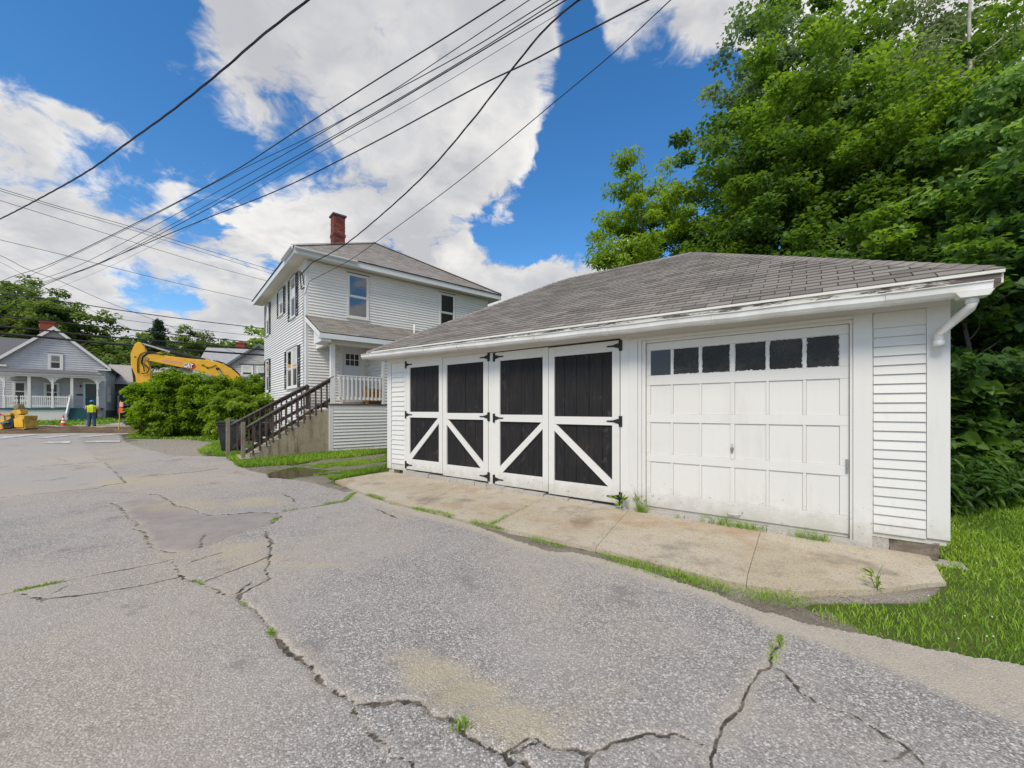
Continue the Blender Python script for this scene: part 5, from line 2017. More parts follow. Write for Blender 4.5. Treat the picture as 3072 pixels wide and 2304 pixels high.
cracks.append((GP(c5([(0, 1075), (130, 1045), (420, 985), (600, 950), (820, 910), (1040, 860)])), .020, .014, .07))
cracks.append((GP(c5([(-300, 520), (0, 487), (200, 465), (420, 445), (590, 430), (640, 410), (740, 400)])), .026, .016, .04))
cracks.append((GP(c5([(560, 240), (630, 275), (690, 330), (760, 400)])), .014, .014, .04))
cracks.append((GP(c5([(1670, 580), (1800, 555), (1960, 530), (2080, 510), (2140, 455)])), .014, .016, .05))
cracks.append((GP(c5([(1250, 990), (1400, 930), (1560, 870), (1600, 850)])), .007, .01, .02))
cracks.append((GP(c5([(1440, 1080), (1470, 1030), (1520, 995)])), .007, .012, .0))
cracks.append((GP(c5([(1450, 1075), (1540, 1025), (1610, 985), (1610, 900), (1640, 770), (1600, 690)])), .006, .01, .03))
cracks.append((GP(c5([(130, 1055), (150, 1085), (240, 1100), (230, 1140)])), .010, .014, .02))
cracks.append((GP(c5([(240, 1100), (330, 1060), (430, 1015)])), .005, .008, .0))
cracks.append((GP(c5([(240, 1100), (480, 1080), (700, 1045), (900, 1010), (1080, 965)])), .004, .006, .0))
cracks.append((GP(c5([(1220, 700), (1235, 715), (1210, 745), (1200, 790)])), .006, .01, .0))
cracks.append((GP(c5([(1130, 885), (1240, 845), (1340, 815)])), .006, .01, .02))
cracks.append((GP(c5([(900, 355), (1050, 345), (1200, 330), (1320, 310)])), .008, .01, .02))
cracks.append((GP(c6([(720, 660), (760, 740), (830, 820), (900, 890), (1010, 950)])), .004, .008, .03))
cracks.append((GP(c8([(730, 520), (820, 565), (870, 610)])), .006, .008, .0))
cracks.append((GP(c8([(1780, 690), (1850, 720), (1900, 750), (1990, 780)])), .006, .008, .03))
cracks.append((GP([(0, 1411), (150, 1396), (300, 1386)]), .010, .01, .02))
cracks.append((GP([(140, 1378), (170, 1374), (200, 1384)]), .03, .01, .0))
cracks.append((GP([(430, 1348), (455, 1340), (480, 1352), (505, 1352)]), .035, .015, .0))

patch_poly = GP(c5([(690, 525), (770, 600), (850, 680), (915, 780), (1050, 822), (1200, 790), (1350, 735), (1500, 680), (1640, 640), (1700, 600), (1670, 578), (1560, 573), (1360, 590), (1250, 590), (1080, 545), (900, 480)]))
newer_poly = GP(c5([(-900, 600), (0, 487), (420, 445), (640, 410), (760, 400), (690, 330), (620, 270), (520, 200), (480, 130)])) + [(-22, 26), (-60, 10)]
sand_spots = [  # (S pixel, radius x, radius y, weight)
    (c6([(1080, 520)])[0], .26, .22, 1.0), (c6([(1250, 610)])[0], .30, .18, 1.0), (c6([(1450, 720)])[0], .32, .18, .95), (c6([(1560, 790)])[0], .30, .12, .9),
    (c6([(980, 440)])[0], .20, .15, .7), (c6([(1700, 700)])[0], .35, .14, .5), (c6([(1650, 190)])[0], .3, .25, .35),
    (c5([(1450, 800)])[0], .42, .38, .85), (c5([(1560, 870)])[0], .36, .25, .75), (c5([(1900, 900)])[0], .5, .12, .75), (c5([(1380, 900)])[0], .3, .3, .5),
    (c8([(420, 600)])[0], .5, .5, .95), (c8([(520, 630)])[0], .5, .3, .8), (c8([(500, 470)])[0], .6, .4, .55),
    (c5([(1090, 530)])[0], .8, .5, .8), (c5([(1250, 550)])[0], .8, .35, .65), (c5([(800, 390)])[0], .9, .8, .9), (c5([(950, 400)])[0], .9, .5, .65),
    (c5([(640, 280)])[0], 1.0, 1.0, .7), (c5([(520, 220)])[0], 1.2, 1.6, .5), (c5([(1020, 830)])[0], .3, .25, .55), (c5([(330, 190)])[0], 2.0, 1.8, .35),
    (c7([(160, 680)])[0], .25, .2, .35), (c5([(1350, 770)])[0], .2, .3, .6)]


def spaced(a, b, f0):
    out = [a]
    while out[-1] < b:
        out.append(out[-1] + f0(out[-1]))
    return np.array(out)


ys = spaced(-6, 42, lambda y: .25 if y < .9 else .016 + .0055 * max(0, y - 2.0) if y < 20 else .3)
xr = spaced(-.0, 9, lambda x: .016 if x < 3.2 else .06)
xl = -spaced(.016, 60, lambda x: .016 if x < 3.2 else .034 if x < 9 else .012 * x)
xsx = np.concatenate([xl[::-1], xr])
XX, YY = np.meshgrid(xsx, ys)
nyy, nxx = XX.shape
jx = fbm(XX, YY, 6.0, 3, 1) * .10
jy = fbm(XX, YY, 6.0, 3, 2) * .10
xw, yw = XX + jx, YY + jy
big = fbm(XX, YY, 1.3, 4, 4)
near = np.ones_like(XX)
cdist = np.full_like(XX, .2)
dep = np.zeros_like(XX)
sand = np.zeros_like(XX)
dirtm = np.zeros_like(XX)
wob = fbm(XX, YY, 9.0, 3, 9)
wob2 = fbm(XX, YY, 26.0, 2, 12)
for pts, hw_, dp, sb in cracks:
    px = [p[0] for p in pts]
    py = [p[1] for p in pts]
    r0, r1 = np.searchsorted(ys, min(py) - .5), np.searchsorted(ys, max(py) + .5)
    q0i, q1i = np.searchsorted(xsx, min(px) - .5), np.searchsorted(xsx, max(px) + .5)
    sl = (slice(max(0, r0), r1), slice(max(0, q0i), q1i))
    if XX[sl].size == 0:
        continue
    dd = line_dist(XX[sl] + jx[sl] * .8 + wob2[sl] * .05, YY[sl] + jy[sl] * .8 + wob2[sl] * .05, pts)
    wv = hw_ * (1.0 + 1.5 * wob[sl])
    wv = np.maximum(wv, .25 * hw_)
    cell = .012 + .004 * np.maximum(0, YY[sl] - 2)
    wv = wv * .55
    k = np.clip(1 - (dd - wv * .55) / (wv * .55 + cell), 0, 1)
    cdist[sl] = np.minimum(cdist[sl], dd - np.maximum(wv, .42 * (.016 + .0055 * np.maximum(0, YY[sl] - 2)) * (hw_ > .0035)))
    dep[sl] = np.maximum(dep[sl], k * dp)
    if sb:
        s_ = np.clip(1 - dd / (sb * (1 + 2.5 * wob[sl])), 0, 1) * .75
        dirtm[sl] = np.maximum(dirtm[sl], s_)
for (sp, rx_, ry_, wt) in sand_spots:
    c = G(*sp)
    e = np.hypot((xw + big * .25 - c.x) / rx_, (yw + big * .25 - c.y) / ry_)
    sand = np.maximum(sand, wt * np.clip(1.2 - e, 0, .8))
inner = GP(c7([(2300, 900), (1800, 690), (1500, 560), (1250, 470), (1000, 400), (800, 290), (560, 190), (300, 120), (0, 30)])) + GP([(1600, 1660), (1471, 1610), (1371, 1580), (1275, 1555), (1184, 1530), (1090, 1500), (1040, 1476)])
de = line_dist(xw, yw, inner)
outside = in_poly(xw, yw, inner + GP(c8([(1440, 500)])) + [(4, 9), (9, 5), (9, 1)])
dirtm = np.maximum(dirtm, np.where(outside, np.clip(.35 + de * 9, 0, .95), np.clip(.35 - de * 5, 0, 1)))
patch = in_poly(xw + wob * .05, yw + wob * .05, patch_poly).astype(float)
newer = in_poly(xw, yw, newer_poly).astype(float)
ZZ = gz(YY) + fbm(XX, YY, .5, 3, 6) * .012 - dep * .6 - patch * .006
inside = in_poly(XX + wob * .06, YY + wob * .06, drive_poly)
idx = np.arange(nyy * nxx).reshape(nyy, nxx)
fc = np.stack([idx[:-1, :-1], idx[:-1, 1:], idx[1:, 1:], idx[1:, :-1]], -1).reshape(-1, 4)
ki = inside.ravel()
fc = fc[ki[fc].all(1)]
used = np.unique(fc)
remap = np.full(nyy * nxx, -1)
remap[used] = np.arange(len(used))
V = np.stack([XX.ravel(), YY.ravel(), ZZ.ravel()], 1)[used]
sel = lambda a: a.ravel()[used]
drive = np_mesh('driveway', V, remap[fc], M['asphalt'], None, True,
                dict(cdist=sel(cdist), sand=sel(sand), patch=sel(patch), dirt=sel(dirtm), newer=sel(newer)))
tag(drive, 'cracked grey asphalt driveway running out to the street', kind='structure')

fr_S = [(1005, 1441), (1105, 1484), (1275, 1531), (1471, 1576), (1809, 1650), (2100, 1722), (2246, 1755), (2400, 1775), (2620, 1768), (2835, 1745)]
fr_G0 = [G(*s, lift=.012) for s in fr_S]
# ---- terrain under everything
tx = np.concatenate([np.linspace(-400, -64, 20), np.linspace(-60, -16, 90), np.linspace(-15.6, 12, 170), np.linspace(12.6, 50, 60), np.linspace(56, 400, 20)])
ty = np.concatenate([np.linspace(-80, -8, 12), np.linspace(-6, 1, 12), np.linspace(1.2, 15, 130), np.linspace(15.2, 40, 60), np.linspace(41, 130, 60), np.linspace(140, 500, 20)])
TX, TY = np.meshgrid(tx, ty)
tb = fbm(TX, TY, 1.1, 4, 3)
puddle_poly = GP(c8([(575, 300), (640, 338), (760, 350), (860, 348), (1000, 330), (1130, 316), (1240, 295), (1380, 278), (1500, 262), (1570, 238), (1480, 236), (1330, 240), (1200, 236), (1080, 222), (950, 200), (850, 195), (740, 222), (640, 262)]))
gravel_poly = GP(c5([(750, 108), (800, 128), (1060, 130), (1240, 140), (1330, 150), (1300, 180), (1240, 225), (1220, 242), (900, 245)]))
strip_poly = GP(c8([(260, 222), (480, 205), (780, 190), (1000, 160), (1200, 125), (1480, 108), (1870, 60), (1870, 200), (1480, 320), (1270, 350), (1440, 520), (900, 380), (560, 310)]))
mud_poly = GP(c7([(2300, 640), (1800, 490), (1500, 430), (1250, 380), (1050, 330), (730, 220), (420, 115), (200, 40), (240, 20), (420, 60), (640, 130), (760, 190), (950, 215), (1150, 235), (1350, 300), (1600, 420), (1800, 470), (2212, 575)]))
spill_poly = GP(c7([(700, 60), (900, 110), (1300, 140), (1500, 175), (1700, 190), (1820, 165), (1700, 230), (1500, 240), (1250, 250), (1000, 225), (760, 180), (600, 110)]))
g_ = np.ones_like(TX)
gr_ = np.zeros_like(TX)
xs2, ys2 = TX + tb * .22, TY + tb * .22
rim_poly = [tuple(p[:2]) for p in fr_G0] + GP([(1860, 1700), (1640, 1665), (1471, 1600), (1371, 1570), (1275, 1543), (1105, 1500), (990, 1470)])
for P_, gv, rv in ((rim_poly, .12, .3), (strip_poly, .42, .35), (gravel_poly, .0, .9), (mud_poly, .05, .15), (spill_poly, .08, .8)):
    m = in_poly(xs2, ys2, P_)
    g_ = np.where(m, gv, g_)
    gr_ = np.where(m, rv, gr_)
m = in_poly(TX, TY, drive_poly)
g_ = np.where(m, .0, g_)
TZ = gz(TY) - .035 + fbm(TX, TY, .8, 4, 8) * .05
TZ = np.where(np.abs(TX) + np.abs(TY - 6) > 200, TZ - .0, TZ)
TZ = np.where(in_poly(TX, TY, drive_poly), np.minimum(TZ, gz(TY) - .055), TZ)
pc = np.mean(np.array(puddle_poly), 0)
WZ = float(gz(9.35)) - .004
pd2 = line_dist(TX, TY, puddle_poly + puddle_poly[:1])
ins = in_poly(TX, TY, puddle_poly)
TZ = np.where(ins, np.minimum(TZ, WZ - .004 - np.clip(pd2 * .08, 0, .04)), np.where(pd2 < 1.0, np.minimum(TZ, WZ + .006 + pd2 * .10), TZ))
TZ = np.where((pd2 < .6) & ~ins, np.maximum(TZ, WZ + .003), TZ)
TZ = np.where(in_poly(TX, TY, drive_poly), np.minimum(TZ, gz(TY) - .055), TZ)
idt = np.arange(TX.size).reshape(TX.shape)
tf = np.stack([idt[:-1, :-1], idt[:-1, 1:], idt[1:, 1:], idt[1:, :-1]], -1).reshape(-1, 4)
ter = np_mesh('ground', np.stack([TX.ravel(), TY.ravel(), TZ.ravel()], 1), tf, M['terrain'], None, True, dict(grass=g_.ravel(), gravel=gr_.ravel()))
tag(ter, 'earth and turf ground under the lawns', kind='structure')

# puddle
pp = []
for i, p in enumerate(puddle_poly):
    q = puddle_poly[(i + 1) % len(puddle_poly)]
    for t in (0, .25, .5, .75):
        x, y = p[0] + (q[0] - p[0]) * t, p[1] + (q[1] - p[1]) * t
        n_ = fbm(np.array([x]), np.array([y]), 3.5, 3, 2)[0]
        dx, dy = x - pc[0], y - pc[1]
        pp.append((x + dx * (.05 + n_ * .35), y + dy * (.05 + n_ * .35), WZ))
pud = MB().poly(pp).build('puddle', M['water'], None, recalc=False)
if pud.data.polygons[0].normal.z < 0:
    pud.data.flip_normals()
tag(pud, 'brown rain puddle beside the asphalt in front of the porch', kind='structure')

# ---- concrete apron in pieces
apron = empty('concrete_apron', (0, 0, 0))
tag(apron, 'stained concrete apron in slabs before the garage doors', kind='structure')


def wallpt(x, d, z):
    p = GORG + GU * x - GN * d
    return (p.x, p.y, z)


zb_at = lambda x: float(np.interp(x, [0, xs['d1l'], xs['d2r'], xs['d4r'], ox0, ox1, GW], [.075, .08, .07, .05, .05, .035, .02]))
fr_S = [(1005, 1441), (1105, 1484), (1275, 1531), (1471, 1576), (1809, 1650), (2100, 1722), (2246, 1755), (2400, 1775), (2620, 1768), (2835, 1745)]
fr_G = [G(*s, lift=.012) for s in fr_S]


def front_at(S):
    for (a, b), (ga, gb) in zip(zip(fr_S[:-1], fr_S[1:]), zip(fr_G[:-1], fr_G[1:])):
        if a[0] <= S <= b[0]:
            return ga.lerp(gb, (S - a[0]) / (b[0] - a[0]))
    return fr_G[-1] if S > fr_S[-1][0] else fr_G[0]


joints = [(1163, 1005), (1392, 1255), (1645, 1471), (1889, 1790), (2283, 2236), (2789, 2835)]
for (b0, f0), (b1, f1) in zip(joints[:-1], joints[1:]):
    bm = bmesh.new()
    nu, nv = 14, 10
    gv = []
    for j in range(nv + 1):
        row = []
        for i in range(nu + 1):
            t = i / nu
            t2 = .0015 + t * .997
            xb = gx(lerp(b0, b1, t2), 0.0)
            bk = Vector(wallpt(xb, -.02, zb_at(xb)))
            ft = front_at(lerp(f0, f1, t2))
            v = j / nv
            p = ft.lerp(bk, v)
            p.z += .010 * math.sin(math.pi * v) + fbm(np.array([p.x]), np.array([p.y]), 1.2, 3, 5)[0] * .016
            if j == 0:
                p.x += fbm(np.array([p.x * 3]), np.array([p.y * 3]), 1.5, 3, 4)[0] * .05
                p.y += fbm(np.array([p.x * 3]), np.array([p.y * 3]), 1.5, 3, 8)[0] * .06
            row.append(bm.verts.new(p))
        gv.append(row)
    for j in range(nv):
        for i in range(nu):
            bm.faces.new((gv[j][i], gv[j][i + 1], gv[j + 1][i + 1], gv[j + 1][i]))
    ex = bmesh.ops.extrude_face_region(bm, geom=bm.faces[:])
    for el in ex['geom']:
        if isinstance(el, bmesh.types.BMVert):
            el.co.z -= .10
    bmesh.ops.recalc_face_normals(bm, faces=bm.faces)
    me = bpy.data.meshes.new('concrete_slab')
    bm.to_mesh(me)
    bm.free()
    me.materials.append(M['slab'])
    link_mesh('concrete_slab', me, apron)


# ---- cross street end: dug earth, verge, pavement, road marks
def strip(name, mat, pts_near, pts_far, lift, amp, label, kind='structure', n=60, rows=8, hump=0.0):
    vs, fs = [], []
    for j in range(rows + 1):
        v = j / rows
        for i in range(n + 1):
            t = i / n
            a = Vector(np.array([np.interp(t, np.linspace(0, 1, len(pts_near)), [p[k] for p in pts_near]) for k in (0, 1)] + [0]))
            b = Vector(np.array([np.interp(t, np.linspace(0, 1, len(pts_far)), [p[k] for p in pts_far]) for k in (0, 1)] + [0]))
            p = a.lerp(b, v)
            k1 = fbm(np.array([p.x]), np.array([p.y]), .9, 4, 7)[0]
            p.z = float(gz(p.y)) + lift + amp * k1 + hump * math.sin(math.pi * v) * (1 + 2.2 * k1) - (.12 if j in (0, rows) else 0)
            vs.append(p)
    for j in range(rows):
        for i in range(n):
            q = j * (n + 1) + i
            fs.append((q, q + 1, q + n + 2, q + n + 1))
    o = np_mesh(name, np.array(vs), np.array(fs), M[mat], None, True)
    return tag(o, label, kind=kind)


SD = HR_                                 # the street runs along the houses
sn0 = G(0, 1303)
LN = lambda off, t: (sn0.x + SD.x * t + HL_.x * off, sn0.y + SD.y * t + HL_.y * off)
curb = GP([(-900, 1303), (0, 1303), (200, 1300), (373, 1300), (600, 1296)])
far1 = GP([(-900, 1288), (0, 1287), (200, 1285), (373, 1284), (600, 1280)])
far2 = GP([(-900, 1276), (0, 1275), (200, 1275), (330, 1276), (600, 1272)])
strip('dug_earth', 'dirt', curb, far1, .06, .22, 'bank of dug brown earth along the far side of the street', hump=.12, rows=10)
strip('sandy_strip', 'dirtlight', far1, far2, .05, .10, 'pale sandy strip behind the dug earth', rows=4)
sw1, sw2 = GP([(318, 1281), (345, 1279), (420, 1279)]), GP([(345, 1268), (372, 1267), (440, 1267)])
strip('pavement', 'sidewalk', sw1, sw2, .10, .0, 'short pale pavement behind the worker', rows=2, n=6)
marks = [[(130, 1330), (210, 1331), (212, 1325), (150, 1325)], [(250, 1329), (360, 1327), (362, 1322), (262, 1324)],
         [(0, 1317), (55, 1312), (120, 1304), (90, 1304), (0, 1312)], [(130, 1316), (250, 1304), (222, 1304), (95, 1316)], [(262, 1312), (368, 1303), (340, 1303), (232, 1312)]]
for i, q in enumerate(marks):
    pts = [G(*s) for s in q]
    mb = MB()
    # cut the bar into worn pieces that follow the road
    mb.poly([(p.x, p.y, float(gz(p.y)) + .018) for p in pts])
    o = mb.build('road_marking', M['roadpaint'], None, recalc=False)
    if o.data.polygons[0].normal.z < 0:
        o.data.flip_normals()
    tag(o, kind='structure', label='worn white crossing bar on the street')
# ------------------------------------------------------------------ vegetation
def leaves_np(rng, cen, axis, nrm, size, tint, wid=.62, fold=.22, detailed=False):
    """leaf faces: kite (2 quads folded on the midrib when detailed)"""
    n = len(cen)
    axis = axis / (np.linalg.norm(axis, axis=1, keepdims=True) + 1e-9)
    side = np.cross(axis, nrm)
    side /= (np.linalg.norm(side, axis=1, keepdims=True) + 1e-9)
    up = np.cross(side, axis)
    L = size[:, None]
    base = cen - axis * L * .5
    tip = cen + axis * L * .5 - up * L * .10
    if not detailed:
        a = cen - axis * L * .06 + side * L * wid * .5 + up * L * fold * .5
        b = cen - axis * L * .06 - side * L * wid * .5 + up * L * fold * .5
        V = np.stack([base, a, tip, b], 1).reshape(-1, 3)
        F = np.arange(n * 4).reshape(n, 4)
        T = np.repeat(tint, 4)
    else:
        a1 = cen - axis * L * .22 + side * L * wid * .52 + up * L * fold * .5
        a2 = cen + axis * L * .18 + side * L * wid * .36 + up * L * fold * .3
        b1 = cen - axis * L * .22 - side * L * wid * .52 + up * L * fold * .5
        b2 = cen + axis * L * .18 - side * L * wid * .36 + up * L * fold * .3
        V = np.stack([base, a1, a2, tip, b2, b1], 1).reshape(-1, 3)
        i = np.arange(n) * 6
        F = np.concatenate([np.stack([i, i + 1, i + 2, i + 3], 1), np.stack([i, i + 3, i + 4, i + 5], 1)])
        T = np.repeat(tint, 6)
    return V, F, T


def crown_leaves(rng, clumps, per, size, flat=.5, wid=.62, detailed=False, droop=.35, size_var=.42, center=None):
    """clumps: (n,4) x y z r"""
    C = np.repeat(clumps, per, 0)
    n = len(C)
    d = rng.normal(size=(n, 3))
    d /= np.linalg.norm(d, axis=1, keepdims=True)
    rad = rng.random(n) ** .45
    off = d * rad[:, None] * C[:, 3:4]
    off[:, 2] *= flat
    P = C[:, :3] + off
    cen = center if center is not None else clumps[:, :3].mean(0)
    outw = P - cen
    outw /= (np.linalg.norm(outw, axis=1, keepdims=True) + 1e-6)
    hor = off.copy()
    hor[:, 2] = 0
    axis = hor / (np.linalg.norm(hor, axis=1, keepdims=True) + 1e-6) * .8 + outw * .4 + rng.normal(size=(n, 3)) * .55
    axis[:, 2] -= droop
    nr = rng.normal(size=(n, 3)) * .45 + np.array([0, 0, .9]) + outw * .35
    sz = size * (1 + size_var * rng.normal(size=n)).clip(.5, 1.6)
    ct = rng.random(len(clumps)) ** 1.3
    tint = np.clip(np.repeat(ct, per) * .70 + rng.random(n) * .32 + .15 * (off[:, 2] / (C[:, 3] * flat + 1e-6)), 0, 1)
    return leaves_np(rng, P, axis, nr, sz, tint, wid, detailed=detailed)


def lumpy_clumps(rng, c, rx, ry, rz, n, r, shell=.45, seed=0, lump=.28):
    d = rng.normal(size=(n, 3))
    d /= np.linalg.norm(d, axis=1, keepdims=True)
    rad = rng.random(n) ** shell
    k = 1 + lump * np.sin(d[:, 0] * 5 + seed) * np.cos(d[:, 2] * 4 + seed * 2) + lump * .7 * np.sin(d[:, 1] * 7 + seed * 3 + d[:, 2] * 3)
    P = np.array(c) + d * (rad * k)[:, None] * np.array([rx, ry, rz])
    return np.concatenate([P, (r * (.65 + .7 * rng.random(n)))[:, None]], 1)


def limb_path(rng, p, q, bend=.12, n=5):
    p, q = np.array(p, float), np.array(q, float)
    L = np.linalg.norm(q - p)
    pts = []
    w = rng.normal(size=3) * L * bend
    for i in range(n + 1):
        t = i / n
        pts.append(p * (1 - t) + q * t + w * math.sin(math.pi * t) + np.array([0, 0, .12 * L * math.sin(math.pi * t * .5) * (1 - t)]))
    return pts


def tree(name, label, x, y, h, r, crown_base, mat, bark='bark', seed=1, nclump=90, per=190, size=.13, clump_r=.62, trunk_r=.16, group=None,
         wid=.62, flat=.55, shell=.42, detailed=False, lump=.28, limbs=16, lean=(0, 0), asym=1.0, top=1.0, droop=.35, limbdraw=1.0, off=(0, 0)):
    rng = np.random.default_rng(seed)
    z0 = float(gz(y))
    root = empty(name, (x, y, z0))
    tag(root, label, 'tree', group)
    rz = (h - crown_base) / 2
    cz = crown_base + rz
    cl = lumpy_clumps(rng, (lean[0], lean[1], cz), r, r * asym, rz, nclump, clump_r, shell, seed, lump)
    # narrow towards the top
    t = np.clip((cl[:, 2] - crown_base) / (2 * rz), 0, 1)
    k = 1 - (1 - top) * np.clip((t - .35) / .65, 0, 1)
    cl[:, 0] = lean[0] + (cl[:, 0] - lean[0]) * k
    cl[:, 1] = lean[1] + (cl[:, 1] - lean[1]) * k
    cl[:, 0] += off[0]
    cl[:, 1] += off[1]
    V, F, T = crown_leaves(rng, cl, per, size, flat, wid, detailed, droop, center=np.array([lean[0], lean[1], cz - rz * .4]))
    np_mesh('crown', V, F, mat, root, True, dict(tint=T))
    tb_ = MB()
    tt_ = h * .86
    path = [(lean[0] * (i / 8) ** 1.5 + .05 * math.sin(i * 1.3 + seed), lean[1] * (i / 8) ** 1.5 + .05 * math.cos(i * 1.7 + seed), -.15 + tt_ * i / 8) for i in range(9)]
    tb_.tube(path, [trunk_r * (1.25 if i == 0 else 1) * (1 - .80 * i / 8) for i in range(9)], 9)
    order = rng.permutation(len(cl))[:int(limbs * limbdraw)]
    for j in order:
        e = cl[j, :3]
        hz = max(crown_base * .55, min(e[2] - .25 * np.hypot(e[0] - lean[0], e[1] - lean[1]) - .4, tt_ * .92))
        f = np.clip((hz + .15) / tt_, 0, 1)
        i0 = min(7, int(f * 8))
        a = np.array(path[i0]) * (1 - (f * 8 - i0)) + np.array(path[i0 + 1]) * (f * 8 - i0)
        rr = max(.018, trunk_r * (1 - .8 * f) * .5)
        lp_ = limb_path(rng, a, e)
        tb_.tube(lp_, [rr * (1 - .78 * i / 5) for i in range(6)], 6)
    tb_.build('trunk', M[bark], root, smooth=True, recalc=False)
    return root


def fir(name, label, x, y, h, r, seed, group=None, mat='leaf_fir', dens=1.0, gap=.1):
    rng = np.random.default_rng(seed)
    z0 = float(gz(y))
    root = empty(name, (x, y, z0))
    tag(root, label, 'tree', group)
    cl = []
    nl = int(h / .42)
    for i in range(nl):
        t = i / nl
        z = h * (.12 + .86 * t)
        rr = r * (1 - t) ** .8 + .1
        nb = max(5, int(12 * (1 - t) + 4))
        for b in range(nb):
            if rng.random() < gap:
                continue
            a = rng.random() * 6.283
            L = rr * (.65 + .5 * rng.random())
            for s in np.linspace(.35, 1, max(2, int(L / .5))):
                cl.append((math.cos(a) * L * s, math.sin(a) * L * s, z - L * s * .18 + .1 * rng.normal(), .42 + .14 * rng.random()))
    cl = np.array(cl)
    V, F, T = crown_leaves(rng, cl, int(30 * dens), .30, .45, .36, False, .2, center=np.array([0, 0, h * .3]))
    np_mesh('crown', V, F, M[mat], root, True, dict(tint=T))
    MB().tube([(0, 0, -.2), (0, 0, h * .5), (0, 0, h * .98)], [h * .016, h * .01, .02], 8).build('trunk', M['bark'], root, smooth=True)
    return root


def shrub(name, label, x, y, rx, ry, h, mat, seed, nclump, per, size, clump_r=.35, group=None, cat='shrub', flat=.55, wid=.5, detailed=False, rz=0.0, base=.0, layered=0.0, shell=.40):
    rng = np.random.default_rng(seed)
    root = empty(name, (x, y, float(gz(y))), rz)
    tag(root, label, cat, group)
    cl = lumpy_clumps(rng, (0, 0, h * .5 + base), rx, ry, h * .5, nclump, clump_r, shell, seed, .18)
    # fuller foot: push the lower clumps outwards
    t = np.clip(cl[:, 2] / h, 0, 1)
    k = 1 + .15 * np.clip(.45 - t, 0, 1)
    cl[:, 0] *= k
    cl[:, 1] *= k
    cl[:, 2] = np.maximum(cl[:, 2], .16)
    if layered:
        cl[:, 2] = np.round(cl[:, 2] / layered) * layered + rng.normal(size=len(cl)) * .05
    V, F, T = crown_leaves(rng, cl, per, size, flat, wid, detailed, .5, center=np.array([0, 0, h * .25]))
    V[:, 2] = np.maximum(V[:, 2], .01)
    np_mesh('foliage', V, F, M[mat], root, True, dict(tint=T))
    sb = MB()
    for j in rng.permutation(len(cl))[:14]:
        e = cl[j, :3]
        sb.tube(limb_path(rng, (e[0] * .15, e[1] * .15, -.1), e, .08, 4), [.022, .018, .014, .010, .006], 5)
    sb.build('stems', M['bark'], root, recalc=False)
    return root


GB_ = 'trees of the wood behind the garage'
LM = M
tree('box_elder_tree', 'light green feathery tree rising left of the wood above the garage ridge', 5.9, 18.4, 13.0, 3.0, 2.0, LM['leaf_elder'], seed=23, nclump=230, per=170, size=.18, wid=.34, clump_r=.58, group=GB_, lump=.16, droop=.7, shell=.42, top=.55)
tree('box_elder_tree', 'rear feathery tree filling the gap between the left tree and the tall maple', 8.3, 19.6, 11.6, 2.3, 2.5, LM['leaf_elder'], seed=24, nclump=120, per=150, size=.18, wid=.36, clump_r=.6, group=GB_, lump=.14, droop=.6)
tree('low_elder_tree', 'bright low tree just behind the garage ridge', 7.5, 15.8, 10.4, 2.4, 2.0, LM['leaf_elder'], seed=4, nclump=85, per=190, size=.17, wid=.36, clump_r=.6, group=GB_, droop=.6)
tree('low_elder_tree', 'small rounded tree at the left foot of the wood, beside the house gable', 4.2, 19.6, 7.8, 1.9, 2.0, LM['leaf_elder'], seed=5, nclump=60, per=180, size=.18, wid=.36, clump_r=.55, group=GB_, droop=.6)
tree('maple_tree', 'tall dark green maple forming the left edge of the wood', 10.1, 14.6, 14.2, 3.2, 3.2, LM['leaf_maple'], seed=6, nclump=230, per=240, size=.132, clump_r=.62, trunk_r=.2, group=GB_, wid=.8)
tree('poplar_tree', 'thin grey green poplar showing above the maple at the top of the frame', 11.3, 17.6, 20.5, 2.9, 7.0, LM['leaf_poplar'], seed=7, nclump=150, per=130, size=.15, clump_r=.6, group=GB_, lump=.35, wid=.75, shell=.55)
tree('birch_tree', 'white trunked birch with loose olive leaves at the upper right', 14.6, 12.75, 18.5, 3.1, 6.0, LM['leaf_birch'], 'birch', seed=8, nclump=120, per=120, size=.12, clump_r=.62, trunk_r=.15, group=GB_, lump=.35, shell=.6, droop=.8, off=(.5, 1.6))
tree('maple_tree', 'broad maple in the middle of the wood, above the right of the garage roof', 12.4, 12.6, 12.0, 3.1, 3.0, LM['leaf_maple'], seed=9, nclump=210, per=230, size=.130, clump_r=.58, group=GB_, wid=.8)
tree('broad_leaved_tree', 'large leaved tree reaching in at the right edge of the photograph', 12.3, 9.4, 9.6, 2.5, 2.4, LM['leaf_big'], seed=10, nclump=105, per=120, size=.19, clump_r=.58, group=GB_, wid=.52, detailed=True, droop=.75)
tree('maple_tree', 'tall maple at the back of the wood, far right', 17.5, 15.5, 19.0, 4.0, 4.0, LM['leaf_maple'], seed=12, nclump=150, per=170, size=.18, clump_r=.8, group=GB_, wid=.8)
tree('maple_tree', 'tall maple at the back of the wood, behind the birch', 14.0, 18.8, 22.0, 3.8, 5.0, LM['leaf_maple'], seed=13, nclump=150, per=150, size=.19, clump_r=.8, group=GB_, wid=.8)
tree('maple_tree', 'low spreading maple overhanging the rear of the garage roof', 9.4, 11.6, 6.6, 2.0, 2.0, LM['leaf_maple'], seed=14, nclump=80, per=190, size=.135, clump_r=.52, group=GB_, wid=.8, detailed=True)
tree('understorey_tree', 'young tree with bright hanging sprays right of the downspout', 9.0, 7.9, 5.2, 1.5, 1.5, LM['leaf_under'], seed=15, nclump=60, per=120, size=.14, clump_r=.42, trunk_r=.08, group=GB_, wid=.7, detailed=True, flat=.4)
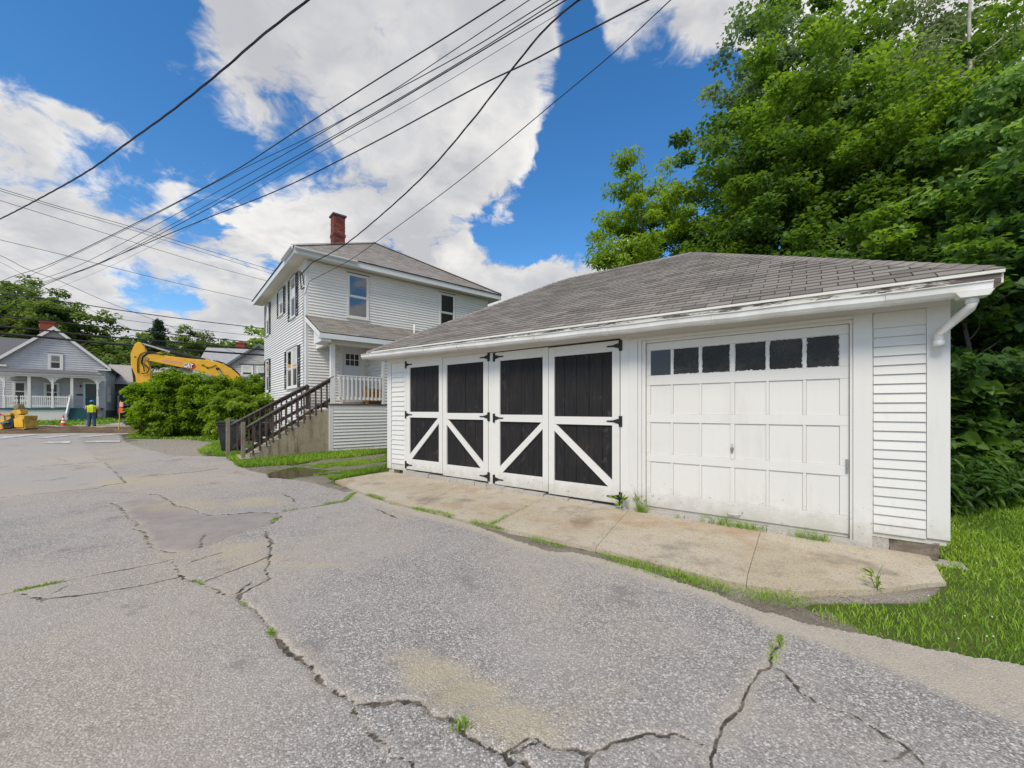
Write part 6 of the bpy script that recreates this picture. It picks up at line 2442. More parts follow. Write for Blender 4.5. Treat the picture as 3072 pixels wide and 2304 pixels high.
tree('understorey_tree', 'shaded tree with wide flat leaf layers at the right edge of the lawn', 11.6, 7.9, 7.2, 2.0, 1.0, LM['leaf_under'], seed=16, nclump=90, per=120, size=.17, clump_r=.55, trunk_r=.1, group=GB_, wid=.7, detailed=True, flat=.3)
tree('understorey_tree', 'dark tree closing the gap behind the right end of the garage', 10.6, 9.9, 6.8, 1.9, .8, LM['leaf_under'], seed=17, nclump=90, per=130, size=.15, clump_r=.55, trunk_r=.1, group=GB_, wid=.7)

# the shaded depth of the wood behind them: one mass
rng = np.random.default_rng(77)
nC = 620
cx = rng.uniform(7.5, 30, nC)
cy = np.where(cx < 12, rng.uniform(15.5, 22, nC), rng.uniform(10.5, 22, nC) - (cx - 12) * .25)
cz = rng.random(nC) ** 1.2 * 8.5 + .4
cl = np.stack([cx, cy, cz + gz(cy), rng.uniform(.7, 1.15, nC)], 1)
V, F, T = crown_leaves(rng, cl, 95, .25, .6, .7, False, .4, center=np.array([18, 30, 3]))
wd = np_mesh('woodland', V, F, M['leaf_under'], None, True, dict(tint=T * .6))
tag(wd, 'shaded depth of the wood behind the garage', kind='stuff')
wt = MB()
for i in range(26):
    x_, y_ = rng.uniform(8.5, 26), rng.uniform(11, 22)
    if x_ < 12:
        y_ = rng.uniform(15, 22)
    wt.tube([(x_, y_, 0), (x_ + rng.normal() * .2, y_, 5), (x_ + rng.normal() * .4, y_, 10)], [.11, .09, .05], 7)
tag(wt.build('wood_trunks', M['bark'], None, smooth=True), 'dim trunks within the wood', kind='stuff')

# undergrowth beside the right wall of the garage
shrub('fern_shrub', 'drooping dark green undergrowth with long leaves against the garage side', 7.0, 6.55, .55, .45, .85, 'leaf_under', 31, 26, 60, .24, .26, 'undergrowth at the edge of the lawn', wid=.22, detailed=True)
shrub('fern_shrub', 'long leaved plant at the lawn edge, right of the plant by the garage', 7.9, 6.7, .55, .45, .75, 'leaf_under', 32, 26, 60, .24, .26, 'undergrowth at the edge of the lawn', wid=.22, detailed=True)
shrub('leafy_shrub', 'broad leaved shrub standing behind the ferns at the garage corner', 8.0, 7.5, .8, .6, 2.4, 'leaf_under', 33, 50, 70, .20, .34, 'undergrowth at the edge of the lawn', wid=.7, detailed=True)
shrub('leafy_shrub', 'dark shrub at the right edge of the photograph behind the lawn', 9.6, 7.3, 1.0, .7, 1.5, 'leaf_under', 34, 50, 60, .17, .34, 'undergrowth at the edge of the lawn', wid=.7)
shrub('leafy_shrub', 'shrub filling the shade between the two young trees', 10.4, 8.4, 1.0, .8, 2.3, 'leaf_under', 35, 60, 60, .17, .36, 'undergrowth at the edge of the lawn', wid=.7)
shrub('leafy_shrub', 'tall shaded shrub tight behind the right rear corner of the garage', 8.3, 9.0, .9, .7, 3.4, 'leaf_under', 36, 80, 60, .17, .36, 'undergrowth at the edge of the lawn', wid=.7)

# hedge shrubs by the driveway mouth
HG = 'tall shrubs between the street and the house'
shrub('hedge_shrub', 'large bright green hedge shrub at the driveway mouth', -16.8, 19.6, 1.7, 1.2, 2.95, 'leaf_bush', 41, 420, 100, .14, .30, HG, wid=.46, flat=.55, shell=.3)
shrub('hedge_shrub', 'large hedge shrub in the middle, below the excavator boom', -14.9, 19.9, 1.75, 1.2, 2.95, 'leaf_bush', 42, 420, 100, .14, .30, HG, wid=.46, flat=.55, shell=.3)
shrub('hedge_shrub', 'rear hedge shrub beside the corner of the white house', -14.2, 22.4, 1.8, 1.2, 3.1, 'leaf_bush', 43, 260, 90, .15, .34, HG, wid=.42)
shrub('hedge_shrub', 'lower yellow green shrub behind the black bin', -11.9, 17.7, 1.25, .9, 2.15, 'leaf_bush2', 44, 130, 110, .17, .30, HG, wid=.5)
shrub('hedge_shrub', 'low yellow green shrub in front of the hedge, left of the bin', -13.0, 18.2, 1.0, .8, 1.5, 'leaf_bush2', 45, 90, 100, .17, .28, HG, wid=.5)

# trees beyond the grey house
FG = 'trees beyond the houses across the street'
FX = lambda S, Y: ray(S, 1230)[0] * Y


def far_h(y_src, Y):
    return 1.6 + ray(0, y_src)[1] * Y - float(gz(Y))


tree('broad_tree', 'big olive green tree towering behind the left side of the grey house', FX(40, 62), 62, far_h(818, 62), 6.0, 5.0, M['leaf_far'], seed=51, nclump=190, per=110, size=.42, clump_r=1.3, trunk_r=.4, group=FG, lump=.16, shell=.55)
tree('broad_tree', 'big dark tree behind the chimney of the grey house', FX(150, 58), 58, far_h(850, 58), 4.2, 5.0, M['leaf_far'], seed=52, nclump=150, per=110, size=.40, clump_r=1.15, trunk_r=.35, group=FG, lump=.16, shell=.55)
tree('broad_tree', 'rounded tree seen over the right slope of the grey house roof', FX(245, 60), 60, far_h(955, 60), 4.2, 2.0, M['leaf_far'], seed=53, nclump=110, per=90, size=.5, clump_r=1.2, trunk_r=.3, group=FG)
tree('broad_tree', 'low tree right of the grey house roof, left of the excavator', FX(320, 62), 62, far_h(1030, 62), 4.4, 1.0, M['leaf_far'], seed=54, nclump=100, per=90, size=.5, clump_r=1.2, trunk_r=.3, group=FG)
tree('broad_tree', 'tree filling the gap above the low outbuilding', FX(385, 60), 60, far_h(1030, 60), 4.0, 1.0, M['leaf_far'], seed=55, nclump=100, per=90, size=.5, clump_r=1.2, trunk_r=.3, group=FG)
tree('broad_tree', 'tree at the far left edge behind the wing of the grey house', FX(-30, 56), 56, far_h(880, 56), 5.0, 2.0, M['leaf_far'], seed=58, nclump=110, per=80, size=.55, clump_r=1.4, trunk_r=.35, group=FG)
fir('fir_tree', 'dark full conifer standing behind the excavator boom', FX(478, 50), 50, far_h(955, 50), 3.6, 61, FG)
fir('fir_tree', 'slim conifer tip left of the dark full conifer', FX(418, 56), 56, far_h(1030, 56), 2.6, 62, FG)
tree('pine_tree', 'open crowned pine with gaps, right of the dark conifer', FX(578, 50), 50, far_h(975, 50), 2.9, 3.0, M['leaf_far'], seed=63, nclump=95, per=80, size=.30, clump_r=.75, trunk_r=.2, group=FG, lump=.18, flat=.5, wid=.4, top=.6)
for S_, y_, sd_, lab_ in ((612, 1062, 71, 'tree above the roof of the warm grey house, left part'), (668, 1052, 72, 'tree behind the ridge of the warm grey house'), (728, 1058, 73, 'tree behind the chimney of the warm grey house'), (455, 1062, 74, 'tree between the slim conifer and the excavator stick')):
    tree('broad_tree', lab_, FX(S_, 58), 58, far_h(y_, 58), 3.6, .5, M['leaf_far'], seed=sd_, nclump=100, per=90, size=.42, clump_r=1.1, trunk_r=.25, group=FG, lump=.15)
fir('fir_tree', 'small conifer between the pine and the warm grey house', FX(650, 54), 54, far_h(1035, 54), 2.6, 64, FG)
fir('fir_tree', 'conifer tip beside the chimney of the warm grey house', FX(690, 52), 52, far_h(1045, 52), 2.2, 65, FG)
tree('broad_tree', 'olive tree at the corner of the white house, above the far chimney', FX(775, 56), 56, far_h(1005, 56), 3.2, 2.0, M['leaf_elder'], seed=66, nclump=60, per=90, size=.45, clump_r=1.1, trunk_r=.25, group=FG)
tree('broad_tree', 'low dark tree under the excavator boom', FX(540, 44), 44, far_h(1110, 44), 3.6, .5, M['leaf_far'], seed=67, nclump=90, per=90, size=.4, clump_r=1.0, trunk_r=.25, group=FG)
tree('broad_tree', 'low tree left of the conifer, behind the excavator stick', FX(400, 52), 52, far_h(1080, 52), 3.4, .5, M['leaf_far'], seed=68, nclump=90, per=90, size=.4, clump_r=1.0, trunk_r=.25, group=FG)
# far wood closing the horizon
rng = np.random.default_rng(88)
nC = 1300
cx = rng.uniform(-150, 40, nC)
cy = rng.uniform(66, 95, nC)
cz = rng.random(nC) ** .9 * (10.5 + 2.0 * np.sin(cx * .13) + 1.6 * np.sin(cx * .37) + 1.2 * np.sin(cx * .9))
cl = np.stack([cx, cy, cz + gz(cy), rng.uniform(1.3, 2.3, nC)], 1)
V, F, T = crown_leaves(rng, cl, 36, 1.0, .6, .7, False, .3)
tag(np_mesh('far_wood', V, F, M['leaf_far'], None, True, dict(tint=T)), 'low far wood closing the horizon behind the houses', kind='stuff')


# ------------------------------------------------------------------ grass
def blades(rng, x, y, z, h, w, lean=.45, tone=None):
    n = len(x)
    a = rng.random(n) * 6.283
    dx, dy = np.cos(a), np.sin(a)
    b = rng.random(n) * 6.283
    ln = lean * (.3 + rng.random(n)) * h
    lx, ly = np.cos(b) * ln, np.sin(b) * ln
    p = np.stack([x, y, z], 1)
    s = np.stack([dx * w, dy * w, np.zeros(n)], 1)
    mid = p + np.stack([lx * .35, ly * .35, h * .6], 1)
    tip = p + np.stack([lx, ly, h], 1)
    V = np.stack([p - s, p + s, mid + s * .7, tip, mid - s * .7], 1).reshape(-1, 3)
    i = np.arange(n) * 5
    F = np.concatenate([np.stack([i, i + 1, i + 2, i + 4], 1), np.stack([i + 4, i + 2, i + 3, i + 3], 1)])
    t = np.clip(rng.random(n) * .6 + (tone if tone is not None else .2), 0, 1)
    return V, F, np.repeat(t, 5)


def tri_mesh(name, V, F, mat, attrs):
    """quads and triangles (last index repeated)"""
    me = bpy.data.meshes.new(name)
    q = F[F[:, 2] != F[:, 3]]
    t = F[F[:, 2] == F[:, 3]][:, :3]
    me.vertices.add(len(V))
    me.vertices.foreach_set('co', V.astype(np.float32).ravel())
    loops = np.concatenate([q.ravel(), t.ravel()]).astype(np.int32)
    me.loops.add(len(loops))
    me.loops.foreach_set('vertex_index', loops)
    me.polygons.add(len(q) + len(t))
    st = np.concatenate([np.arange(len(q)) * 4, len(q) * 4 + np.arange(len(t)) * 3]).astype(np.int32)
    me.polygons.foreach_set('loop_start', st)
    me.polygons.foreach_set('loop_total', np.concatenate([np.full(len(q), 4), np.full(len(t), 3)]).astype(np.int32))
    for an, av in attrs.items():
        me.attributes.new(an, 'FLOAT', 'POINT').data.foreach_set('value', av.astype(np.float32))
    me.update(calc_edges=True)
    me.materials.append(mat)
    return link_mesh(name, me)


def gmask_far(x, y, polys):
    m = np.zeros(len(x), bool)
    for p in polys:
        m |= in_poly(x, y, p)
    return m


rng = np.random.default_rng(9)
gpoly = [tuple(wallpt(x, -d, 0)[:2]) for x, d in ((0.0, .05), (GW, .05), (GW, GD), (0, GD))]
apoly = [tuple(p[:2]) for p in fr_G] + [wallpt(GW + .05, .0, 0)[:2], wallpt(-.1, .0, 0)[:2]]
lawn = GP([(2835, 1744), (2789, 1700)]) + [wallpt(GW, .0, 0)[:2], wallpt(GW, -6, 0)[:2], (14, 9), (16, 2), (6, .6)] + GP(c7([(2600, 640), (2212, 585), (1900, 510), (1700, 460), (1500, 425), (1350, 370), (1250, 330), (1180, 270), (1260, 235), (1400, 240), (1560, 265), (1700, 230), (1820, 190)]))
N1 = 200000
# denser towards the viewer
x = rng.uniform(2.2, 13, N1)
y = .9 + 9.5 * rng.random(N1) ** 1.35
e = fbm(x, y, 3.0, 3, 2) * .18
keep = in_poly(x + e, y + e, lawn)
x, y = x[keep], y[keep]
hn = .5 + fbm(x, y, 1.6, 3, 4) * 1.4
fr_ = np.clip(line_dist(x, y, lawn) / .35, .25, 1)
h = (.028 + .048 * rng.random(len(x))) * (.7 + hn * .7) * (.6 + .4 * fr_)
tone = .16 + fbm(x, y, .9, 4, 7) * 1.5 + (rng.random(len(x)) > .95) * .5
V, F, T = blades(rng, x, y, gz(y) - .04 + fbm(x, y, .8, 4, 8) * .05, h, (.0030 + .0022 * rng.random(len(x))) * np.clip(y / 3.5, .9, 2.0), .7, tone)
tag(tri_mesh('grass', V, F, M['grass'], dict(tint=T)), 'green lawn grass right of the concrete apron', kind='stuff')


def grass_patch(name, label, poly, n, hmin, hmax, w, seed, tone=.2, dens=None, lift=-.03):
    r = np.random.default_rng(seed)
    P = np.array(poly)
    x = r.uniform(P[:, 0].min(), P[:, 0].max(), n * 3)
    y = r.uniform(P[:, 1].min(), P[:, 1].max(), n * 3)
    e = fbm(x, y, 2.2, 3, seed) * .25
    k = in_poly(x + e, y + e, poly) & ~in_poly(x, y, gpoly)
    if dens is not None:
        k &= (fbm(x, y, 1.4, 4, seed + 3) + .5 > dens)
    x, y = x[k][:n], y[k][:n]
    h = hmin + (hmax - hmin) * r.random(len(x)) ** 1.5
    V, F, T = blades(r, x, y, gz(y) + lift, h, w * (.7 + .6 * r.random(len(x))), .6, tone + fbm(x, y, 1.1, 3, 5) * .9)
    return tag(tri_mesh(name, V, F, M['grass'], dict(tint=T)), label, kind='stuff')


s1 = GP(c8([(-60, 60), (0, 100), (110, 108), (180, 165), (262, 214), (480, 205), (780, 188), (1000, 160), (1200, 128), (1480, 108), (1870, 60), (1875, 30), (1240, 40), (900, 90), (430, 100), (180, 50), (60, 20)]))
grass_patch('grass', 'grass strip along the foot of the porch stairs', s1, 17000, .04, .12, .0075, 3, .35)
s2 = GP(c8([(1040, 325), (1200, 300), (1480, 270), (1700, 230), (1880, 195), (1880, 245), (1640, 295), (1400, 345), (1290, 358), (1180, 335)]))
grass_patch('grass', 'grass tongue between the puddle and the concrete apron', s2, 9000, .03, .10, .005, 4, .3, .36)
s3 = GP(c8([(1000, 205), (1140, 180), (1500, 150), (1870, 100), (1870, 150), (1560, 200), (1300, 220), (1130, 230)]))
grass_patch('grass', 'thin grass between wheel ruts before the porch', s3, 6000, .02, .06, .006, 5, .45, .42)
s4 = GP([(375, 1308), (420, 1312), (560, 1316), (660, 1330), (700, 1320), (690, 1290), (400, 1290)])
grass_patch('grass', 'mown grass in front of the hedge', s4, 10000, .04, .10, .020, 6, .3)
s5 = GP([(607, 1362), (690, 1342), (700, 1318), (640, 1330), (600, 1346)])
grass_patch('grass', 'grass around the foot of the black bin', s5, 4000, .04, .12, .008, 7, .35)
v1 = GP([(-700, 1276), (0, 1275), (340, 1275), (360, 1262), (330, 1254), (0, 1256), (-700, 1250)])
grass_patch('grass', 'verge and front lawn of the grey house', v1, 9000, .08, .20, .05, 8, .25)
# weeds along the garage foot and in the joints
wd_pts = []


def weed_line(pts, n, spread, hmin, hmax, w, seed, name, label, tone=.3, zf=None, dens=.4):
    r = np.random.default_rng(seed)
    P = np.array([tuple(p[:2]) for p in pts])
    L = np.concatenate([[0], np.cumsum(np.hypot(*np.diff(P, axis=0).T))])
    s = r.random(n * 3) * L[-1]
    x = np.interp(s, L, P[:, 0]) + r.normal(size=n * 3) * spread
    y = np.interp(s, L, P[:, 1]) + r.normal(size=n * 3) * spread
    k = (vnoise(s * 4.5 + seed * 3, s * 0 + 2.5) > dens)
    x, y = x[k][:n], y[k][:n]
    z = gz(y) if zf is None else zf
    h = hmin + (hmax - hmin) * r.random(len(x)) ** 2
    V, F, T = blades(r, x, y, z + 0 * x, h, w * (.7 + .6 * r.random(len(x))), .9, tone)
    return V, F, T


acc = []
for (pts, n, sp, h0, h1, w, sd, zf, dn_) in [
    (GP([(1105, 1485), (1184, 1510), (1275, 1533), (1330, 1542), (1371, 1556), (1471, 1578)]), 1600, .035, .015, .06, .003, 1, None, .45),
    ([wallpt(gx(1645), .06, 0), tuple(front_at(1471)[:2])], 900, .022, .02, .07, .003, 2, None, .35),
    ([wallpt(gx(2095), .08, 0), wallpt(gx(2290), .10, 0)], 420, .03, .03, .15, .003, 3, .05, .35),
    ([wallpt(gx(2380), .08, 0), wallpt(gx(2560), .10, 0)], 330, .03, .03, .15, .003, 4, .03, .45),
    ([wallpt(gx(1915), .08, 0), wallpt(gx(1945), .10, 0)], 120, .02, .06, .24, .003, 5, .05, .0),
    ([wallpt(gx(2030), .08, 0), wallpt(gx(2040), .10, 0)], 40, .02, .03, .09, .003, 15, .05, .0),
    (cracks[0][0], 160, .02, .008, .03, .003, 6, None, .6),
    (cracks[16][0], 420, .02, .006, .025, .0035, 7, None, .45),
    (cracks[19][0], 380, .03, .015, .06, .004, 8, None, .42),
    (GP(c7([(240, 50), (420, 95), (640, 150), (760, 190), (950, 225), (1150, 255)])), 2300, .075, .010, .055, .003, 9, None, .42),
    (GP([(1471, 1578), (1640, 1630), (1800, 1662), (1850, 1680)]), 700, .03, .01, .05, .003, 10, None, .55),
    (GP(c7([(1040, 420), (1000, 480), (990, 540)])), 150, .02, .01, .03, .003, 11, None, .4),
    (GP(c5([(1620, 1290), (1650, 1320)])), 70, .02, .01, .03, .003, 12, None, .0),
    (GP(c6([(1225, 750), (1255, 765)])), 60, .02, .02, .055, .0035, 13, None, .0),
    (GP(c6([(185, 165), (215, 185)])), 40, .015, .008, .02, .003, 14, None, .0),
    (GP(c5([(1680, 612), (1640, 632)])), 120, .03, .01, .04, .004, 16, None, .0),
]:
    acc.append(weed_line(pts, n, sp, h0, h1, w, sd, 'g', '', zf=zf, dens=dn_))
off = 0
Vs, Fs, Ts = [], [], []
for V, F, T in acc:
    Vs.append(V)
    Fs.append(F + off)
    Ts.append(T)
    off += len(V)
tag(tri_mesh('grass', np.concatenate(Vs), np.concatenate(Fs), M['grass'], dict(tint=np.concatenate(Ts))), 'weeds and grass in the cracks and along the garage doors', kind='stuff')


def weed_plant(label, p, h, n, seed, mat='leaf_bush', ls=.10):
    r = np.random.default_rng(seed)
    root = empty('weed', tuple(p))
    tag(root, label, 'weed', 'leafy weeds by the garage')
    c = np.stack([r.normal(size=n) * .05 * h / .2, r.normal(size=n) * .05 * h / .2, r.random(n) * h], 1)
    ax = c * np.array([6, 6, 1]) + np.array([0, 0, .35]) * h + r.normal(size=(n, 3)) * .05
    V, F, T = leaves_np(r, c + ax / (np.linalg.norm(ax, axis=1, keepdims=True) + 1e-6) * ls * .4, ax, np.tile([0, 0, 1.0], (n, 1)) + r.normal(size=(n, 3)) * .4, np.full(n, ls) * (.6 + .6 * r.random(n)), r.random(n), .4, detailed=True)
    np_mesh('leaves', V, F, M[mat], root, True, dict(tint=T))
    sb = MB()
    for i in range(4):
        sb.tube([(0, 0, -.02), (r.normal() * .02, r.normal() * .02, h * .6), (r.normal() * .04, r.normal() * .04, h * (1 + .4 * (i == 0)))], [.004, .003, .0015], 5)
    sb.build('stems', M['leaf_bush'], root)
    for o in root.children:
        if 'tint' not in o.data.attributes:
            o.data.attributes.new('tint', 'FLOAT', 'POINT').data.foreach_set('value', [.5] * len(o.data.vertices))


weed_plant('leafy dandelion like weed at the foot of the white jamb between the doors', wallpt(gx(1872), .10, .05), .20, 26, 1)
weed_plant('taller thin weed beside the left bottom corner of the overhead door', wallpt(gx(1922), .09, .05), .26, 16, 2, ls=.08)
weed_plant('small dark weed growing at the lower edge of the apron', tuple(G(*c4([(1445, 1600)])[0])), .16, 18, 3, ls=.06)
# clover heads in the lawn
r = np.random.default_rng(4)
cm = MB()
for i in range(16):
    S = r.uniform(2760, 3072)
    yv = r.uniform(1570, 1960) if i % 3 else r.uniform(1590, 1720)
    p = G(S, yv)
    if in_poly(np.array([p.x]), np.array([p.y]), lawn)[0]:
        cm.ball((p.x, p.y, p.z + .045 + r.random() * .03), .0055, .0055, .005, 6, 4)
tag(cm.build('clover_flowers', M['clover'], None), 'tiny white clover heads in the lawn', kind='stuff')
# loose grit and gravel on sand and mud
gv = MB()
for (P_, n, s0, s1_) in ((mud_poly, 700, .003, .008), (spill_poly, 800, .003, .009), (gravel_poly, 900, .008, .03), (strip_poly, 600, .006, .02)):
    P = np.array(P_)
    for i in range(n):
        x_, y_ = r.uniform(P[:, 0].min(), P[:, 0].max()), r.uniform(P[:, 1].min(), P[:, 1].max())
        if not in_poly(np.array([x_]), np.array([y_]), P_)[0] or in_poly(np.array([x_]), np.array([y_]), puddle_poly)[0] or in_poly(np.array([x_]), np.array([y_]), gpoly)[0]:
            continue
        s = r.uniform(s0, s1_)
        z = float(gz(y_)) - .03
        a, b, c = s * r.uniform(.7, 1.3), s * r.uniform(.7, 1.3), s * r.uniform(.4, .8)
        gv.hexa([(x_ - a, y_ - b, z), (x_ + a, y_ - b * .8, z), (x_ + a * .9, y_ + b, z), (x_ - a * .8, y_ + b, z),
                 (x_ - a * .6, y_ - b * .6, z + c), (x_ + a * .6, y_ - b * .5, z + c), (x_ + a * .5, y_ + b * .6, z + c), (x_ - a * .5, y_ + b * .5, z + c)])
tag(gv.build('gravel', M['gravel'], None), 'loose gravel and grit beside the paving', kind='stuff')
# ------------------------------------------------------------------ overhead wires
WG = 'overhead wires'


def dpt(px, py, line):
    """view ray through a column and row of the photograph, met with the vertical plane over a ground line"""
    a, b = dray(px, py)
    (x0, y0), (x1, y1) = line
    dx, dy = x1 - x0, y1 - y0
    # point = t*(a,1); cross((t a - x0, t - y0), (dx,dy)) = 0
    den = a * dy - dx
    t = (x0 * dy - y0 * dx) / den
    return Vector((a * t, t, 1.6 + b * t))


def wire(label, pts, line, r, ext0=16.0, ext1=9.0, twist=0.0, mat='wire', attach_end=None, attach_start=None, group=WG):
    P = [dpt(*p, line) for p in pts]
    # smooth through the points
    Q = []
    n = len(P)
    for i in range(n - 1):
        p0, p1, p2, p3 = P[max(i - 1, 0)], P[i], P[i + 1], P[min(i + 2, n - 1)]
        m1 = (p2 - p0) / max((p2 - p0).length, 1e-6) * (p2 - p1).length * .98
        m2 = (p3 - p1) / max((p3 - p1).length, 1e-6) * (p2 - p1).length * .98
        for k in range(8):
            t = k / 8
            h00, h10, h01, h11 = 2 * t ** 3 - 3 * t ** 2 + 1, t ** 3 - 2 * t ** 2 + t, -2 * t ** 3 + 3 * t ** 2, t ** 3 - t ** 2
            Q.append(p1 * h00 + m1 * h10 + p2 * h01 + m2 * h11)
    Q.append(P[-1])
    if attach_start is not None:
        Q[0] = Vector(attach_start)
    elif ext0:
        d = (Q[0] - Q[2]).normalized()
        d.z *= .6
        Q.insert(0, Q[0] + d * ext0)
    if attach_end is not None:
        Q[-1] = Vector(attach_end)
    elif ext1:
        d = (Q[-1] - Q[-3]).normalized()
        Q.append(Q[-1] + d * ext1)
    if twist:
        # resample finely and wind three strands
        L = [0]
        for a, b in zip(Q[:-1], Q[1:]):
            L.append(L[-1] + (b - a).length)
        N_ = int(L[-1] / .22)
        X = np.array([[q.x, q.y, q.z] for q in Q])
        s = np.linspace(0, L[-1], N_)
        X = np.stack([np.interp(s, L, X[:, i]) for i in range(3)], 1)
        root = empty('overhead_wire', tuple(X[0]))
        tag(root, label, 'cable', group)
        for st in range(3):
            ph = s * 2 * math.pi / 1.9 + st * 2.094
            Y = X - X[0]
            Y = Y + np.stack([np.cos(ph) * r * 1.0, np.sin(ph) * r * .2, np.sin(ph) * r * 1.0], 1)
            MB().tube([tuple(y) for y in Y], r * twist, 6).build('strand', M[mat], root, smooth=True)
        return root
    o = MB().tube(Q, r, 6).build('overhead_wire', M[mat], None, smooth=True)
    return tag(o, label, 'cable', group)


hcor = hmw @ Vector(FL(.26, .12, 6.25))
hcor2 = hmw @ Vector(FL(.05, .03, 5.55))
LA = ((.3, 6.9), (-22.7, 19.7))
wire('thick twisted cable crossing the upper left corner of the sky', [(-60, 497), (0, 473), (120, 410), (200, 363), (280, 305), (374, 237), (487, 146), (560, 82), (665, 0)], ((-16.0, 12.6), (-3.0, 5.9)), .016, twist=.62)
wire('topmost wire of the main bundle crossing the sky', [(30, 596), (105, 572), (277, 490), (498, 374), (660, 270), (819, 169), (960, 82), (1090, 0)], LA, .013)
wire('second wire of the main bundle, merging with the topmost one', [(60, 598), (280, 492), (505, 374), (680, 290), (830, 207), (990, 102), (1143, 0)], ((.7, 6.95), (-22.7, 19.8)), .008)
wire('third wire of the main bundle crossing the sky', [(75, 608), (171, 573), (387, 459), (620, 330), (819, 215), (1010, 110), (1190, 0)], ((.9, 7.1), (-22.4, 20.1)), .009)
wire('fourth wire of the main bundle crossing the sky', [(85, 612), (205, 572), (343, 500), (600, 360), (802, 248), (1020, 118), (1206, 0)], ((1.1, 7.2), (-22.2, 20.4)), .009)
wire('fifth and darkest wire low in the main bundle', [(95, 612), (210, 572), (380, 488), (620, 356), (812, 246), (1020, 122), (1222, 0)], ((1.3, 7.3), (-22.1, 20.6)), .012)
wire('thin grey wire under the main bundle', [(150, 612), (238, 575), (470, 459), (664, 345), (900, 215), (1224, 19), (1255, 0)], ((1.6, 7.4), (-21.8, 20.9)), .005, mat='cablegrey')
wire('lowest black wire of the bundle, sagging towards the upper right', [(100, 614), (210, 570), (443, 473), (609, 407), (819, 302), (1040, 183), (1151, 130), (1224, 91), (1400, 0)], ((2.3, 6.6), (-22, 20.2)), .014)
wire('twisted service cable running down to the corner of the white house', [(664, 573), (741, 531), (830, 459), (930, 365), (1024, 255), (1090, 170), (1180, 60), (1262, -10)], ((-7.07, 13.76), (1.0, 5.9)), .012, twist=.6, attach_start=hcor)
wire('thin black telephone wire running down to the siding of the white house', [(659, 612), (747, 567), (808, 526), (996, 387), (1224, 199), (1330, 110), (1455, -6)], ((-7.07, 13.76), (2.3, 5.9)), .008, attach_start=hcor2)
LB_ = ((-18.5, 14.5), (-13.0, 22.0))
wire('upper of the paired wires ending at the house eave, left', [(-40, 394), (0, 407), (130, 447), (277, 488), (400, 526), (560, 575), (620, 593)], LB_, .010)
wire('lower of the paired wires ending at the house eave, left', [(-40, 400), (0, 412), (138, 454), (277, 494), (400, 533), (560, 583), (620, 601)], ((-18.6, 14.6), (-13.1, 22.1)), .009)
wire('single wire below the pair, ending at the house eave', [(-40, 421), (0, 433), (208, 498), (330, 536), (459, 575), (600, 613)], ((-18.7, 14.8), (-13.2, 22.3)), .009)
wire('wire crossing low over the street to the house eave', [(-40, 508), (0, 518), (130, 549), (232, 575), (400, 616), (545, 648), (600, 660)], ((-21.7, 17.0), (-15.5, 24.0)), .011)
wire('slanting wire dropping right across the far trees, upper', [(-30, 545), (5, 554), (60, 582), (122, 604), (226, 650), (330, 690), (420, 726)], ((-22, 17), (-20, 30)), .010)
wire('slanting thin wire dropping right across the far trees, lower', [(-30, 558), (0, 566), (70, 605), (130, 640), (250, 695), (340, 740)], ((-23, 18), (-20, 32)), .007, mat='cablegrey')
LH = ((-28, 22), (-16.5, 31.8))
for lab, ys_, r in (('topmost of the street wires, level across the far trees', [(0, 634), (100, 646), (200, 661), (300, 676), (420, 692), (564, 709)], .028),
                    ('second street wire, thin and pale against the trees', [(0, 656), (100, 669), (200, 682), (300, 695), (420, 711), (564, 727)], .013),
                    ('third street wire, just above the grey house peak', [(0, 684), (100, 693), (200, 704), (300, 714), (420, 727), (564, 741)], .034),
                    ('fourth and thick black street cable across the grey house peak', [(0, 704), (100, 714), (200, 725), (300, 733), (420, 743), (564, 755)], .050),
                    ('lowest and thickest street cable, over the excavator boom', [(0, 720), (100, 729), (200, 739), (300, 747), (420, 757), (564, 767)], .068)):
    wire(lab, ys_, LH, r, 45, 30)

# ------------------------------------------------------------------ wheeled bins
def wheelie(name, label, x, y, rz, s=1.0):
    b = empty(name, (x, y, float(gz(y)) - .02), rz)
    tag(b, label, 'bin', 'black wheeled bins behind the stairs')
    w0, w1, d0, d1, h = .22 * s, .31 * s, .24 * s, .37 * s, 1.0 * s
    MB().hexa([(-w0, -d0, .06), (w0, -d0, .06), (w0, d0, .06), (-w0, d0, .06), (-w1, -d1, h), (w1, -d1, h), (w1, d1, h), (-w1, d1, h)]).build('body', M['binblack'], b, bevel=.03)
    MB().hexa([(-w1 - .02, -d1 - .02, h - .06), (w1 + .02, -d1 - .02, h - .06), (w1 + .02, d1 + .02, h - .06), (-w1 - .02, d1 + .02, h - .06),
               (-w1 - .02, -d1 - .02, h), (w1 + .02, -d1 - .02, h), (w1 + .02, d1 + .02, h), (-w1 - .02, d1 + .02, h)]).build('rim', M['binblack'], b, bevel=.01)
    ld = MB()
    nn = 7
    prof_ = [(lerp(-w1 - .035, w1 + .035, i / nn), h + .005 + .075 * math.sin(math.pi * i / nn) ** .6) for i in range(nn + 1)]
    pts0 = [(x_, -d1 - .04, z_) for x_, z_ in prof_]
    pts1 = [(x_, d1 + .03, z_ + .01) for x_, z_ in prof_]
    ld.prism(pts0, pts1)
    ld.build('lid', M['binblack'], b, bevel=.008)
    MB().tube([(-w1 * .8, d1 + .06, h - .02), (w1 * .8, d1 + .06, h - .02)], .016, 8).build('handle', M['binblack'], b)
    for sx_ in (-1, 1):
        MB().tube([(sx_ * .20 * s, d0 + .02, .11), (sx_ * .27 * s, d0 + .02, .11)], .11, 14).build('wheel', M['rubber'], b)
    MB().box(-.05, .05, -d1 + .02, -d1 + .035, h * .86, h * .90).build('label', M['logowhite'], b)
    return b


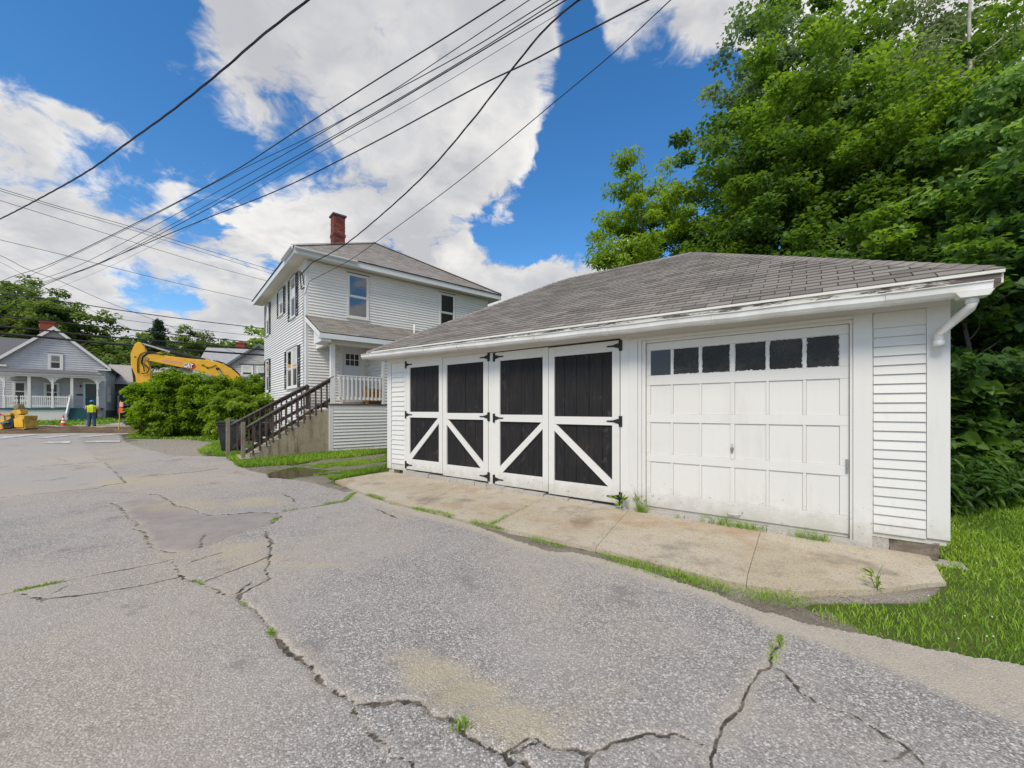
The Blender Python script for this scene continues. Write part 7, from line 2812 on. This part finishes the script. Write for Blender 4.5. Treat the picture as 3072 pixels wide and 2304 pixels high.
pb1 = hmw @ Vector(FR(hr(705, .0) - .1, -.15, 0))
wheelie('wheeled_bin', 'black wheeled rubbish bin left of the stairs, its lid above the rail', -9.1, 13.0, R(20), .95)
wheelie('wheeled_bin', 'second black bin seen through the balusters, nearer the house wall', -8.25, 13.35, R(35), .86)

# ------------------------------------------------------------------ traffic cone, stake, worker
pc_ = G(190, 1279)
cone = empty('traffic_cone', tuple(pc_))
cone.location.z += .05
tag(cone, 'orange traffic cone with white bands left of the worker', 'traffic cone')
MB().box(-.19, .19, -.19, .19, 0, .035).build('base', M['redorange'], cone, bevel=.01)
cr_ = lambda z: .145 - .115 * z / .72
for z0c, z1c, mt, nm in ((.036, .20, 'redorange', 'cone_body'), (.20, .33, 'whiteband', 'reflective_band'), (.33, .42, 'redorange', 'cone_body'), (.42, .54, 'whiteband', 'reflective_band'), (.54, .73, 'redorange', 'cone_body')):
    MB().tube([(0, 0, z0c), (0, 0, z1c)], [cr_(z0c) + (.003 if mt == 'whiteband' else 0), cr_(z1c) + (.003 if mt == 'whiteband' else 0)], 18).build(nm, M[mt], cone, smooth=False)
ps = G(356, 1298)
stake = empty('survey_stake', tuple(ps))
tag(stake, 'thin yellow stake with orange flag tapes at the hedge edge', 'stake')
MB().tube([(0, 0, -.1), (.05, 0, 1.0), (.11, 0, 1.75)], [.022, .02, .018], 8).build('stake_pole', M['yellow'], stake)
MB().box(.02, .24, -.03, .03, 1.08, 1.36).build('flag', M['orange'], stake, bevel=.02)
MB().box(.06, .26, -.04, .04, 1.40, 1.68).build('flag', M['logopink'], stake, bevel=.03)


def remeshed(name, mb, voxel, mat, parent=None, smooth_it=4):
    o = mb.build(name, mat, None)
    rm = o.modifiers.new('remesh', 'REMESH')
    rm.mode = 'VOXEL'
    rm.voxel_size = voxel
    rm.use_smooth_shade = True
    sm = o.modifiers.new('smooth', 'SMOOTH')
    sm.factor = .5
    sm.iterations = smooth_it
    dg = bpy.context.evaluated_depsgraph_get()
    me = bpy.data.meshes.new_from_object(o.evaluated_get(dg))
    me.name = name
    old = o.data
    bpy.data.objects.remove(o)
    o = link_mesh(name, me, parent)
    if not me.materials:
        me.materials.append(mat)
    return o


pw_ = G(275, 1281)
wk = empty('person', tuple(pw_), R(28))
wk.location.z += .03
tag(wk, 'worker seen from behind in yellow vest, blue hard hat and jeans holding a shovel', 'person')
# the worker looks away from the camera (+Y); x to the right
b = MB()
b.tube([(0, 0, .92), (0, .01, 1.05), (0, .01, 1.25), (0, 0, 1.40), (0, 0, 1.47)], [.165, .155, .185, .17, .07], 14)
b.ball((0, 0, 1.0), .19, .14, .14)
b.ball((0, 0, 1.38), .23, .12, .10)
b.tube([(0, .0, 1.44), (0, .02, 1.56)], [.06, .055], 10)
b.ball((0, .03, 1.66), .078, .098, .118)
b.ball((0, .125, 1.645), .016, .022, .02)
b.ball((.08, .03, 1.655), .012, .022, .032)
b.ball((-.08, .03, 1.655), .012, .022, .032)
shl, shr = Vector((-.22, 0, 1.40)), Vector((.22, 0, 1.40))
ell, elr = Vector((-.34, .10, 1.15)), Vector((.36, .05, 1.15))
wrl, wrr = Vector((-.36, .34, 1.22)), Vector((.27, .25, .98))
for s_, e_, w_ in ((shl, ell, wrl), (shr, elr, wrr)):
    b.tube([s_, s_.lerp(e_, .5), e_], [.065, .055, .046], 10)
    b.tube([e_, e_.lerp(w_, .4), w_], [.046, .043, .030], 10)
    f_ = (w_ - e_).normalized()
    hc = w_ + f_ * .05
    b.ball(hc, .040, .045, .026)
    sd_ = f_.cross(Vector((0, 0, 1))).normalized()
    for k, ln in enumerate((.075, .085, .08, .065)):
        o_ = hc + sd_ * (.030 - .02 * k) + f_ * .03
        b.tube([o_, o_ + f_ * ln * .5 + Vector((0, 0, -.012)), o_ + f_ * ln * .6 + Vector((0, 0, -.045))], [.0105, .010, .008], 6)
    b.tube([hc + sd_ * .03, hc + sd_ * .055 + f_ * .03, hc + sd_ * .05 + f_ * .055 + Vector((0, 0, -.02))], [.012, .011, .009], 6)
for sx_ in (-1, 1):
    b.tube([(sx_ * .10, 0, .95), (sx_ * .115, .015, .50), (sx_ * .125, -.01, .10)], [.095, .065, .045], 12)
    b.ball((sx_ * .13, .05, .05), .05, .13, .05)
body = remeshed('body', b, .015, M['skin'], wk, 3)
v = MB()
v.tube([(0, .0, .97), (0, .005, 1.10), (0, .005, 1.28), (0, 0, 1.40), (0, 0, 1.455)], [.215, .205, .222, .205, .10], 16)
v.ball((0, 0, 1.385), .245, .145, .10)
remeshed('vest', v, .014, M['hivis'], wk, 3)
for sx_ in (-1, 1):
    s_, e_ = (shl, ell) if sx_ < 0 else (shr, elr)
    MB().tube([s_ + Vector((sx_ * .01, 0, .01)), s_.lerp(e_, .5), s_.lerp(e_, .95)], [.082, .076, .070], 12).build('shirt_sleeve', M['tanshirt'], wk, smooth=True)
j = MB()
j.ball((0, 0, .98), .205, .155, .12)
for sx_ in (-1, 1):
    j.tube([(sx_ * .10, 0, .98), (sx_ * .12, .015, .52), (sx_ * .14, -.01, .06)], [.115, .095, .088], 14)
remeshed('jeans', j, .02, M['denim'], wk, 3)
for sx_ in (-1, 1):
    MB().ball((sx_ * .14, .06, .045), .058, .15, .055).build('boot', M['boot'], wk, smooth=True)
h = MB()
nseg = 8
for jx_ in range(1):
    h.tube([(0, .03, 1.695), (0, .03, 1.71), (0, .03, 1.76), (0, .03, 1.80), (0, .03, 1.825)], [.118, .115, .108, .078, .02], 18)
h.ball((0, .05, 1.70), .125, .155, .012, 18, 6)
h.build('hard_hat', M['bluehat'], wk, smooth=True)
MB().ball((0, -.015, 1.64), .082, .082, .085).build('hair', M['hair'], wk, smooth=True)
for sx_ in (-1, 1):
    MB().prism([(sx_ * .10 - .025, -.205, 1.0), (sx_ * .10 + .025, -.205, 1.0), (sx_ * .10 + .025, -.16, 1.44), (sx_ * .10 - .025, -.16, 1.44)],
               [(sx_ * .10 - .025, -.235, 1.0), (sx_ * .10 + .025, -.235, 1.0), (sx_ * .10 + .025, -.19, 1.44), (sx_ * .10 - .025, -.19, 1.44)]).build('reflective_stripe', M['hivis'], wk)
sh = empty('shovel', tuple(wk.location), R(28))
tag(sh, 'long handled shovel standing in the left hand of the worker', 'shovel')
hx, hy = -.37, .42
MB().tube([(hx + .02, hy, 1.42), (hx - .02, hy, .42)], .017, 8).build('shaft', M['railwood'], sh)
MB().tube([(hx - .045, hy, 1.44), (hx + .085, hy, 1.44)], .018, 8).build('grip', M['rubber'], sh)
MB().prism([(hx - .12, hy - .012, .42), (hx + .08, hy - .012, .42), (hx + .09, hy - .012, .18), (hx - .02, hy - .012, .02), (hx - .13, hy - .012, .18)],
           [(hx - .12, hy + .012, .42), (hx + .08, hy + .012, .42), (hx + .09, hy + .012, .18), (hx - .02, hy + .012, .02), (hx - .13, hy + .012, .18)]).build('blade', M['metal'], sh)

# ------------------------------------------------------------------ excavator behind the hedge
EO = wpt(520, 1230, 26.0)
ED = Vector((.90, .436, 0)).normalized()
EN = Vector((-ED.y, ED.x, 0))
exc = empty('excavator', (EO.x, EO.y, float(gz(26))), math.atan2(ED.y, ED.x))
tag(exc, 'yellow tracked excavator with raised boom behind the green hedge', 'excavator')
emi = (Matrix.Translation(exc.location) @ Matrix.Rotation(math.atan2(ED.y, ED.x), 4, 'Z')).inverted()
ke = 460.0 / 2063.0
XS, YS = (lambda x: 340 + x * ke), (lambda y: 950 + y * ke)


def epx(px, py):
    """column and row of the zoomed crop -> (along, up) in the plane of the boom"""
    a, b = ray(XS(px), YS(py))
    # ray t*(a,1,b) meets plane through EO along ED
    den = a * ED.y - ED.x
    t = (EO.x * ED.y - EO.y * ED.x) / den
    w = Vector((a * t, t, 1.6 + b * t))
    l = emi @ w
    return (l.x, l.z)


def eplate(pts, y0, y1):
    P = [epx(*p) for p in pts]
    return MB().prism([(x, y0, z) for x, z in P], [(x, y1, z) for x, z in P])


boom = eplate([(455, 560), (480, 520), (560, 490), (640, 490), (720, 530), (1000, 565), (1270, 590), (1400, 612), (1500, 650), (1600, 705), (1690, 780), (1780, 880), (1860, 1010), (1760, 1030), (1640, 960), (1560, 900), (1470, 840), (1250, 765), (1000, 700), (700, 640), (560, 612), (480, 600)], -.26, .26).build('boom', M['yellow'], exc, bevel=.03)
eplate([(300, 375), (345, 345), (385, 350), (440, 440), (470, 560), (500, 700), (520, 720), (545, 705), (515, 760), (505, 900), (480, 1200), (400, 1220), (330, 1000), (310, 800), (250, 650), (245, 500)], -.17, .17).build('stick', M['yellow'], exc, bevel=.03)


def erod(p, q, r, mat, y=0.0, nm='cylinder', par=None):
    a, b = epx(*p), epx(*q)
    return MB().tube([(a[0], y, a[1]), (b[0], y, b[1])], r, 12).build(nm, M[mat], par or exc, smooth=False)


erod((1240, 590), (770, 475), .13, 'rubber', .0, 'stick_cylinder')
erod((770, 475), (400, 365), .065, 'chrome', .0, 'cylinder_rod')
erod((1420, 710), (1540, 900), .055, 'chrome', -.34, 'cylinder_rod')
erod((1540, 900), (1640, 1060), .11, 'rubber', -.34, 'boom_cylinder')
a = epx(1420, 708)
MB().tube([(a[0], -.42, a[1]), (a[0], .36, a[1])], .10, 14).build('boom_pin', M['rubber'], exc)
a = epx(470, 570)
MB().tube([(a[0], -.30, a[1]), (a[0], .30, a[1])], .10, 14).build('boom_pin', M['mud'], exc)
eplate([(1235, 600), (1260, 565), (1295, 575), (1310, 610)], -.2, .2).build('cylinder_bracket', M['yellow'], exc)
erod((275, 690), (300, 880), .11, 'rubber', .0, 'bucket_cylinder')
erod((300, 880), (330, 1050), .06, 'chrome', .0, 'cylinder_rod')
for k, (pts, yy) in enumerate((([(640, 500), (540, 478), (440, 485), (385, 510), (350, 580), (345, 660), (350, 760)], -.22), ([(660, 510), (560, 495), (470, 510), (420, 560), (410, 630), (470, 670), (500, 720), (470, 760), (400, 770)], -.25),
                               ([(700, 520), (600, 500), (480, 495), (420, 540), (395, 620), (430, 680), (440, 745)], -.28), ([(1350, 590), (1430, 615), (1520, 660), (1620, 720), (1690, 780), (1725, 830)], -.2), ([(1380, 590), (1480, 620), (1600, 690), (1680, 760), (1715, 810)], .1),
                               ([(1200, 655), (1240, 670), (1290, 690), (1340, 680), (1400, 655)], -.29))):
    P = [epx(*p) for p in pts]
    MB().tube([(x, yy, z) for x, z in P], .030 if k < 5 else .018, 7).build('hose', M['rubber'], exc, smooth=True)
for p in ((1220, 658), (1278, 695), (320, 550)):
    a = epx(*p)
    MB().tube([(a[0], -.275, a[1]), (a[0], -.30, a[1])], .05, 10).build('boom_fitting', M['rubber'], exc)


# lettering on the boom
def flat_text(txt, size, mat, loc, rot_about, parent, extr=.004, name='lettering', shear=0.0, bold=0.0):
    cu = bpy.data.curves.new(name, 'FONT')
    cu.body = txt
    cu.size = size
    cu.extrude = extr
    cu.offset = bold
    cu.shear = shear
    cu.align_x = 'LEFT'
    o = bpy.data.objects.new(name, cu)
    COL.objects.link(o)
    dg = bpy.context.evaluated_depsgraph_get()
    dg.update()
    me = bpy.data.meshes.new_from_object(o.evaluated_get(dg))
    bpy.data.objects.remove(o)
    me.materials.clear()
    me.materials.append(M[mat])
    ob = link_mesh(name, me, parent)
    ob.location = loc
    ob.rotation_euler = rot_about
    ob.scale = (.62, 1, 1)
    return ob


A, B = epx(955, 680), epx(1085, 700)
ang = math.atan2(B[1] - A[1], B[0] - A[0])
hgt = (epx(1000, 620)[1] - epx(1000, 680)[1])
eplate([(1060, 622), (1104, 632), (1128, 676), (1098, 712), (1000, 708), (1050, 690)], -.268, -.261).build('decal_swoosh', M['logored'], exc)
eplate([(1062, 636), (1080, 636), (1096, 668), (1070, 690), (1040, 690), (1075, 668)], -.2695, -.2685).build('decal_edge', M['logoblack'], exc)
flat_text('CAT', hgt * 1.42, 'logoblack', (A[0] - .012, -.272, A[1] - .012), (R(90), -ang, 0), exc, bold=.030)
flat_text('CAT', hgt * 1.38, 'logowhite', (A[0], -.278, A[1]), (R(90), -ang, 0), exc, bold=.016)
# a pink line of unreadable lettering
for i in range(14):
    x0_, x1_ = 680 + i * 18.5, 680 + i * 18.5 + 13
    y0_ = 575 + (x0_ - 680) * .16
    eplate([(x0_, y0_), (x1_, y0_ + 2), (x1_, y0_ + 38), (x0_, y0_ + 36)], -.268, -.262).build('decal_stroke', M['logopink'], exc)
# carbody, cab, counterweight and tracks, low behind the hedge
px_, pz_ = epx(1830, 1000)
hb = empty('upper_body', (px_ + 1.3, 0, 0), 0, exc)
MB().box(-1.4, 2.3, -1.35, 1.35, 1.0, 2.2).build('body_shell', M['yellow'], hb, bevel=.08)
MB().box(1.4, 2.6, -1.3, 1.3, 1.05, 2.35).build('counterweight', M['rubber'], hb, bevel=.2)
MB().box(-1.5, .2, -1.36, -.4, 1.2, 2.75).build('cab', M['glass'], hb, bevel=.08)
MB().tube([(0, 0, .7), (0, 0, 1.0)], .7, 18).build('slew_ring', M['rubber'], hb)
for sy in (-1.1, 1.1):
    tr = MB()
    n_ = 26
    Lt, rt_ = 1.7, .45
    ptsT = [(-Lt + rt_ * math.cos(t), .45 + rt_ * math.sin(t)) for t in np.linspace(math.pi / 2, 3 * math.pi / 2, 10)] + [(Lt + rt_ * math.cos(t), .45 + rt_ * math.sin(t)) for t in np.linspace(-math.pi / 2, math.pi / 2, 10)]
    tr.prism([(x, sy - .3, z) for x, z in ptsT], [(x, sy + .3, z) for x, z in ptsT])
    tr.build('track', M['mud'], hb, bevel=.03)
P = [epx(*p) for p in ((340, 1180), (470, 1180), (520, 1330), (470, 1480), (330, 1500), (260, 1400))]
MB().prism([(x, -.5, z) for x, z in P], [(x, .5, z) for x, z in P]).build('bucket', M['mud'], exc, bevel=.05)

# ------------------------------------------------------------------ yellow machine at the left edge
MO = G(60, 1296)
mc = empty('road_machine', tuple(MO), 0)
mc.location.z += .02
tag(mc, 'yellow low machine with muddy hopper at the left edge of the dug earth', 'construction machine')
mk = MO.y / FPX
um = 140.0 / 1366.0


def mpx(x, y):
    return ((0 + x * um - 60) * mk, (1296 - (1150 + y * um)) * mk)


def mplate(pts, y0, y1, nm, mat, bv=.02):
    P = [mpx(*p) for p in pts]
    return MB().prism([(x, y0, z) for x, z in P], [(x, y1, z) for x, z in P]).build(nm, M[mat], mc, bevel=bv)


mplate([(625, 1040), (600, 960), (720, 935), (905, 955), (880, 1100), (930, 1330), (880, 1360), (650, 1330)], -.30, .35, 'hopper', 'muddyyellow', .03)
mplate([(620, 1040), (870, 1040), (900, 1290), (640, 1290)], -.35, -.301, 'hopper_plate', 'yellow', .015)
mplate([(390, 880), (470, 800), (620, 780), (620, 955), (500, 960)], -.16, .20, 'hopper_neck', 'muddyyellow', .02)
mplate([(640, 790), (735, 775), (765, 900), (650, 930)], -.24, .12, 'hopper_neck', 'yellow', .02)
mplate([(500, 790), (470, 680), (520, 610), (600, 610), (640, 690), (620, 780)], -.16, .16, 'neck_head', 'mud', .04)
mplate([(-500, 1075), (250, 1075), (330, 1100), (330, 1150), (-500, 1155)], -.35, .1, 'beam', 'yellow', .02)
mplate([(-500, 1240), (40, 1200), (300, 1180), (350, 1340), (200, 1380), (-500, 1380)], -.40, .4, 'blade', 'muddyyellow', .03)
mplate([(340, 900), (500, 880), (500, 940), (330, 960)], -.3, -.1, 'link_arm', 'muddyyellow', .01)
mplate([(320, 960), (460, 950), (470, 1050), (400, 1110), (320, 1070)], -.25, .05, 'link_body', 'muddyyellow', .02)
mplate([(160, 950), (250, 950), (260, 1060), (170, 1060)], -.2, .1, 'link_body', 'muddyyellow', .02)
mplate([(260, 950), (330, 930), (340, 1080), (270, 1080)], -.22, .2, 'linkage_and_gap', 'rubber', .01)
mplate([(360, 1130), (560, 1010), (620, 1060), (600, 1290), (480, 1330), (360, 1320)], -.35, .35, 'linkage_and_gap', 'rubber', .02)  # black plate stands in for the shade of the open gap beside the hopper
p, q = mpx(260, 1145), mpx(540, 1140)
MB().tube([(p[0], -.42, p[1]), (q[0], -.42, q[1])], .035, 10).build('cylinder_rod', M['chrome'], mc)
p, q = mpx(-10, 400), mpx(20, 900)
MB().tube([(p[0], -.1, p[1] + 1.2), (p[0], -.1, p[1]), (q[0], -.1, q[1]), (q[0] + .3, -.1, q[1] - .12)], .06, 10).build('boom_post', M['logored'], mc)
p, q = mpx(490, 360), mpx(490, 700)
MB().tube([(p[0], .1, p[1]), (q[0], .1, q[1])], .03, 8).build('hose', M['rubber'], mc)
